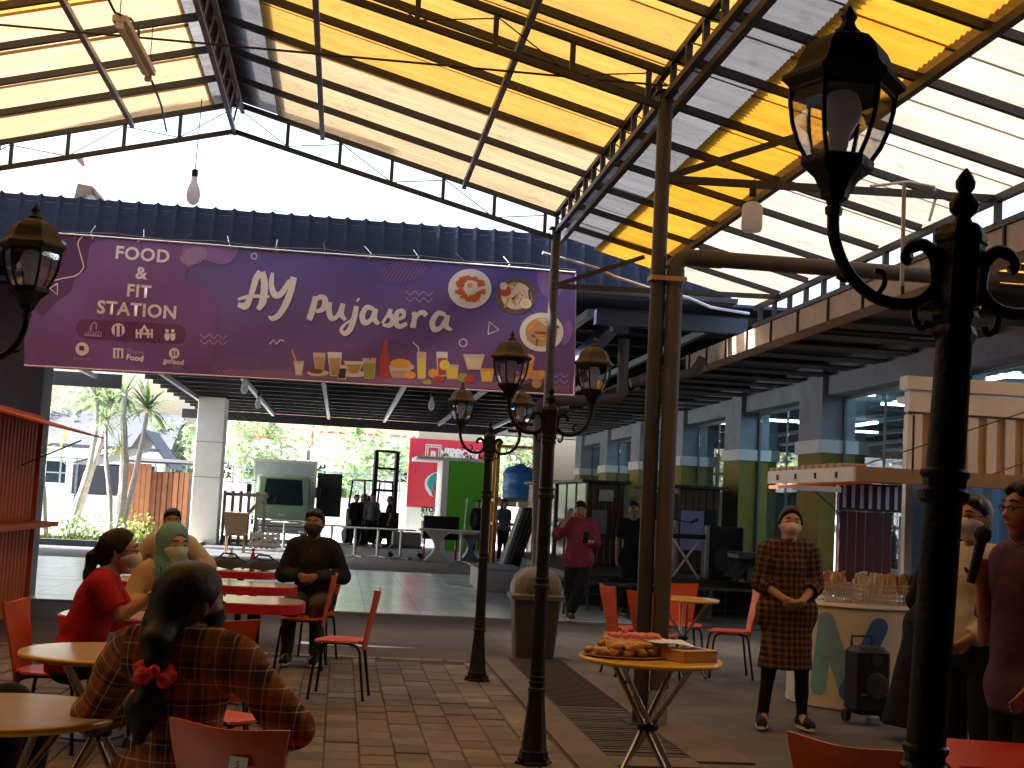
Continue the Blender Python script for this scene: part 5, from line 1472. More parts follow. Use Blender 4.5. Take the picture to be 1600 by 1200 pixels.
# ------------------------------------------------------------------ stage and dark things in front of the building
st_ = thing("stage", "low dark stage with an open lattice front below the keyboard and cabinets", "stage", (0, 0, 0))
b = MB(); b.bbox((3.6, 20.4, .46), (6.85, 29.5, .55)); b.build("deck", m_steel_dark, st_)
b = MB(); b.bbox((3.58, 20.36, .42), (6.87, 20.395, .56)); b.build("front_rail", m_steel_dark, st_)
for z in (.10, .26): 
    b = MB(); b.bbox((3.6, 20.37, z), (6.85, 20.39, z + .03)); b.build("lattice_bar", m_steel_dark, st_)
for i in range(16):
    b = MB(); b.bbox((3.6 + i * .216, 20.37, 0.02), (3.63 + i * .216, 20.392, .418)); b.build("lattice_post", m_steel_dark, st_)
b = MB(); b.bbox((3.7, 21.5, 0.02), (6.8, 21.6, .45)); b.build("rear_skirt", M("stage_skirt", (.05, .06, .075), .7), st_)
bn = thing("bench", "long dark slatted bench running across below the stage", "bench", (0, 0, 0))
for i in range(3):
    b = MB(); b.bbox((3.1, 19.2 + i * .12, .47), (6.6, 19.30 + i * .12, .505)); b.build("slat", m_steel_dark, bn)
for x in (3.3, 4.4, 5.4, 6.4):
    b = MB(); b.bbox((x, 19.22, .012), (x + .05, 19.27, .468)); b.bbox((x, 19.47, .012), (x + .05, 19.52, .468)); b.bbox((x, 19.28, .2), (x + .05, 19.46, .24)); b.build("leg", m_steel_dark, bn)
# wooden cabinets with glossy slats (container booths)
m_woodd = M("dark_wood_panel", (.10, .052, .035), .35, var=.25, scale=5); m_slatg = M("glossy_brown_slat", (.30, .25, .23), .15, var=.2, scale=4)
def cabin(label, x0, x1, y0, y1, z0, z1, nsl):
    t_ = thing("wooden_booth", label, "booth", (0, 0, 0), group="brown slatted booths along the building")
    b = MB(); b.bbox((x0 + .04, y0 + .04, z0), (x1, y1, z1)); b.build("box", m_woodd, t_)
    w = (y1 - y0) / nsl
    for i in range(nsl):
        for za, zb2 in ((z0, z0 + (z1 - z0) * .48), (z0 + (z1 - z0) * .52, z1)):
            b = MB(); b.bevbox((x0 + .015, y0 + w * (i + .5), (za + zb2) / 2), (.03, w * .8, zb2 - za - .02), .008); b.build("slat", m_slatg, t_)
    n2 = 6; w = (x1 - x0) / n2
    for i in range(n2):
        b = MB(); b.bevbox((x0 + w * (i + .5), y0 + .02, (z0 + z1) / 2), (w * .9, .035, z1 - z0 - .03), .006); b.build("board", m_woodd, t_)
    b = MB(); b.bbox((x0 - .1, y0 - .1, z1 + .003), (x1 + .1, y1 + .1, z1 + .05)); b.build("roof", m_steel_dark, t_)
    return t_
c1 = cabin("brown booth with three glossy slat doors behind the man with the phone", P(915, 800, 24.5).x, P(975, 800, 24.5).x, 24.5, 27.8, .55, 2.05, 3)
b = MB(); b.bbox((5.05, 24.45, 1.65), (5.32, 24.475, 1.88)); 
xa = P(938, 760, 24.4).x
b = MB(); b.bbox((xa, 24.46, 1.72), (xa + .27, 24.475, 1.93)); b.build("notice_board", m_offwhite, c1)
b = MB(); b.bbox((xa - .12, 24.46, 1.12), (xa + .16, 24.475, 1.55)); b.build("glass_hatch", M("pale_hatch", (.32, .38, .42), .2), c1)
c3 = cabin("farther brown booth with slats, between the bin and the phone man's booth", P(868, 800, 29).x, P(905, 800, 29).x, 29.2, 33.5, .3, 2.1, 4)
c2 = cabin("dark wooden booth with a violet poster behind the keyboard stand", P(1060, 800, 22.5).x, P(1125, 800, 22.5).x, 22.5, 25.5, .55, 2.0, 3)
xa = P(1066, 800, 22.4).x
b = MB(); b.bbox((xa, 22.45, .95), (xa + .40, 22.475, 1.62)); b.build("poster", M("violet_poster", (.30, .22, .42), .5, var=.2, scale=9), c2)
b = MB(); b.bbox((xa + .43, 22.45, .6), (xa + .62, 22.475, 1.66)); b.build("doorway", m_black, c2)
ps = thing("pa_speaker_box", "big black speaker box standing on the stage left of the check-dressed woman", "speaker", (P(1128, 870, 21).x, 21.0, .55))
b = MB(); b.bevbox((0, 0, .42), (.55, .5, .84), .02); b.build("cabinet", m_black, ps)
b = MB(); b.lathe([(.19, 0), (.2, .012), (0, .004)], 20); o = b.build("woofer", m_steel_dark, ps); o.location = (0, -.252, .32); o.rotation_euler.x = R(90)
b = MB(); b.bbox((-.34, -.26, .02), (-.285, -.2, .85)); b.build("metal_edge", m_steel_grey, ps)
dk = thing("draped_stack", "dark draped equipment stack between the speaker box and the white kiosk", "equipment", (P(1215, 850, 19.5).x, 19.6, .56))
b = MB(); b.slab(lambda u, v: ((u - .5) * 1.4, (v - .5) * .8, .06 + .38 * (min(1, 4 * u * (1 - u) * 1.6)) * (1 - .3 * abs(2 * v - 1)) + .05 * math.sin(7 * u + 3 * v)), 16, 8, .03); b.build("drape", m_black, dk, smooth=True)
b = MB(); b.bevbox((-.3, 0, .42), (.7, .6, .12), .03); b.bevbox((0, 0, .15), (1.1, .66, .28), .03); b.build("case", m_steel_dark, dk)
kb = thing("keyboard_stand", "keyboard on a pale crossed metal stand on the stage", "keyboard", (P(1072, 860, 20.9).x, 20.9, .55))
for s_ in (-1, 1):
    b = MB(); b.beam((s_ * .22, 0, .0), (-s_ * .22, 0, .62), .03, .03, up=(0, 1, 0)); b.build("stand_leg", m_offwhite, kb)
b = MB(); b.bevbox((0, .02, .66), (.95, .28, .07), .015); b.build("keyboard", m_black, kb)
b = MB(); b.slab(lambda u, v: ((u - .5) * .5 - .35, .15 + .05 * v, .9 + .42 * v), 4, 4, .01); b.build("music_rest", m_steel_dark, kb)
b = MB()
for i in range(5):
    for j in range(4): b.lathe([(.022, -.004), (.022, .004)], 8, (-.52 + i * .08, .145 + .013 * j, .97 + j * .09))
b.build("rest_hole", m_offwhite, kb)
b = MB(); b.tube([(-.1, .1, .66), (-.3, .1, .95)], .01, 6); b.build("rest_post", m_steel_dark, kb)
ms = thing("microphone_stand", "black microphone stand with a boom in front of the violet poster", "stand", (P(1040, 860, 20.8).x, 20.75, .55))
b = MB(); b.tube([(0, 0, .02), (0, 0, .92)], .01, 6); b.lathe([(.14, 0), (.13, .02), (0, .025)], 14, cap=False); b.build("pole", m_black, ms)
b = MB(); b.tube([(-.25, 0, .95), (.38, 0, .88)], .009, 6); b.build("boom", m_black, ms)
b = MB(); b.tube([(.38, 0, .88), (.48, 0, .93)], [.018, .026], 8); b.build("microphone", m_black, ms)
# blue bin, orange rack, leaning panels
q = P(810, 735, 36)
rk = thing("orange_rack", "orange and yellow steel rack holding a blue water tank at the hall's back right", "rack", (q.x, 36.5, 0))
m_rack = M("orange_rack_paint", (.70, .33, .03), .5)
for sx in (-.55, .55):
    for sy in (-.4, .4):
        b = MB(); b.bbox((sx - .05, sy - .05, .012), (sx + .05, sy + .05, 3.3)); b.build("upright", m_rack, rk)
for z in (1.0, 1.65, 3.1):
    b = MB(); b.bbox((-.6, -.45, z), (.6, .45, z + .07)); b.build("shelf", m_rack, rk)
tk = thing("water_tank", "blue ribbed plastic tank on the orange rack", "tank", (q.x + .1, 36.5, 1.72))
b = MB(); b.lathe([(.40, 0), (.44, .04), (.44, .2), (.46, .24), (.46, .3), (.44, .34), (.44, .6), (.46, .64), (.46, .7), (.43, .74), (.36, .86), (.14, .93), (.14, .98), (.02, .99)], 24); b.build("tank_body", M("blue_plastic", (.05, .22, .62), .35), tk, smooth=True, angle=40)
for i in range(4):
    x = P(772 + i * 12, 860, 27).x
    t_ = thing("leaning_panel", ["dark panel leaning in the row by the bin, outermost", "dark panel leaning in the row by the bin, second from the left", "dark panel leaning in the row by the bin, third from the left", "dark panel leaning in the row by the bin, nearest the slat booth"][i], "panel", (x + .1, 27 + .5 * i, .02), group="dark panels leaning by the booths")
    b = MB(); b.beam((0, 0, 0), (.45, 0, 1.5), .9, .05, up=(1, 0, 0)); o = b.build("board", m_steel_dark if i % 2 else m_black, t_)
    b = MB(); b.beam((-.04, -.46, .0), (.41, -.46, 1.5), .02, .07, up=(1, 0, 0)); b.build("metal_edge", m_steel_grey, t_)
pc = thing("white_step", "pale step block on the floor left of the bin, below the leaning panels", "step", (P(780, 870, 24).x, 24.5, 0.012))
b = MB(); b.bevbox((0, 0, .20), (.75, 1.6, .40), .02); b.build("block", M("pale_step", (.40, .42, .46), .6), pc)
b = MB(); b.bevbox((0, 0, .415), (.85, 1.7, .03), .008); b.build("cap", M("pale_step_cap", (.46, .48, .52), .5), pc)
b = MB(); b.slab(lambda u, v: (P(700 + 150 * u, 890, 25).x, 25 + .4 * v - 1.6 * u, .02 + .05 * u), 6, 2, .05); tag(b.build("kerb_beam", m_steel_grey), "long pale metal beam lying on the hall floor left of the bin", "beam")
# ------------------------------------------------------------------ hall furniture far back
m_leg = M("silver_leg", (.55, .57, .6), .3, .6)
def bar_table(label, px, py):
    q = G(px, py)
    t_ = thing("cafe_table", label, "table", (q.x, q.y, 0.012), group="white topped cafe tables on silver legs in the hall")
    b = MB(); b.bevbox((0, 0, .755), (.74, .74, .03), .008); b.build("tabletop", m_offwhite, t_)
    b = MB(); b.tube([(0, 0, .03), (0, 0, .74)], .04, 10); b.build("pedestal", m_leg, t_)
    for k in range(4):
        a = k * math.pi / 2 + .6
        b = MB(); b.beam((0, 0, .04), (.34 * math.cos(a), .34 * math.sin(a), .015), .05, .025); b.build("foot", m_leg, t_)
for lab, px, py in (("white cafe table leftmost of the row, below the truck cab's left side", 401, 852), ("white cafe table below the truck's bumper", 442, 860), ("white cafe table just right of the dark shirted man's shoulder", 516, 866), ("white cafe table in front of the forklift, left one", 553, 871), ("white cafe table in front of the forklift's mast", 589, 872), ("white cafe table right of the forklift, by the trolley", 625, 874), ("white cafe table before the curved white counter", 719, 880)):
    bar_table(lab, px, py)
cn = thing("curved_counter", "pale counter with two hourglass curved supports under the green booth", "counter", (P(705, 870, 35).x, 35.2, .012))
b = MB(); b.bevbox((0, 0, .80), (1.75, .7, .06), .02); b.build("counter_top", m_offwhite, cn)
for s_, mt in ((-.42, m_offwhite), (.45, m_steel_grey)):
    prof = []
    for i in range(13):
        t = i / 12; prof.append((s_ - .28 - .0 + .26 * math.sin(math.pi * t), .77 * t))
    prof2 = [(2 * s_ + .02 - x + .5 * 0, z) for x, z in reversed(prof)]
    b = MB(); b.prism(prof + [(s_ + .30 - .26 * math.sin(math.pi * (1 - i / 12)) + .06, .77 * (1 - i / 12)) for i in range(13)], 'y', -.25, .25); b.build("curved_support", mt, cn)
tv = thing("dark_screen", "wide dark screen standing on the floor beside the curved counter", "screen", (P(688, 860, 35.8).x, 36.0, .012))
b = MB(); b.bevbox((0, 0, .85), (.95, .08, .62), .015); b.build("panel", m_black, tv)
for s_ in (-.425, .425):
    b = MB(); b.bbox((s_ - .025, -.03, 0), (s_ + .025, .03, .55)); b.build("stand", m_red, tv)
tr_ = thing("trolley", "flat dark trolley with wire sides and castors right of the forklift", "trolley", (P(638, 860, 35).x, 36.5, .012))
b = MB(); b.bevbox((0, 0, .28), (.85, .6, .06), .01); b.build("deck", m_steel_dark, tr_)
for s_ in (-.4, .4):
    for q_ in (-.25, .25):
        b = MB(); b.lathe([(.06, -.02), (.07, 0), (.06, .02)], 10); o = b.build("castor", m_black, tr_); o.location = (s_, q_, .07); o.rotation_euler.x = R(90)
b = MB(); b.bevbox((0, 0, .5), (.75, .5, .36), .02); b.build("crate", M("grey_crate", (.18, .19, .2), .6), tr_)
b = MB(); b.tube([(.42, -.28, .3), (.42, -.28, 1.0), (.42, .28, 1.0), (.42, .28, .3)], .015, 6); b.build("handle", m_steel_dark, tr_)
# wicker chair and crates by the column
wc = thing("wicker_chair", "tan wicker chair standing beside the pale column", "chair", (P(362, 860, 34).x, 35, .012))
m_wick = M("wicker", (.34, .20, .10), .8, var=.5, scale=40, bump=.6)
b = MB(); b.slab(lambda u, v: ((u - .5) * .5, (v - .5) * .48, .44), 4, 4, .05); b.build("seat", m_wick, wc)
b = MB(); b.slab(lambda u, v: ((u - .5) * (.5 + .1 * v), -.24 - .1 * v, .46 + .55 * v), 5, 5, .04); b.build("backrest", m_wick, wc)
for sx in (-.22, .22):
    for sy in (-.21, .21):
        b = MB(); b.tube([(sx, sy, 0), (sx, sy, .43)], .022, 6); b.build("leg", m_wick, wc)
m_pal = M("grey_pallet_wood", (.30, .25, .20), .85, var=.3, scale=8, bump=.3)
def crate_fence(label, x, y, w, h_):
    t_ = thing("wooden_crate", label, "crate", (x, y, .012), group="grey wooden crates by the truck")
    for i in range(6):
        b = MB(); b.bbox((-w / 2 + i * w / 5.4, -.02, 0), (-w / 2 + i * w / 5.4 + .09, .02, h_)); b.build("board", m_pal, t_)
    b = MB(); b.beam((-w / 2, -.035, .05), (w / 2, -.035, h_ - .05), .025, .10); b.build("brace", m_pal, t_)
    for z in (.06, h_ - .15):
        b = MB(); b.bbox((-w / 2, -.05, z), (w / 2 + .05, -.022, z + .1)); b.build("rail", m_pal, t_)
crate_fence("tall slatted crate side leaning left of the truck's bumper", P(378, 850, 40).x, 40, 1.25, 1.55)
crate_fence("low slatted crate lying below the truck's bumper", P(412, 850, 38).x, 38, .8, .45)

# ------------------------------------------------------------------ truck
tk_ = thing("box_truck", "green cab delivery truck with a pale box body parked facing the hall", "truck", (P(438, 850, 43.5).x, 43.5, .03), R(2))
m_tg = M("green_cab_paint", (.20, .31, .19), .3, var=.08); m_tbox = M("truck_box_paint", (.58, .62, .64), .5, var=.1); m_wsg = M("dark_windscreen", (.012, .02, .022), .06)
b = MB(); loft(b, [(rrect(.86, .75, .1), .45), (rrect(.88, .78, .12), .75), (rrect(.87, .77, .12), 1.15)]); b.build("cab", m_tg, tk_, smooth=True, angle=40)
b = MB(); loft(b, [(rrect(.87, .77, .12), 1.152), ([(x * .95, y * .9 + .06) for x, y in rrect(.87, .77, .12)], 2.02), ([(x * .88, y * .8 + .08) for x, y in rrect(.87, .77, .12)], 2.10)])
b.build("cab_top", m_tg, tk_, smooth=True, angle=40)
b = MB(); b.slab(lambda u, v: ((u - .5) * (1.66 - .08 * v), -.79 + .13 * v + .05 * (2 * u - 1) ** 2, 1.17 + .80 * v), 8, 3, .012); b.build("windscreen", m_wsg, tk_, smooth=True)
b = MB(); b.bevbox((0, -.80, .62), (1.35, .05, .18), .02); gr = b.build("grille", m_white, tk_)
for i in range(3):
    b = MB(); b.bbox((-.62, -.832, .56 + i * .05), (.62, -.828, .582 + i * .05)); b.build("slot", m_black, gr)
b = MB(); b.bevbox((0, -.82, .38), (1.78, .12, .2), .03); b.build("bumper", M("bumper_grey", (.2, .21, .2), .5), tk_)
for s_ in (-1, 1):
    b = MB(); b.bevbox((s_ * .74, -.79, .62), (.22, .05, .17), .03); b.build("headlight", M("lamp_lens", (.8, .82, .8), .1), tk_)
    b = MB(); b.bevbox((s_ * .62, -.885, .36), (.18, .02, .08), .01); b.build("foglight", bpy.data.materials["lamp_lens"], tk_)
    b = MB(); b.tube([(s_ * .86, -.7, 1.9), (s_ * 1.06, -.85, 1.85), (s_ * 1.06, -.85, 1.45)], .014, 6); b.bevbox((s_ * 1.06, -.87, 1.6), (.16, .05, .34), .02); b.build("mirror", m_black, tk_)
    for yy in (-.15, 3.1):
        b = MB(); b.lathe([(.22, -.1), (.36, -.1), (.38, -.07), (.38, .07), (.36, .1), (.22, .1)], 22); o = b.build("wheel", m_black, tk_, smooth=True, angle=40); o.location = (s_ * .72, yy, .38); o.rotation_euler.y = R(90)
        b = MB(); b.lathe([(.02, .11), (.20, .105), (.22, .08)], 14); r_ = b.build("rim", m_steel_grey, o)
    b = MB(); b.tube([(s_ * .3, -.82, 1.24), (s_ * .1 - .1, -.78, 1.42)], .008, 5); b.build("wiper", m_black, tk_)
b = MB(); b.bbox((-1.0, .95, .75), (1.0, 5.0, 2.62)); bxy = b.build("box_body", m_tbox, tk_)
for z in (.76, 2.53):
    b = MB(); b.bbox((-1.02, .93, z), (1.02, .949, z + .09)); b.build("frame_rail", m_white, bxy)
for s_ in (-1, 1):
    b = MB(); b.bbox((s_ * .98 - .03, .928, .86), (s_ * .98 + .03, .948, 2.52)); b.build("frame_rail", m_white, bxy)
b = MB(); b.bbox((-.98, 0.6, .5), (.98, 5, .73)); b.build("chassis", m_black, tk_)
b = MB(); b.bbox((1.05, .7, .85), (1.85, .78, 2.25)); b.build("open_door", m_steel_dark, tk_)
b = MB(); b.bevbox((0, -.795, .86), (.22, .012, .07), .02); b.build("badge", m_leg, tk_)

# ------------------------------------------------------------------ forklift
fk = thing("forklift", "dark forklift with a tall mast standing in the bright rear opening", "forklift", (P(580, 850, 44).x, 44.2, .03), R(20))
b = MB(); b.bevbox((0, .2, .62), (1.05, 1.7, .62), .08); b.bevbox((0, .85, .85), (1.1, .55, .8), .12); b.build("chassis", m_black, fk, smooth=True, angle=40)
for s_ in (-1, 1):
    b = MB(); b.tube([(s_ * .5, -.55, .9), (s_ * .48, -.35, 2.05), (s_ * .48, .75, 2.08), (s_ * .5, .95, 1.2)], .035, 6); b.build("guard_post", m_black, fk)
    b = MB(); b.bbox((s_ * .36 - .06, -.98, .1), (s_ * .36 + .06, -.84, 3.05)); b.build("mast_rail", m_black, fk)
    b = MB(); b.bbox((s_ * .28 - .06, -2.0, .08), (s_ * .28 + .06, -1.02, .13)); b.build("fork", m_steel_dark, fk)
    for yy, r_ in ((-.45, .33), (.85, .26)):
        b = MB(); b.lathe([(.1, -.1), (r_ - .03, -.1), (r_, -.06), (r_, .06), (r_ - .03, .1), (.1, .1)], 20); o = b.build("wheel", m_black, fk, smooth=True, angle=40); o.location = (s_ * .55, yy, r_); o.rotation_euler.y = R(90)
for z in (1.0, 1.75, 2.45, 3.0):
    b = MB(); b.bbox((-.36, -.93, z), (.36, -.88, z + .08)); b.build("mast_bar", m_black, fk)
b = MB(); b.bbox((-.5, -.38, 2.06), (.5, .8, 2.11)); b.build("overhead_guard", m_black, fk)
b = MB(); b.bevbox((0, .25, 1.05), (.5, .5, .14), .04); b.bevbox((0, .5, 1.35), (.5, .12, .5), .04); b.build("driver_seat", m_black, fk)
b = MB(); b.bbox((-.5, -1.02, .25), (.5, -.99, 1.1)); b.build("carriage", m_black, fk)

# ------------------------------------------------------------------ billboard + green booth
BBY = 47.5
a, c_ = P(641, 684, BBY), P(760, 690, BBY); d_ = P(640, 792, BBY)
bb = thing("paint_billboard", "red billboard reading NIPPON PAINT with a curled colour ribbon", "billboard", (a.x, BBY, 0))
W_, Z0, Z1 = c_.x - a.x, d_.z, a.z
m_bbr = M("billboard_red", (.66, .035, .075), .5, var=.03)
b = MB(); b.bbox((0, 0, Z0), (W_, .12, Z1)); b.build("panel", m_bbr, bb)
b = MB(); b.bbox((0, 0.005, .05), (W_, .12, Z0 - .003)); b.build("lower_panel", m_white, bb)
def bbp(px, py): 
    p = P(px, py, BBY); return p.x - a.x, p.z
def bbtext(body, px, py, size, mat, bold=.006, shear=0.0, y=-.012):
    x, z = bbp(px, py); me = text_mesh(body, size, mat, bold=bold, shear=shear); o = bpy.data.objects.new("lettering", me); link(o, bb); o.location = (x, y, z); o.rotation_euler = (R(90), R(1.5), 0); return o
bbtext("NIPPON", 715, 709, .40, m_white, .02, .15); bbtext("PAINT", 715, 717.5, .40, m_white, .02, .15)
bbtext("STORE", 674, 797, .24, m_black, .012); bbtext("GUDA", 674, 806, .26, m_black, 0)
x, z = bbp(677, 707)
for i, (s_, mt) in enumerate(((.56, m_white), (.50, M("logo_green", (.03, .22, .12), .5)), (.42, m_white), (.36, m_bbr))):
    b = MB(); b.box((x, -.006 - .004 * i, z), (s_, .006, s_)); b.build("logo_square", mt, bb)
bbtext("n", 677, 708, .36, m_white, .02, y=-.03)
def ribbon(pts, mat, th):
    b = MB(); q_ = smooth_open(pts, 6); vs = []
    for i, (px, py) in enumerate(q_):
        t = i / (len(q_) - 1); w = 10 * math.sin(math.pi * min(1, .15 + t * .85)) ** .6
        for s_ in (-1, 1):
            x, z = bbp(px + w * s_ * .5, py + w * s_ * .35); vs.append((x, th, z))
    b.add(vs, [(2 * i, 2 * i + 1, 2 * i + 3, 2 * i + 2) for i in range(len(q_) - 1)]); b.build("colour_ribbon", mat, bb)
ribbon([(674, 775), (669, 765), (670, 752), (680, 742), (694, 737)], M("ribbon_white", (.7, .68, .7), .5), -.012)
ribbon([(675, 768), (672, 758), (677, 748), (687, 741), (698, 738)], M("ribbon_teal", (.03, .25, .28), .5), -.02)
b = MB(); vs = [bbp(*p) for p in smooth_open([(676, 768), (678, 780), (684, 790), (692, 788), (696, 770), (692, 758), (682, 758)], 5)]; b.add([(x, -.016, z) for x, z in vs], [tuple(range(len(vs)))]); b.build("colour_ribbon", M("ribbon_magenta", (.45, .03, .10), .5), bb)
for px in (645, 755):
    b = MB(); x, _ = bbp(px, 800); b.bbox((x, .13, 0), (x + .1, .23, Z1)); b.build("post", m_steel_grey, bb)
gbY = 43.0
gb = thing("green_booth", "bright green booth with a thin white roof slab in front of the red billboard", "booth", (0, gbY, .012))
gx0, gx1, gxm = P(688, 800, gbY).x, P(758, 800, gbY).x, P(698, 800, gbY).x
gz = P(720, 722, gbY).z
b = MB(); b.bbox((gxm + .02, 0, 0), (gx1, 2.4, gz)); b.build("green_panel", M("bright_green_panel", (.13, .52, .035), .5, var=.04), gb)
b = MB(); b.bbox((gx0, .05, 0), (gxm, 2.4, gz)); b.build("white_edge", m_white, gb)
b = MB(); b.bbox((P(650, 722, gbY).x, -.5, gz + .003), (gx1 + .1, 2.6, gz + .10)); b.build("roof_slab", m_white, gb)
b = MB(); b.tube([(gxm + .55, -.06, 0), (gxm + .63, -.06, 1.7)], .02, 6); b.build("pole", m_white, gb)

# ------------------------------------------------------------------ outside: planter, dracaenas, fence, houses, trees
m_grass = M("lawn_grass", (.09, .14, .03), .9, var=.4, scale=12)
gx_a, gx_b = P(40, 850, 36).x, P(300, 850, 36).x
b = MB(); b.bbox((gx_a - 2, 34.2, -.02), (gx_b, 34.4, .16)); b.build("planter_kerb", m_asphalt, kind="structure")
b = MB(); b.bbox((gx_a - 2, 34.41, -.02), (gx_b, 41, .10)); b.build("planter_soil", M("dry_pale_soil", (.42, .36, .26), .95, var=.25, scale=2, bump=.3), kind="structure")
vs = []; fs = []
for i in range(5200):
    x, y = rnd.uniform(gx_a - 1.8, gx_b - .1), 34.5 + abs(rnd.gauss(0, .9))
    h_ = rnd.uniform(.05, .16); a = rnd.uniform(0, 3.14); w = .02
    k_ = len(vs); vs += [(x - w * math.cos(a), y - w * math.sin(a), .10), (x + w * math.cos(a), y + w * math.sin(a), .10), (x + rnd.uniform(-.06, .06), y + rnd.uniform(-.06, .06), .10 + h_)]; fs.append((k_, k_ + 1, k_ + 2))
b = MB(); b.add(vs, fs); b.build("grass", m_grass, kind="stuff")
m_bark = M("pale_palm_bark", (.50, .48, .46), .85, var=.35, scale=10, bump=.5)
m_blade = leaf_mat("strap_leaf", (.19, .27, .13)); m_blade2 = leaf_mat("yellow_green_leaf", (.27, .32, .07))
def dracaena(label, pts, heads, seed, r0=.11):
    q_ = random.Random(seed)
    base = Vector(pts[0]); t_ = thing("dracaena_tree", label, "tree", base, group="slender dracaena trees in the planter")
    b = MB(); pp = [Vector(p) - base for p in pts]
    sp_ = []
    for i in range(len(pp) - 1):
        for k_ in range(4): sp_.append(pp[i].lerp(pp[i + 1], k_ / 4))
    sp_.append(pp[-1])
    b.tube(sp_, [r0 * (1 - .55 * i / len(sp_)) * (1 + .12 * math.sin(i * 1.9)) for i in range(len(sp_))], 8); b.build("trunk", m_bark, t_, smooth=True)
    for hp, n, L_, mt in heads:
        hp = Vector(hp) - base
        b = MB()
        for i in range(n):
            a = q_.uniform(0, 6.28); el = q_.uniform(-.5, 1.3); L2 = L_ * q_.uniform(.7, 1.15)
            d = Vector((math.cos(a) * math.cos(el), math.sin(a) * math.cos(el), math.sin(el)))
            side = d.cross(Vector((0, 0, 1))).normalized() * .030 * (L_ / .7)
            p_ = hp + d * .05; vs = []; dd = d.copy()
            for k_ in range(6):
                w = (.6, 1, 1, .85, .55, .05)[k_]
                vs += [p_ - side * w, p_ + side * w]; p_ = p_ + dd * (L2 / 5); dd = (dd + Vector((0, 0, -.20))).normalized()
            b.add(vs, [(2 * k_, 2 * k_ + 1, 2 * k_ + 3, 2 * k_ + 2) for k_ in range(5)])
        b.build("leaf_crown", mt, t_)
    return t_
TY = 37.5
dracaena("dracaena with a long leaning trunk, leftmost clump by the orange kiosk's awning", [P(105, 850, TY), P(120, 790, TY), P(140, 730, TY), P(150, 670, TY), P(152, 622, TY)], [(P(150, 620, TY), 40, .9, m_blade), (P(100, 690, TY), 10, .7, m_blade2)], 1)
dracaena("dracaena whose trunk crosses to the right, with a drooping crown near the banner", [P(108, 850, TY + .4), P(128, 780, TY + .4), P(158, 690, TY + .4), P(175, 625, TY + .4)], [(P(172, 632, TY + .4), 46, .85, m_blade), (P(160, 665, TY + .4), 24, .6, m_blade)], 2, .12)
dracaena("dracaena with a straight pale trunk in the middle of the planter", [P(178, 850, TY), P(190, 790, TY), P(195, 720, TY), P(192, 650, TY), P(196, 610, TY)], [(P(188, 700, TY), 40, .5, m_blade2), (P(194, 618, TY), 30, .9, m_blade)], 3, .15)
dracaena("dracaena with the big spiky crown just left of the pale column", [P(186, 850, TY + .2), P(205, 770, TY + .2), P(222, 690, TY + .2), P(230, 645, TY + .2)], [(P(230, 640, TY + .2), 70, 1.05, m_blade)], 4, .10)
dracaena("dracaena with a thin trunk behind the middle one", [P(172, 850, TY - .5), P(172, 780, TY - .5), P(166, 720, TY - .5), P(165, 650, TY - .5)], [(P(165, 660, TY - .5), 36, .6, m_blade)], 5, .08)
dracaena("low dracaena with drooping dark leaves beside the orange kiosk", [P(70, 850, 36), P(68, 780, 36), P(66, 720, 36)], [(P(66, 705, 36), 44, .95, m_blade), (P(67, 660, 36), 18, .5, m_blade2)], 6, .10)
m_wood = M("orange_brown_boards", (.32, .145, .075), .6, var=.2, scale=4, bump=.1); m_wooddk = M("shaded_boards", (.20, .085, .045), .6, var=.3, scale=4)  # second board colour is a darker copy with shade painted in
wb = thing("wooden_shed", "orange brown board shed between the dracaenas and the pale column", "shed", (0, 0, 0))
WYY = 39.8
sx0, sx1, sxm = P(193, 800, WYY).x, P(292, 800, WYY).x, P(232, 800, WYY).x
n = 9; w = (sxm - sx0) / 5
for i in range(5):
    b = MB(); b.bevbox((sx0 + w * (i + .5), WYY, 1.15), (w * .93, .06, 2.1), .01); b.build("board", m_wood, wb)
w = (sx1 - sxm) / 7
for i in range(7):
    b = MB(); b.bevbox((sxm + w * (i + .5), WYY + .10 + .05 * (i % 2), 1.05), (w * .9, .06, 1.9), .01); b.build("board", m_wooddk if i < 4 else m_wood, wb)
b = MB(); b.bbox((sx0, WYY + .2, .1), (sx1, WYY + 2.2, 2.0)); b.build("shed_body", m_wooddk, wb)
b = MB(); b.prism([(WYY - .15, 2.23), (WYY + 2.4, 2.35), (WYY + 2.4, 2.42), (WYY - .15, 2.28)], 'x', sx0 - .1, sx1 + .2); b.build("roof", m_steel_dark, wb)
# houses
def house(label, x0, x1, y, h_, wallm, roofm, wins, gable_=True, depth=7):
    t_ = thing("house", label, "house", ((x0 + x1) / 2, y, 0), group="houses beyond the yard")
    w = x1 - x0
    b = MB(); b.bbox((-w / 2, 0, 0), (w / 2, depth, h_)); b.build("wall", wallm, t_)
    b = MB()
    if gable_: b.prism([(-.5, h_ - .1), (depth / 2, h_ + 1.6), (depth + .5, h_ - .1), (depth + .5, h_ + .05), (depth / 2, h_ + 1.8), (-.5, h_ + .05)], 'x', -w / 2 - .4, w / 2 + .4)
    else: b.bbox((-w / 2 - .2, -.2, h_ + .003), (w / 2 + .2, depth + .2, h_ + .25))
    b.build("roof", roofm, t_)
    for i in range(wins):
        x = -w / 2 + w * (i + .5) / wins
        b = MB(); b.bbox((x - .5, -.05, h_ * .45), (x + .5, -.003, h_ * .45 + 1.1)); f = b.build("window", m_white, t_)
        b = MB(); b.bbox((x - .43, -.06, h_ * .45 + .07), (x + .43, -.052, h_ * .45 + 1.03)); b.build("pane", m_wsg, f)
    return t_
m_rooft = M("terracotta_roof", (.30, .12, .07), .8, var=.3, scale=6); m_roofd = M("dark_slate_roof", (.05, .06, .075), .7)
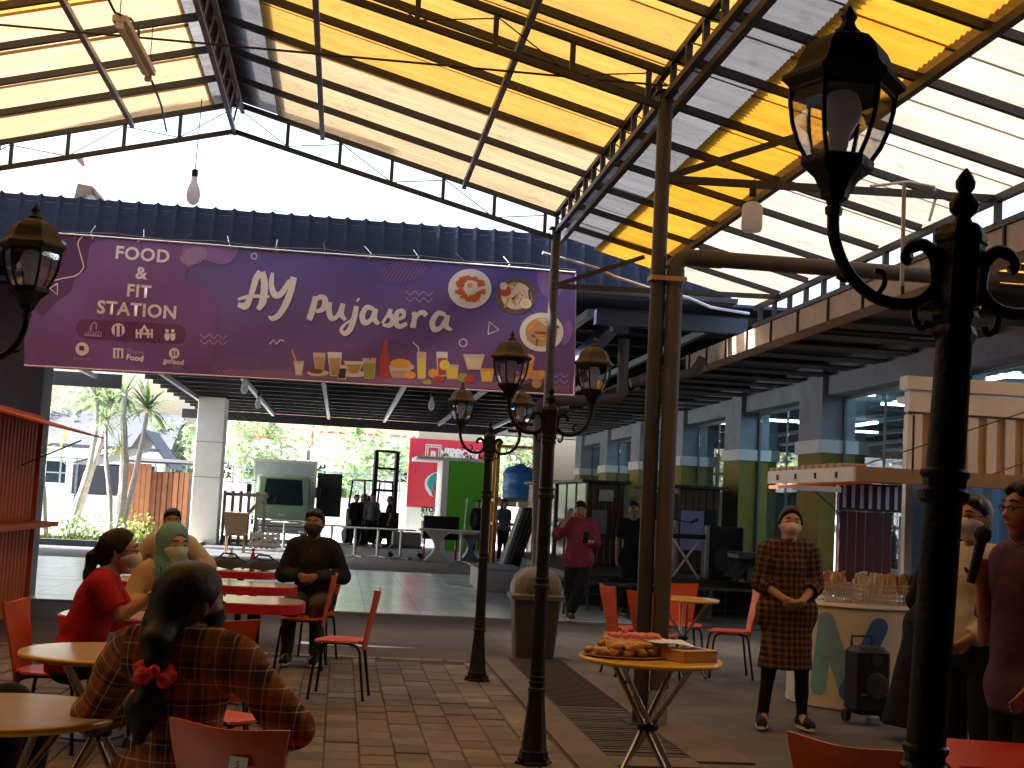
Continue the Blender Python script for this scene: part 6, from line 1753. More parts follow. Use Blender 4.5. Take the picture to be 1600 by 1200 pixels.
m_wallw = M("white_rendered_wall", (.66, .65, .62), .85, var=.06)
house("white house with a dark roof seen between the dracaena trunks", P(60, 780, 62).x, P(250, 780, 62).x, 62, 3.2, m_wallw, m_roofd, 4)
house("white walled house behind the truck with a terracotta roof", P(330, 780, 85).x, P(470, 780, 85).x, 85, 5.0, m_wallw, m_rooft, 4)
house("pale two storey house behind the forklift", P(480, 780, 95).x, P(640, 780, 95).x, 95, 6.0, m_wallw, m_rooft, 5)
tent = thing("dark_awning_tent", "dark pitched awning over a stall behind the dracaena trunks", "awning", (0, 0, 0))
ty = 46; txa, txb = P(110, 780, ty).x, P(262, 780, ty).x
zt2, zb2 = P(222, 672, ty).z, P(262, 732, ty).z
b = MB(); b.prism([(txa, zb2), (P(205, 700, ty).x, zb2 + .6), (P(222, 700, ty).x, zt2), (txb, zb2), (txb, zb2 + .05), (P(222, 700, ty).x, zt2 + .05), (P(205, 700, ty).x, zb2 + .66), (txa, zb2 + .05)], 'y', ty, ty + 4); b.build("canvas", m_roofd, tent)
b = MB(); b.bbox((txa, ty, zb2 - 1.0), (P(190, 780, ty).x, ty + .06, zb2 - .02)); b.build("side_curtain", m_roofd, tent)
for x in (txa + .1, txb - .1, (txa + txb) / 2):
    b = MB(); b.bbox((x, ty - .05, 0), (x + .08, ty + .03, zb2)); b.build("post", m_steel_grey, tent)
fe = thing("yard_wall", "white yard wall with a pale railing along the back of the bright yard", "wall", (0, 56, 0))
b = MB(); b.bbox((-26, 0, 0), (12, .2, 1.5)); b.build("wall_panel", m_wallw, fe)
b = MB(); b.bbox((-26, .05, 2.5), (12, .12, 2.56)); b.bbox((-26, .05, 1.9), (12, .12, 1.95)); b.build("rail", m_steel_grey, fe)
pb = MB(); pb.bbox((-.03, .03, 1.502), (.03, .09, 2.6)); pm = pb.mesh("picket", m_steel_grey)
for i in range(60): place("picket", pm, fe, (-25.5 + i * .62, .02, 0))
def leafy(label, x, y, h_, r_, n, col, seed, trunk_h=.45, leaf=.22):
    q_ = random.Random(seed); t_ = thing("leafy_tree", label, "tree", (x, y, 0), group="leafy trees behind the yard")
    b = MB(); b.tube([(0, 0, 0), (.1, 0, h_ * .3), (-.05, .1, h_ * .55), (.05, 0, h_ * .8)], [.18, .14, .10, .04], 8)
    for i in range(6):
        a = q_.uniform(0, 6.28); z = h_ * q_.uniform(.35, .6); b.tube([(0, 0, z), (r_ * .4 * math.cos(a), r_ * .4 * math.sin(a), z + h_ * .15), (r_ * .7 * math.cos(a), r_ * .7 * math.sin(a), z + h_ * .25)], [.07, .045, .02], 5)
    b.build("trunk", m_bark, t_)
    cl = [(Vector((q_.gauss(0, r_ * .45), q_.gauss(0, r_ * .45), h_ * q_.uniform(trunk_h, .95))), q_.uniform(.25, .5) * r_) for _ in range(26)]
    vs = []; fs = []
    for i in range(n):
        c0, cr = cl[i % len(cl)]; d = Vector((q_.gauss(0, 1), q_.gauss(0, 1), q_.gauss(0, 1))).normalized() * cr * q_.uniform(.4, 1.05); p_ = c0 + d
        u = Vector((q_.gauss(0, 1), q_.gauss(0, 1), q_.gauss(0, .6))).normalized(); v = u.orthogonal().normalized(); s_ = leaf * q_.uniform(.6, 1.2); k_ = len(vs)
        vs += [p_ - u * s_, p_ + v * s_ * .4, p_ + u * s_, p_ - v * s_ * .4]; fs.append((k_, k_ + 1, k_ + 2, k_ + 3))
    b = MB(); b.add(vs, fs); b.build("crown", leaf_mat("foliage_%d" % seed, tuple(min(.5, c_ * 1.4 + .16) for c_ in col), .45), t_)
    return t_
leafy("bushy green tree behind the white wall left of the truck", P(375, 700, 60).x, 60, 5.2, 2.03, 1329, (.10, .17, .035), 11)
leafy("tall light green tree behind the forklift's mast", P(572, 690, 62).x, 62, 5.6, 2.18, 1329, (.11, .20, .045), 12)
leafy("small green tree right of the truck's open door", P(530, 740, 58).x, 58, 3.2, 1.2, 750, (.10, .20, .04), 13)
leafy("dark green tree far left behind the dracaena crowns", P(130, 700, 66).x, 66, 6, 2.34, 1278, (.08, .15, .03), 14)
leafy("green tree seen above the shed beside the column", P(270, 700, 64).x, 64, 4.6, 1.56, 1023, (.09, .17, .04), 15)
leafy("green tree right of the billboard behind the hall", P(790, 690, 66).x, 66, 5.4, 1.87, 1023, (.10, .18, .04), 16)
leafy("green tree outside the shop's rear windows", 22.5, 29, 5, 2.34, 1074, (.10, .2, .04), 17)
leafy("second green tree outside the shop's rear windows", 23.0, 41, 5, 2.34, 1074, (.12, .2, .04), 18)
# bushes by the planter
for i, (px, py) in enumerate(((112, 846), (215, 838), (222, 832), (135, 836))):
    p = P(px, py, 36.3 + .3 * i); q_ = random.Random(50 + i)
    t_ = thing("low_shrub", ["low shrub at the foot of the left dracaenas", "small white flowered shrub in front of the shed", "small shrub beside the white flowered one", "little shrub between the dracaena trunks"][i], "shrub", (p.x, p.y, .1), group="low shrubs in the planter")
    vs = []; fs = []
    for k2 in range(200):
        d = Vector((q_.gauss(0, .28), q_.gauss(0, .2), abs(q_.gauss(0, .26)))); u = Vector((q_.gauss(0, 1), q_.gauss(0, 1), q_.gauss(0, 1))).normalized() * .07; v = u.orthogonal() * .4; n0 = len(vs)
        vs += [d - u, d + v, d + u, d - v]; fs.append((n0, n0 + 1, n0 + 2, n0 + 3))
    b = MB(); b.add(vs, fs); b.build("foliage", m_blade2 if i == 1 else m_blade, t_)
# pale timber frame seen above the fascia on the left
m_pale_t = M("bleached_timber", (.30, .26, .23), .8, var=.3)
pf = thing("pale_pergola", "pale bleached timber rafters in the glare above the fascia at upper left", "pergola", (0, 0, 0))
for i in range(6):
    a, c_ = P(-60 + i * 30, 236, 24), P(40 + i * 26, 322, 22.5)
    b = MB(); b.beam(a, c_, .16, .22); b.build("rafter", m_pale_t, pf)
b = MB(); b.beam(P(80, 240, 24), P(130, 300, 22.5), .25, .25); b.beam(P(-20, 285, 23.8), P(130, 250, 23.8), .12, .2); b.build("beam", M("rusty_beam", (.34, .22, .15), .8), pf)
for px, py in ((20, 300), (120, 300)):
    q = P(px, py, 23); b = MB(); b.bbox((q.x - .1, 22.9, HZ + .12), (q.x + .1, 23.1, q.z)); b.build("post", m_wallw, pf)
# ------------------------------------------------------------------ people: smooth blended volumes, meshed as one continuous surface each
def npv(v): return np.array(v, dtype=np.float64)
class Vol:
    """blended round cones; each prim may be flattened along a direction and cut by planes"""
    def __init__(s): s.p = []; s.cuts = []
    def cone(s, a, b, ra, rb, k=.03, flat=None, f=1.0, cut=(), sub=False):
        s.p.append((npv(a), npv(b), ra, rb, k, None if flat is None else npv(flat) / np.linalg.norm(npv(flat)), f, cut, sub)); return s
    def ball(s, c, r, k=.03, flat=None, f=1.0, cut=()):
        return s.cone(c, npv(c) + npv((0, 0, 1e-4)), r, r, k, flat, f, cut)
    def cut(s, pt, n): s.cuts.append((npv(pt), npv(n) / np.linalg.norm(npv(n)))); return s
def prim_d(X, pr):
    a, b, ra, rb, k, fl, f, cut, sub = pr
    pa = X - a; ba = b - a
    if fl is not None:
        pa = pa + (f - 1.0) * (pa @ fl)[..., None] * fl
        ba = ba + (f - 1.0) * (ba @ fl) * fl
    t = np.clip((pa @ ba) / (ba @ ba), 0, 1)
    q = pa - t[..., None] * ba
    d = np.sqrt((q * q).sum(-1)) - (ra + (rb - ra) * t)
    for pt, n in cut:
        d = np.maximum(d, (X - npv(pt)) @ (npv(n) / np.linalg.norm(npv(n))))
    return d
def mesh_vol(vol, h, name, mats, noise=0.0, nseed=0, uv=False, nfreq=1.0):
    lo = np.min([np.minimum(p[0], p[1]) - max(p[2], p[3]) - .04 for p in vol.p], 0); hi = np.max([np.maximum(p[0], p[1]) + max(p[2], p[3]) + .04 for p in vol.p], 0)
    n = np.ceil((hi - lo) / h).astype(int) + 1
    D = np.full(tuple(n), 1.0, dtype=np.float32)
    ax = [lo[i] + h * np.arange(n[i]) for i in range(3)]
    for pr in vol.p:
        r = max(pr[2], pr[3]) + .05 + pr[4]
        a0 = np.minimum(pr[0], pr[1]) - r; a1 = np.maximum(pr[0], pr[1]) + r
        i0 = np.clip(((a0 - lo) / h).astype(int), 0, n - 1); i1 = np.clip(((a1 - lo) / h).astype(int) + 2, 1, n)
        sl = tuple(slice(i0[i], i1[i]) for i in range(3))
        X = np.stack(np.meshgrid(*[ax[i][sl[i]] for i in range(3)], indexing='ij'), -1)
        d = prim_d(X, pr); k = pr[4]; o = D[sl]
        if pr[8]: D[sl] = np.maximum(o, -d); continue
        hh = np.clip(.5 + .5 * (o - d) / k, 0, 1)
        D[sl] = o * (1 - hh) + d * hh - k * hh * (1 - hh)
    if noise or vol.cuts:
        X = np.stack(np.meshgrid(*ax, indexing='ij'), -1)
        if noise:
            x, y, z = X[..., 0] * nfreq, X[..., 1] * nfreq, X[..., 2] * nfreq
            s = nseed
            D += noise * (np.sin(17 * z + 9 * x + s + 2 * np.sin(7 * x + s)) * np.sin(11 * x - 8 * y + 2 * s) + .6 * np.sin(31 * z - 14 * x + 13 * y + s) * np.sin(9 * z + 17 * x))
        for pt, nn in vol.cuts: D = np.maximum(D, (X - pt) @ nn)
    S = D < 0
    c8 = np.stack([S[i:n[0] - 1 + i, j:n[1] - 1 + j, k:n[2] - 1 + k] for i in (0, 1) for j in (0, 1) for k in (0, 1)], -1)
    m = c8.any(-1) & ~c8.all(-1)
    ci = np.argwhere(m); idx = -np.ones(m.shape, dtype=np.int64); idx[m] = np.arange(len(ci))
    acc = np.zeros((len(ci), 3)); cnt = np.zeros(len(ci))
    offs = [(i, j, k) for i in (0, 1) for j in (0, 1) for k in (0, 1)]
    for a in range(3):
        for o in offs:
            if o[a]: continue
            o2 = list(o); o2[a] = 1
            f0 = D[ci[:, 0] + o[0], ci[:, 1] + o[1], ci[:, 2] + o[2]]; f1 = D[ci[:, 0] + o2[0], ci[:, 1] + o2[1], ci[:, 2] + o2[2]]
            x = (f0 < 0) != (f1 < 0)
            t = np.where(x, f0 / np.where(x, f0 - f1, 1), 0)
            p = np.tile(np.array(o, float), (len(ci), 1)); p[:, a] += t
            acc[x] += p[x]; cnt[x] += 1
    V = lo + h * (ci + acc / cnt[:, None])
    F = []
    for a in range(3):
        b, c = (a + 1) % 3, (a + 2) % 3
        s0 = [slice(None)] * 3; s1 = [slice(None)] * 3; s0[a] = slice(0, -1); s1[a] = slice(1, None)
        A, B = S[tuple(s0)], S[tuple(s1)]
        e = np.argwhere(A != B); e = e[(e[:, b] > 0) & (e[:, c] > 0) & (e[:, b] < m.shape[b]) & (e[:, c] < m.shape[c])]
        fl = A[e[:, 0], e[:, 1], e[:, 2]]
        def at(db, dc):
            q = e.copy(); q[:, b] -= db; q[:, c] -= dc; return idx[q[:, 0], q[:, 1], q[:, 2]]
        q = np.stack([at(1, 1), at(0, 1), at(0, 0), at(1, 0)], -1)
        q[~fl] = q[~fl][:, ::-1]; F.append(q)
    F = np.concatenate(F); F = F[(F >= 0).all(1)]
    # light smoothing
    for _ in range(2):
        s = np.zeros_like(V); c = np.zeros(len(V))
        for i in range(4):
            j = (i + 1) % 4
            np.add.at(s, F[:, i], V[F[:, j]]); np.add.at(c, F[:, i], 1); np.add.at(s, F[:, j], V[F[:, i]]); np.add.at(c, F[:, j], 1)
        V = V * .5 + .5 * s / np.maximum(c, 1)[:, None]
    me = bpy.data.meshes.new(name)
    me.vertices.add(len(V)); me.vertices.foreach_set("co", V.astype(np.float32).ravel())
    me.loops.add(F.size); me.loops.foreach_set("vertex_index", F.ravel().astype(np.int32))
    me.polygons.add(len(F)); me.polygons.foreach_set("loop_start", np.arange(0, F.size, 4, dtype=np.int32))
    me.polygons.foreach_set("use_smooth", np.ones(len(F), dtype=bool))
    me.update(calc_edges=True)
    for mt in (mats if isinstance(mats, (list, tuple)) else [mats]): me.materials.append(mt)
    if uv:
        best = np.full(len(V), 9.0); U = np.zeros((len(V), 2))
        for pr in vol.p:
            d = prim_d(V, pr); a, b = pr[0], pr[1]; L_ = np.linalg.norm(b - a)
            if L_ < .02: continue
            w = (b - a) / L_
            if abs(w[0]) > .7: uu = V[:, 0] * 1.0; vv = V[:, 2]   # shoulder yoke
            elif abs(w[2]) > .8 and max(pr[2], pr[3]) > .085: uu = V[:, 0] + V[:, 1] * .35; vv = V[:, 2]
            else:
                u1 = np.cross(w, (0, 1, .3)); u1 /= np.linalg.norm(u1); u2 = np.cross(w, u1)
                uu = np.arctan2((V - a) @ u2, (V - a) @ u1) * .055; vv = (V - a) @ w
            k = d < best; best[k] = d[k]; U[k, 0] = uu[k]; U[k, 1] = vv[k]
        ly = me.uv_layers.new(name="UVMap"); ly.data.foreach_set("uv", U[F.ravel()].astype(np.float32).ravel())
    return me
def vobj(vol, h, name, mat, parent, **kw):
    o = bpy.data.objects.new(name, mesh_vol(vol, h, name, mat, **kw)); return link(o, parent)

def skin_mat(name, c): return M(name, c, .55, var=.08, scale=14, bump=.05, bscale=80, spec=.35)
sk_a = skin_mat("tan_skin", (.38, .20, .125)); sk_b = skin_mat("brown_skin", (.27, .135, .08)); sk_c = skin_mat("light_tan_skin", (.46, .27, .18))
def hair_mat_():
    m, nt, out = node_mat("black_hair")
    tc = nt.nodes.new("ShaderNodeTexCoord"); mp = nt.nodes.new("ShaderNodeMapping"); mp.inputs["Scale"].default_value = (150, 150, 9)
    nz = nt.nodes.new("ShaderNodeTexNoise"); nz.inputs["Scale"].default_value = 1.0; nz.inputs["Detail"].default_value = 3; nz.inputs["Distortion"].default_value = 1.5
    nt.links.new(tc.outputs["Object"], mp.inputs[0]); nt.links.new(mp.outputs[0], nz.inputs["Vector"])
    cr = nt.nodes.new("ShaderNodeValToRGB"); cr.color_ramp.elements[0].position = .35; cr.color_ramp.elements[0].color = (.003, .0025, .0025, 1); cr.color_ramp.elements[1].position = .7; cr.color_ramp.elements[1].color = (.020, .015, .012, 1)
    nt.links.new(nz.outputs["Fac"], cr.inputs[0])
    b = nt.nodes.new("ShaderNodeBsdfPrincipled"); b.inputs["Roughness"].default_value = .48; b.inputs["Specular IOR Level"].default_value = .22; nt.links.new(cr.outputs[0], b.inputs["Base Color"])
    bp = nt.nodes.new("ShaderNodeBump"); bp.inputs["Strength"].default_value = .6; bp.inputs["Distance"].default_value = .004; nt.links.new(nz.outputs["Fac"], bp.inputs["Height"]); nt.links.new(bp.outputs[0], b.inputs["Normal"])
    nt.links.new(b.outputs[0], out.inputs[0]); return m
m_hair = hair_mat_()
m_hair_plain = M("black_hair_plain", (.008, .0065, .006), .5, var=.5, scale=30, bump=.12, bscale=220, spec=.16)
m_eye = M("dark_eye", (.02, .012, .01), .15); m_sclera = M("eye_white", (.45, .40, .37), .3)
m_brow = M("eyebrow_hair", (.015, .011, .01), .8); m_lip = M("lips", (.32, .11, .09), .45)
def cloth(name, c, r=.88): return M(name, c, r, var=.15, scale=12, bump=.35, bscale=26, spec=.2)

def rotv(v, ax, ang): return Matrix.Rotation(ang, 3, ax) @ Vector(v)
def pose(kind, H=1.65, **over):
    """joints, local: faces +Y, right hand at +X"""
    s = H / 1.65
    if kind == 'stand':
        J = dict(hipR=(.085, 0, .86), hipL=(-.085, 0, .86), kneeR=(.095, .02, .47), kneeL=(-.095, .02, .47), ankR=(.10, -.02, .08), ankL=(-.10, -.02, .08),
                 chest=(0, 0, 1.22), waist=(0, .005, 1.02), shR=(.165, 0, 1.335), shL=(-.165, 0, 1.335), neck=(0, -.005, 1.375), head=(0, .012, 1.540))
    else:
        J = dict(hipR=(.09, -.03, .53), hipL=(-.09, -.03, .53), kneeR=(.12, .40, .52), kneeL=(-.12, .40, .52), ankR=(.12, .40, .09), ankL=(-.12, .40, .09),
                 chest=(0, .02, .90), waist=(0, 0, .70), shR=(.165, .02, 1.01), shL=(-.165, .02, 1.01), neck=(0, .02, 1.05), head=(0, .045, 1.212))
    J.update(elR=None, elL=None)
    J = {k: (Vector(v) * s if v is not None else None) for k, v in J.items()}
    lean = over.pop('lean', 0); leanx = over.pop('leanx', 0)
    if lean or leanx:
        piv = (J['hipR'] + J['hipL']) / 2
        for k in ('chest', 'waist', 'shR', 'shL', 'neck', 'head'): J[k] = piv + rotv(rotv(J[k] - piv, 'X', -lean), 'Y', leanx)
    twist = over.pop('twist', 0)
    if twist:
        for k in ('chest', 'shR', 'shL', 'neck', 'head'): J[k] = rotv(J[k], 'Z', twist)
    for sd, sx in (('R', 1), ('L', -1)):
        J['el' + sd] = J['sh' + sd] + Vector((sx * .05, -.02, -.27)) * s; J['wr' + sd] = J['el' + sd] + Vector((sx * .005, .06, -.235)) * s
    for k, v in over.items(): J[k] = Vector(v)
    return J
def hand(vol, wr, d, n, curl=.5, s=1.0, thumb_side=1, rf=.0088):
    """palm + five separate bent fingers; d: direction, n: palm normal"""
    wr, d, n = Vector(wr), Vector(d).normalized(), Vector(n); n = (n - d * n.dot(d)).normalized(); sd = d.cross(n).normalized() * thumb_side
    pc = wr + d * .045 * s
    for t in (-.024, -.008, .008, .024):
        vol.cone(wr + sd * t * .6, wr + d * .085 * s + sd * t * 1.05, .016 * s, .0115 * s, .014)
    for i, (t, L_) in enumerate(((.028, .068), (.0095, .078), (-.0095, .072), (-.028, .056))):
        b = wr + d * .085 * s + sd * t; a0 = curl * .7; p = b
        for j, fr in enumerate((.45, .32, .25)):
            dd = d * math.cos(a0) + n * math.sin(a0); q = p + dd * L_ * fr * s
            vol.cone(p, q, rf * s * (1 - .12 * j), rf * s * (1 - .12 * (j + 1)), .004); p = q; a0 += curl * .8
    b = wr + d * .025 * s + sd * .024; q = b + (d * .6 + sd * .7 + n * .35).normalized() * .042 * s; e = q + (d * .85 + sd * .15 + n * .5 * (curl + .3)).normalized() * .034 * s
    vol.cone(b, q, .0135 * s, .0105 * s, .012); vol.cone(q, e, .0105 * s, .0085 * s, .004)

def person(label, loc, face, J, skin, h=.011, yaw=0, pitch=0, tilt=0, hair='short', top=None, bottom=None, shoes=None, mask=None, glasses=False, hands=None, group=None, hs=1.0, build=1.0, hair_mat=None, lips=True, mscale=1.0):
    root = thing("person", label, "person", loc, R(face - 90), group)
    u = Vector((0, 0, 1)); f = Vector((0, 1, 0)); r = Vector((1, 0, 0))
    def tr_(v): return rotv(rotv(rotv(v, 'Y', tilt), 'X', pitch), 'Z', yaw)
    f, r, u = tr_(f), tr_(r), tr_(u)
    C = J['head']
    def hp(x, y, z): return C + (r * x + f * y + u * z) * hs
    B = Vol(); q = hs
    # head
    B.ball(hp(0, -.016, .030), .094 * q, .02, r, 1.22); B.ball(hp(0, .022, .005), .080 * q, .03, r, 1.22)
    B.cone(hp(0, .030, -.035), hp(0, .050, -.088), .056 * q, .034 * q, .035, r, 1.05)
    B.cone(hp(-.034, .055, -.02), hp(.034, .055, -.02), .034 * q, .034 * q, .03)
    B.cone(hp(-.03, .078, .036), hp(.03, .078, .036), .014 * q, .014 * q, .02)
    for sx in (1, -1): B.ball(hp(sx * .033, .112, .013), .017, .008); B.p[-1] = B.p[-1][:8] + (True,)
    B.cone(hp(0, .088, .018), hp(0, .106, -.022), .009 * q, .0135 * q, .012); B.cone(hp(-.012, .096, -.026), hp(.012, .096, -.026), .009 * q, .009 * q, .008)
    B.cone(hp(-.018, .083, -.054), hp(.018, .083, -.054), .010 * q, .010 * q, .012)
    for sx in (1, -1):
        B.cone(hp(sx * .079, -.008, .018), hp(sx * .076, -.002, -.022), .018 * q, .012 * q, .01, r, 2.0)
    nk = J['neck']
    B.cone(nk - u * .01, hp(0, -.015, -.06), .056 * build, .052 * q, .03)
    # torso
    kb = build
    hipm = (J['hipR'] + J['hipL']) / 2
    tf = Vector((0, 1, 0))
    B.cone(J['hipR'], J['hipL'], .105 * kb, .105 * kb, .05, tf, 1.12); B.cone(hipm, J['waist'], .115 * kb, .105 * kb, .06, tf, 1.15)
    B.cone(J['waist'], J['chest'], .105 * kb, .122 * kb, .06, tf, 1.18); B.cone(J['shR'] * .8 + J['shL'] * .2, J['shL'] * .8 + J['shR'] * .2, .068 * kb, .068 * kb, .05)
    B.cone(J['chest'], J['neck'], .11 * kb, .055, .05, tf, 1.25)
    for sd in 'RL':
        B.cone(J['sh' + sd], J['el' + sd], .050 * kb, .038 * kb, .03); B.cone(J['el' + sd], J['wr' + sd], .038 * kb, .026, .015)
        B.cone(J['hip' + sd], J['knee' + sd], .085 * kb, .056 * kb, .04); B.cone(J['knee' + sd], J['ank' + sd], .052 * kb, .034, .02)
        dflt = (J['wr' + sd] - J['el' + sd]).normalized()
        hd = (hands or {}).get(sd, (dflt, Vector((-1 if sd == 'R' else 1, 0, 0)), .45))
        hand(B, J['wr' + sd], hd[0], hd[1], hd[2], thumb_side=(hd[3] if len(hd) > 3 else (1 if sd == 'L' else -1)), rf=max(.0088, h * .9))
        ft = (J['ank' + sd] - J['knee' + sd]); B.cone(J['ank' + sd], J['ank' + sd] + Vector((0, .10, -.03)), .034, .03, .02)
    vobj(B, h, "body", skin, root)
    # eyes, brows, lips
    for sx in (1, -1):
        b = MB(); b.lathe([(.002, -.008), (.012, -.005), (.016, 0), (.012, .004), (.002, .006)], 12); e = b.build("eye", m_sclera, root, smooth=True)
        b = MB(); b.lathe([(.0085, -.0095), (.009, -.0065), (.002, -.006)], 10); b.build("iris", m_eye, e)
        e.matrix_local = Matrix.Translation(hp(sx * .033, .0935, .014)) @ Matrix((r * 1.0, u * .55, -f)).transposed().to_4x4()
        b = MB(); b.tube([hp(sx * .015, .101, .039), hp(sx * .034, .099, .044), hp(sx * .054, .085, .036)], [.0035, .0045, .0025], 5); b.build("eyebrow", m_brow, root)
    if lips and not mask:
        b = MB(); b.tube([hp(-.024, .086, -.054), hp(-.008, .094, -.051), hp(.008, .094, -.051), hp(.024, .086, -.054)], [.003, .0055, .0055, .003], 6); b.build("lips", m_lip, root)
    hm = hair_mat or m_hair
    # hair / scarf
    if hair in ('short', 'ponytail', 'bun', 'bob'):
        V_ = Vol(); ct = ((hp(0, .062, .078), f * .80 - u * .60),)
        V_.ball(hp(0, -.020, .034), .1015 * q, .02, r, 1.20, ct); 
        V_.ball(hp(0, .01, .050), .089 * q, .02, r, 1.16, ct)
        if hair == 'short':
            V_.cone(hp(-.045, .055, .085), hp(.045, .060, .088), .028, .026, .02, None, 1, ())
            V_.cone(hp(0, -.045, .0), hp(0, -.05, -.045), .070 * q, .055 * q, .02, r, 1.1)
        if hair in ('ponytail', 'bun', 'bob'):
            V_.cone(hp(0, -.05, .0), hp(0, -.055, -.04), .074 * q, .058 * q, .02, r, 1.12)
            for sx in (1, -1): V_.cone(hp(sx * .05, .045, .075), hp(sx * .077, .01, .01), .020, .018, .015)
        if hair == 'ponytail':
            V_.cone(hp(0, -.10, .02), hp(0, -.145, -.03), .030, .032, .015); V_.cone(hp(0, -.145, -.03), hp(0.01, -.15, -.14), .034, .036, .02); V_.cone(hp(.01, -.15, -.14), hp(.015, -.13, -.27), .036, .010, .02)
        if hair == 'bun': V_.ball(hp(0, -.12, -.02), .042, .02)
        if hair == 'bob':
            V_.cone(hp(.05, -.05, -.02), hp(.06, -.06, -.12), .045, .04, .02); V_.cone(hp(-.05, -.05, -.02), hp(-.06, -.06, -.12), .045, .04, .02)
        V_.cone(hp(0, .112, .052), hp(0, .15, .06), .052 if hair != 'short' else .048, .06, .012, r, .8, sub=True)
        vobj(V_, h, "hair", hm, root, noise=.0025, nfreq=3.0)
    elif hair == 'hijab':
        V_ = Vol(); V_.ball(hp(0, -.018, .034), .112 * q, .02, r, 1.12); V_.cone(hp(0, -.01, -.04), J['neck'] + Vector((0, .01, 0)), .096, .105, .04); V_.cone(J['neck'], J['chest'] + Vector((0, .06, .08)), .115, .12, .05, tf, 1.2); V_.cone(J['chest'] + Vector((0.02, .10, .1)), J['chest'] + Vector((.03, .12, -.06)), .075, .04, .04, tf, 1.3)
        V_.cone(J['shR'] * .6 + J['shL'] * .4, J['shL'] * .6 + J['shR'] * .4, .078, .078, .04)
        V_.cone(hp(0, .085, .012), hp(0, .13, -.02), .064, .062, .01, r, 1.05, sub=True); V_.cone(hp(0, .085, -.03), hp(0, .13, -.06), .062, .058, .01, r, 1.05, sub=True)
        vobj(V_, h, "headscarf", hm, root, noise=.0035)
    if mask:
        V_ = Vol(); o_ = .0065; ct = ((hp(0, .012, -.03), -f),)
        V_.ball(hp(0, .022, .005), .080 * q + o_, .02, r, 1.20, ct); V_.cone(hp(0, .032, -.035), hp(0, .052, -.088), .057 * q + o_, .037 * q + o_, .03, r, 1.05, ct)
        V_.cone(hp(-.034, .055, -.02), hp(.034, .055, -.02), .035 * q + o_, .035 * q + o_, .03, None, 1, ct); V_.cone(hp(0, .092, .004), hp(0, .106, -.030), .012 + o_, .022 + o_, .03, None, 1, ct)
        V_.cone(hp(-.014, .086, -.05), hp(.014, .086, -.05), .018 + o_, .018 + o_, .03, None, 1, ct)
        V_.cut(hp(0, .10, .004), u * .96 - f * .30); V_.cut(hp(0, .05, -.112), -u)
        vobj(V_, min(h, .006), "face_mask", mask, root)
        for sx in (1, -1):
            b = MB(); b.tube([hp(sx * .072, .02, -.005), hp(sx * .083, .0, .012), hp(sx * .085, -.02, .012), hp(sx * .078, -.012, -.03), hp(sx * .055, .02, -.06)], .0022, 4); b.build("mask_strap", mask, root)
    if glasses:
        b = MB()
        for sx in (1, -1):
            b.tube([hp(sx * .033 + .023 * math.cos(t), .103, .011 + .012 * math.sin(t)) for t in [i * math.pi / 5 for i in range(11)]], .0022, 5)
            b.tube([hp(sx * .056, .102, .014), hp(sx * .080, .03, .018), hp(sx * .082, -.02, .015)], .0022, 5)
        b.tube([hp(-.010, .107, .013), hp(.010, .107, .013)], .0022, 5); b.build("glasses", m_black, root)
    # clothes
    if top:
        T = Vol(); g_ = top.get('fit', .013); tm = top['mat']
        T.cone(hipm + Vector((0, 0, top.get('hem', -.04))), J['waist'], .125 * kb + g_, .112 * kb + g_, .06, tf, 1.12, ((hipm + Vector((0, 0, top.get('hem', -.04))), (0, 0, -1)),))
        if 'hem2' in top:
            h2 = top['hem2']; T.cone(h2, hipm, top.get('hemr', .17), top.get('hipr', .165), .05, tf, top.get('hemflat', 1.2), ((h2, (0, 0, -1)),)); T.cone(J['hipR'], J['hipL'], .108 * kb + g_ + .012, .108 * kb + g_ + .012, .06, tf, 1.08)
        else: T.cone(J['hipR'], J['hipL'], .108 * kb + g_, .108 * kb + g_, .05, tf, 1.10, ((hipm + Vector((0, 0, top.get('hem', -.04))), (0, 0, -1)),))
        T.cone(J['waist'], J['chest'], .112 * kb + g_, .128 * kb + g_, .06, tf, 1.15)
        T.cone(J['shR'] * .82 + J['shL'] * .18, J['shL'] * .82 + J['shR'] * .18, .072 * kb + g_, .072 * kb + g_, .05)
        ncut = ((J['neck'] + u * .006, (u * .88 + f * .45)),)
        T.cone(J['chest'], J['neck'] + u * .015, .114 * kb + g_, .060 + g_ * .6, .05, tf, 1.22, ncut)
        for sd in 'RL':
            a, e, w = J['sh' + sd], J['el' + sd], J['wr' + sd]
            sl = top.get('sleeve', 'long')
            if sl == 'short':
                m_ = a.lerp(e, .80); T.cone(a, a.lerp(e, .95), .054 * kb + g_, .050 * kb + g_ + .004, .035, None, 1, ((m_, e - a),))
            else:
                fr = {'long': .93, 'rolled': .38}[sl]
                T.cone(a, e, .054 * kb + g_, .046 * kb + g_, .03); m_ = e.lerp(w, fr)
                T.cone(e, w, .046 * kb + g_, .036 + g_, .02, None, 1, ((m_, w - e),))
        o = vobj(T, h, top.get('name', "shirt"), tm, root, noise=top.get('noise', .0035), nseed=len(label), uv=top.get('uv', False))
        if top.get('collar'):
            b = MB(); n0 = J['neck']
            for a0, a1 in ((100, 268), (272, 440)):
                def cf(t, v, a0=a0, a1=a1):
                    a = R(a0 + (a1 - a0) * t); s_ = math.sin(a)
                    return n0 + Vector((math.cos(a) * (.062 + .026 * v), s_ * (.060 + .022 * v) - .004, .036 - .050 * v - (.020 + .020 * v) * max(0, s_) ** 2))
                b.slab(cf, 12, 2, .004)
            b.build("collar", top['collar'], root, smooth=True)
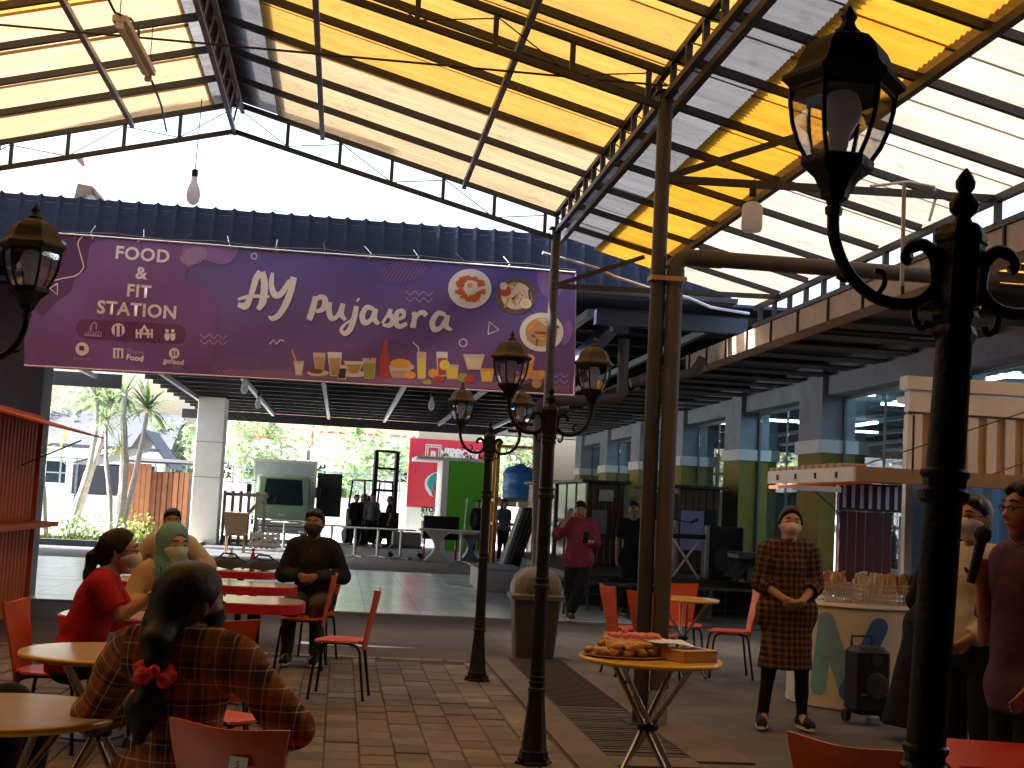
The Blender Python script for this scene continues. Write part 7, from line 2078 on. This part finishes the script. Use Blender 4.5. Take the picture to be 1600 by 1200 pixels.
        if top.get('buttons'):
            b = MB()
            for i in range(5):
                p = J['neck'].lerp(J['waist'], .2 + .16 * i) + Vector((0, .125 * kb, 0)); b.lathe([(.006, 0), (.006, .003)], 8, p)
            b.build("button", top['buttons'], root)
    if bottom:
        T = Vol(); bm_ = bottom['mat']; fl = bottom.get('flare', .018); sm = bottom.get('slim', 0)
        T.cone(J['hipR'], J['hipL'], .108 * kb + .008 - sm, .108 * kb + .008 - sm, .05, tf, 1.10); T.cone(hipm, hipm.lerp(J['waist'], .5), .118 * kb + .008 - sm, .112 * kb + .006 - sm, .05, tf, 1.12)
        for sd in 'RL':
            k_, a_ = J['knee' + sd], J['ank' + sd]
            T.cone(J['hip' + sd], k_, .088 * kb + .010 - sm * .6, .058 * kb + fl, .04); T.cone(k_, a_, .056 * kb + fl * .9, .036 + fl, .02, None, 1, ((k_.lerp(a_, bottom.get('len', .96)), a_ - k_),))
        vobj(T, h, bottom.get('name', "trousers"), bm_, root, noise=.003, nseed=3)
    if shoes:
        for sd in 'RL':
            a_ = J['ank' + sd]; d = bottom.get('toe' + sd, Vector((0.02 if sd == 'R' else -.02, 1, 0))) if bottom else Vector((0, 1, 0)); d = Vector(d).normalized()
            z0 = a_.z - .072
            T = Vol(); T.cone((a_.x - d.x * .03, a_.y - d.y * .03, z0 + .042), (a_.x + d.x * .16, a_.y + d.y * .16, z0 + .034), .046, .040, .02, None, 1, (((0, 0, z0), (0, 0, -1)),)); T.cone((a_.x, a_.y, z0 + .05), (a_.x, a_.y, z0 + .10), .046, .042, .02)
            o = vobj(T, max(h * .8, .006), "shoe", shoes, root)
            b = MB(); side = Vector((-d.y, d.x, 0))
            loop = []
            for i in range(16):
                t = i / 16 * 2 * math.pi; c_ = Vector((a_.x, a_.y, 0)) + d * (.065 + .138 * math.cos(t)) + side * (.045 * math.sin(t)); loop.append((c_.x, c_.y))
            b.prism(loop, 'z', z0 - .004, z0 + .018); b.build("sole", M("sole_white", (.6, .58, .55), .6) if "sole_white" not in bpy.data.materials else bpy.data.materials["sole_white"], o)
    return root, hp

m_mask_b = M("beige_mask", (.62, .52, .40), .8, var=.05); m_mask_g = M("pale_green_mask", (.42, .58, .50), .8, var=.05); m_mask_k = M("black_mask", (.02, .018, .018), .8); m_mask_p = M("pinkish_mask", (.58, .44, .38), .8, var=.05); m_mask_w = M("white_mask", (.74, .73, .70), .8, var=.04)
c_red = cloth("red_polo_cloth", (.36, .012, .022)); c_beige = cloth("beige_cloth", (.42, .30, .17)); c_navy = cloth("dark_navy_cloth", (.018, .018, .024)); c_black = cloth("black_cloth", (.010, .010, .012)); c_jean = cloth("dark_denim", (.03, .035, .05)); c_teal = cloth("teal_scarf_cloth", (.13, .30, .34)); c_blue = cloth("blue_vest_cloth", (.06, .14, .30)); c_maroon = cloth("maroon_shirt_cloth", (.20, .035, .055)); c_purple = cloth("purple_polo_cloth", (.085, .035, .10)); c_khaki = cloth("khaki_cloth", (.055, .045, .035)); c_white = cloth("white_shirt_cloth", (.56, .54, .50)); c_grey = cloth("grey_cloth", (.10, .10, .11))
c_plaid = plaid_mat("brown_orange_check", (.26, .092, .036), (.065, .032, .020), (.62, .47, .34), (.44, .14, .042), .115, .125)
c_check = plaid_mat("brown_black_check", (.17, .08, .05), (.012, .009, .009), (.15, .085, .055), (.014, .010, .010), .044, .046)
c_stripe = plaid_mat("faint_check_shirt", (.54, .48, .40), (.50, .45, .38), (.40, .30, .24), (.55, .50, .44), .075, .085)

# foreground woman, back to the camera
X_ = P(285, 1000, 4.72).x
J = pose('sit', 1.60, lean=R(4), shR=(.185, .0, .99), shL=(-.185, .0, .99), elR=(.40, -.04, .775), wrR=(.30, .14, .70), elL=(-.33, .12, .76), wrL=(-.16, .30, .77))
J['head'] = Vector((.01, .05, 1.155)); J['neck'] = Vector((0, .01, 1.04)); J['hipR'] = Vector((.1, -.02, .53)); J['hipL'] = Vector((-.1, -.02, .53))
pl, hpf = person("woman in brown checked shirt seen from behind, long black hair with a red scrunchie", (X_, 4.72, 0), 80, J, sk_b, h=.0075, yaw=R(-40), pitch=R(-4), hair='none', top=dict(mat=c_plaid, fit=.020, sleeve='long', uv=True, noise=.006, hem=-.08), bottom=dict(mat=c_black), shoes=m_black, mask=m_mask_k, hs=1.06, build=1.08)
T = Vol(); a = hpf(0, -.06, .0); b_ = hpf(.0, -.095, -.07); c_ = J['neck'] + Vector((-.05, -.13, -.0)); d_ = J['chest'] + Vector((-.04, -.185, .09)); e_ = J['chest'] + Vector((-.07, -.19, -.05)); f_ = J['waist'] + Vector((-.07, -.18, .06))
T.ball(hpf(0, -.028, .034), .108, .03, None, 1.0); T.ball(hpf(-.01, .015, .058), .088, .03); T.cone(a, b_, .082, .066, .04); T.cone(b_, c_, .066, .050, .04); T.cone(c_, d_, .050, .034, .03); T.cone(d_, d_ + Vector((0, 0, -.03)), .030, .030, .02); T.cone(d_ + Vector((0, 0, -.03)), e_, .040, .056, .03); T.cone(e_, f_, .056, .022, .03)
T.cone(hpf(.05, .105, -.02), hpf(.07, .14, -.02), .092, .09, .01, sub=True); T.cone(hpf(.09, -.01, -.03), hpf(.12, .0, -.04), .045, .045, .02, sub=True)
vobj(T, .008, "long_hair", m_hair, pl, noise=.0022, nfreq=2.2)
T = Vol()
for i in range(9):
    t = i / 9 * 2 * math.pi; c2 = d_ + Vector((.052 * math.cos(t), -.012 + .045 * math.sin(t), -.02 + .018 * math.sin(3 * t))); T.ball(c2, .024 + .005 * math.sin(5 * t), .012)
vobj(T, .006, "scrunchie", M("red_scrunchie", (.62, .02, .03), .7, bump=.4, bscale=50), pl, noise=.003, nfreq=4)

b = MB(); q_ = random.Random(3)
for i in range(46):
    a0 = q_.uniform(0, 6.28); st = hpf(.085 * math.cos(a0), -.03 + .085 * math.sin(a0), .05 + .06 * q_.random())
    if i < 24: en = hpf(.11 * math.cos(a0) + q_.uniform(-.02, .02), -.03 + .12 * math.sin(a0), .03 + q_.uniform(-.08, .10)); md = (st + en) / 2 + Vector((q_.uniform(-.012, .012), q_.uniform(-.012, .012), .015))
    else: st = d_ + Vector((q_.uniform(-.04, .04), q_.uniform(-.03, .02), q_.uniform(-.1, .08))); en = st + Vector((q_.uniform(-.05, .05), q_.uniform(-.03, .01), -q_.uniform(.06, .22))); md = (st + en) / 2 + Vector((q_.uniform(-.02, .02), -.01, 0))
    b.tube([st, md, en], [.0012, .001, .0005], 3, caps=False)
b.build("loose_strands", m_hair, pl, kind="stuff")

# woman in red
X_ = P(122, 960, 8.25).x
J = pose('sit', 1.62, lean=R(14), elR=(.20, .26, .80), wrR=(.15, .45, .93), elL=(-.22, .24, .78), wrL=(-.10, .43, .90))
rw, hpf = person("woman in a red polo shirt with glasses and beige mask, seated in profile", (X_, 8.25, 0), 2, J, sk_a, h=.010, yaw=R(4), hair='ponytail', top=dict(mat=c_red, sleeve='short', collar=c_red, hem=-.06), bottom=dict(mat=c_black), shoes=m_black, mask=m_mask_b, glasses=True, build=1.08, hs=1.04,
       hands=dict(R=((.0, .8, .55), (-1, 0, 0), .75), L=((.15, .75, .6), (1, 0, 0), .8)))
b = MB(); w_ = J['elR'].lerp(J['wrR'], .88); d = (J['wrR'] - J['elR']).normalized(); b.tube([w_ - d * .008, w_ + d * .008], .033, 12); b.build("watch_strap", M("white_strap", (.6, .58, .5), .5), rw)
b = MB(); b.lathe([(.022, 0), (.022, .008), (0, .009)], 14); o = b.build("watch_face", M("gold_watch", (.6, .4, .15), .25, .8), rw); o.matrix_local = Matrix.Translation(w_ + Vector((.034, 0, .004))) @ Matrix.Rotation(R(90), 4, 'Y')

# woman with the teal headscarf
X_ = P(262, 920, 9.35).x
J = pose('sit', 1.62, lean=R(8), elR=(.25, .16, .78), wrR=(.05, .36, .79), elL=(-.25, .18, .78), wrL=(-.02, .40, .80))
hw, hpf = person("woman in a teal headscarf and pale green mask seated behind the red table", (X_, 9.35, 0), -78, J, sk_c, h=.011, yaw=R(22), pitch=R(-6), hair='hijab', hair_mat=c_teal, top=dict(mat=c_beige, sleeve='long', fit=.02), bottom=dict(mat=c_grey), shoes=m_black, mask=m_mask_g, hs=1.06, build=1.06,
       hands=dict(R=((-.6, .7, .2), (0, 0, -1), .5), L=((.6, .7, .2), (0, 0, -1), .5)))
V_ = Vol(); tf = Vector((0, 1, 0))
V_.cone(J['waist'], J['chest'], .142, .156, .06, tf, 1.14, ((J['chest'] + Vector((0.045, 0, 0)), (-1, 0, 0)),)); V_.cone(J['chest'], J['shR'] * .6 + J['shL'] * .4, .14, .10, .05, tf, 1.18, ((J['chest'] + Vector((0.045, 0, 0)), (-1, 0, 0)),))
vobj(V_, .011, "vest", c_blue, hw, noise=.002)

# man in beige behind them
X_ = P(268, 860, 13.2).x
J = pose('sit', 1.70, lean=R(10), elR=(.36, .10, .83), wrR=(.12, .30, .80), elL=(-.36, .10, .83), wrL=(-.12, .32, .80))
person("man in a beige shirt sitting farther back behind the headscarf woman", (X_, 13.2, 0), -88, J, sk_b, h=.013, yaw=R(8), hair='short', top=dict(mat=cloth("beige_pattern", (.44, .36, .24)), sleeve='rolled', fit=.025, collar=c_beige), bottom=dict(mat=c_jean), shoes=m_black, mask=m_mask_w, build=1.12)
chair(X_, 13.25, 272, "orange chair hidden under the man in beige")

# man in the dark shirt
X_ = P(488, 900, 12.95).x
J = pose('sit', 1.74, lean=R(2), elR=(.33, .05, .80), wrR=(.07, .24, .80), elL=(-.36, -.08, .84), wrL=(-.05, .26, .80))
J['elL'] = Vector((-.29, -.02, .80)); J['elR'] = Vector((.27, .03, .79))
person("man in a dark shirt and black mask sitting with clasped hands by the red tables", (X_, 12.95, 0), -97, J, sk_b, h=.011, yaw=R(-4), hair='short', top=dict(mat=c_navy, sleeve='long', fit=.022, collar=c_navy, buttons=m_white), bottom=dict(mat=c_khaki), shoes=m_black, mask=m_mask_k, build=1.12, hs=1.12,
       hands=dict(R=((-.8, .5, -.2), (0, -1, 0), .7), L=((.8, .5, -.2), (0, -1, 0), .7)))

# man with the phone
X_ = P(902, 900, 18.6).x
J = pose('stand', 1.62, elR=(.31, .04, 1.17), wrR=(.19, .12, 1.40), elL=(-.23, .02, 1.08), wrL=(-.07, .26, 1.08), kneeL=(-.04, .10, .47), ankL=(.10, .12, .085), ankR=(.06, -.04, .08))
pm, hpf = person("man in a maroon shirt raising one hand to his head while reading a phone", (X_, 18.6, .02), -90, J, sk_a, h=.013, pitch=R(-14), yaw=R(-6), hair='short', top=dict(mat=c_maroon, sleeve='rolled', fit=.03, collar=c_maroon, hem=-.12), bottom=dict(mat=c_black, flare=.03), shoes=cloth("dark_sneaker", (.05, .045, .03)), build=1.15,
       hands=dict(R=((-.3, .1, .95), (0, 1, 0), .3), L=((.5, .7, .3), (0, 0, 1), .7)))
b = MB(); b.bevbox((0, 0, 0), (.085, .014, .17), .006); ph = b.build("phone", m_black); ph.location = (X_ + .02, 18.6 - .40, 1.17); ph.rotation_euler = (R(20), 0, R(8)); tag(ph, "black phone held by the man in the maroon shirt", "phone")
b = MB(); b.bbox((-.038, .0072, -.075), (.038, .009, .075)); b.build("phone_screen", M("phone_glass", (.03, .03, .04), .05), ph)

# dark figure by the booth
X_ = P(988, 850, 20.05).x
J = pose('stand', 1.68)
person("person in black standing beside the brown booth, mostly behind the tall pole", (X_, 20.05, .012), -100, J, sk_b, h=.018, hair='short', top=dict(mat=c_black, sleeve='short'), bottom=dict(mat=c_black), shoes=m_black, lips=False)

# woman in the check dress
X_, Y_ = P(1226, 1000, 9.9).x, 9.9
J = pose('stand', 1.62, elR=(.205, .0, 1.06), wrR=(.06, .205, .955), elL=(-.205, .0, 1.06), wrL=(-.05, .225, .945), hipR=(.095, 0, .86), hipL=(-.095, 0, .86), ankR=(.155, -.02, .08), ankL=(-.145, -.02, .08), kneeR=(.12, .01, .47), kneeL=(-.12, .01, .47))
person("woman standing in a knee length brown and black checked dress with clasped hands, masked", (X_ + .01, Y_, .004), -95, J, sk_a, h=.0085, yaw=R(-4), pitch=R(4), tilt=R(-4), hair='bun', top=dict(mat=c_check, name="dress", sleeve='rolled', uv=True, fit=.024, hem2=Vector((0, 0, .44)), hemr=.205, hipr=.175, hemflat=1.15, collar=c_check, noise=.004), bottom=dict(mat=c_black, name="leggings", flare=.004, slim=.03, toeR=(.25, 1, 0), toeL=(-.15, 1, 0)), shoes=cloth("dark_slip_on", (.03, .028, .028)), mask=m_mask_p, build=1.0, hs=1.02,
       hands=dict(R=((-.75, .35, -.25), (-.2, -.6, .4), .55), L=((.75, .35, -.2), (.2, -.6, .4), .55)))

# man in the white shirt
X_ = P(1522, 900, 6.9).x
J = pose('stand', 1.72, elR=(.23, -.03, 1.12), wrR=(.14, .12, .96), elL=(-.22, -.02, 1.12), wrL=(-.10, .14, .98))
person("young man in a faintly checked white shirt, glasses and white mask, standing at right", (X_, 6.9, 0), 205, J, sk_c, h=.009, yaw=R(6), hair='short', top=dict(mat=c_stripe, sleeve='long', uv=True, fit=.018, hem=.06, collar=c_white), bottom=dict(mat=c_black), shoes=m_black, mask=m_mask_w, glasses=True, mscale=1.04)

# speaker with the microphone
X_ = P(1592, 950, 5.35).x
J = pose('stand', 1.75, elR=(.24, .05, 1.10), wrR=(.13, .15, 1.335), elL=(-.25, -.05, 1.15), wrL=(-.22, .10, .95))
mm, hpf = person("man in a purple polo shirt at the right edge talking into a microphone", (X_ + .05, 5.35, 0), 183, J, sk_a, h=.0085, yaw=R(2), pitch=R(2), hair='short', top=dict(mat=c_purple, sleeve='short', fit=.022, hem=-.10, collar=c_purple), bottom=dict(mat=c_black), shoes=m_black, glasses=True, build=1.15, hs=1.03,
       hands=dict(R=((-.25, .25, .95), (-.7, .5, .1), 1.15)))
X2 = mm.matrix_basis
mic = thing("microphone", "black handheld microphone gripped by the man in the purple polo", "microphone", (0, 0, 0))
mw = Matrix.Translation(mm.location) @ Matrix.Rotation(mm.rotation_euler.z, 4, 'Z')
g0 = mw @ (J['wrR'] + Vector((-.045, .075, -.01))); g1 = mw @ (J['wrR'] + Vector((-.055, .035, .17)))
d = (g1 - g0).normalized()
b = MB(); b.tube([g0, g0.lerp(g1, .5), g1], [.017, .02, .024], 12); b.build("handle", m_black, mic, smooth=True)
b = MB(); b.tube([g1 + d * t for t in (0, .01, .03, .05, .065)], [.027, .034, .037, .031, .012], 14); b.build("grille_head", M("foam_black", (.015, .015, .016), .9, bump=.6, bscale=200), mic, smooth=True)

# person in black behind the near post
X_ = P(1440, 1000, 9.5).x
J = pose('stand', 1.56, lean=R(14), elR=(.22, .05, 1.0), wrR=(.18, .16, .8), elL=(-.22, .05, 1.0), wrL=(-.18, .16, .8))
person("person in a long black robe bending behind the near lamp post by the loudspeaker", (X_ + .08, 9.5, 0), 20, J, sk_b, h=.013, hair='hijab', hair_mat=c_black, top=dict(mat=c_black, name="robe", fit=.03, hem2=Vector((-.08, -.05, .10)), hemr=.26, hipr=.2, hemflat=1.1), bottom=dict(mat=c_black), shoes=m_black, lips=False)

# seated person at the lower left, only the knees in view
X_ = P(-55, 1080, 6.2).x
J = pose('sit', 1.70, kneeR=(.10, .46, .62), kneeL=(-.14, .46, .55))
person("person in dark trousers at the lower left edge, only a knee in view", (X_ - .15, 6.1, 0), -15, J, sk_b, h=.013, hair='short', top=dict(mat=c_navy, sleeve='long'), bottom=dict(mat=c_black, flare=.03), shoes=m_black, lips=False)
chair(X_ - .15, 6.1, -15, "orange chair under the dark trousered person at the left edge, out of view")

# people far back
for i, (px, Y_, fc, lab) in enumerate(((553, 43.0, -60, "dark silhouetted person at the forklift, leftmost of the group"), (566, 43.4, -120, "dark silhouetted person second from the left at the forklift"), (578, 43.0, -90, "dark silhouetted person next to the forklift's mast"), (606, 43.2, 180, "dark silhouetted person at the right of the forklift"), (745, 41.5, -95, "man in dark clothes standing in front of the green booth"), (785, 36.0, -60, "dark haired person in black near the leaning panels"))):
    J = pose('stand', 1.62 + .03 * (i % 3))
    person(lab, (P(px, 850, Y_).x, Y_, .012), fc, J, sk_b, h=.028, hair='short' if i < 5 else 'bob', top=dict(mat=[c_black, c_navy, c_grey][i % 3], sleeve='short' if i % 2 else 'long'), bottom=dict(mat=c_black), shoes=m_black, lips=False)
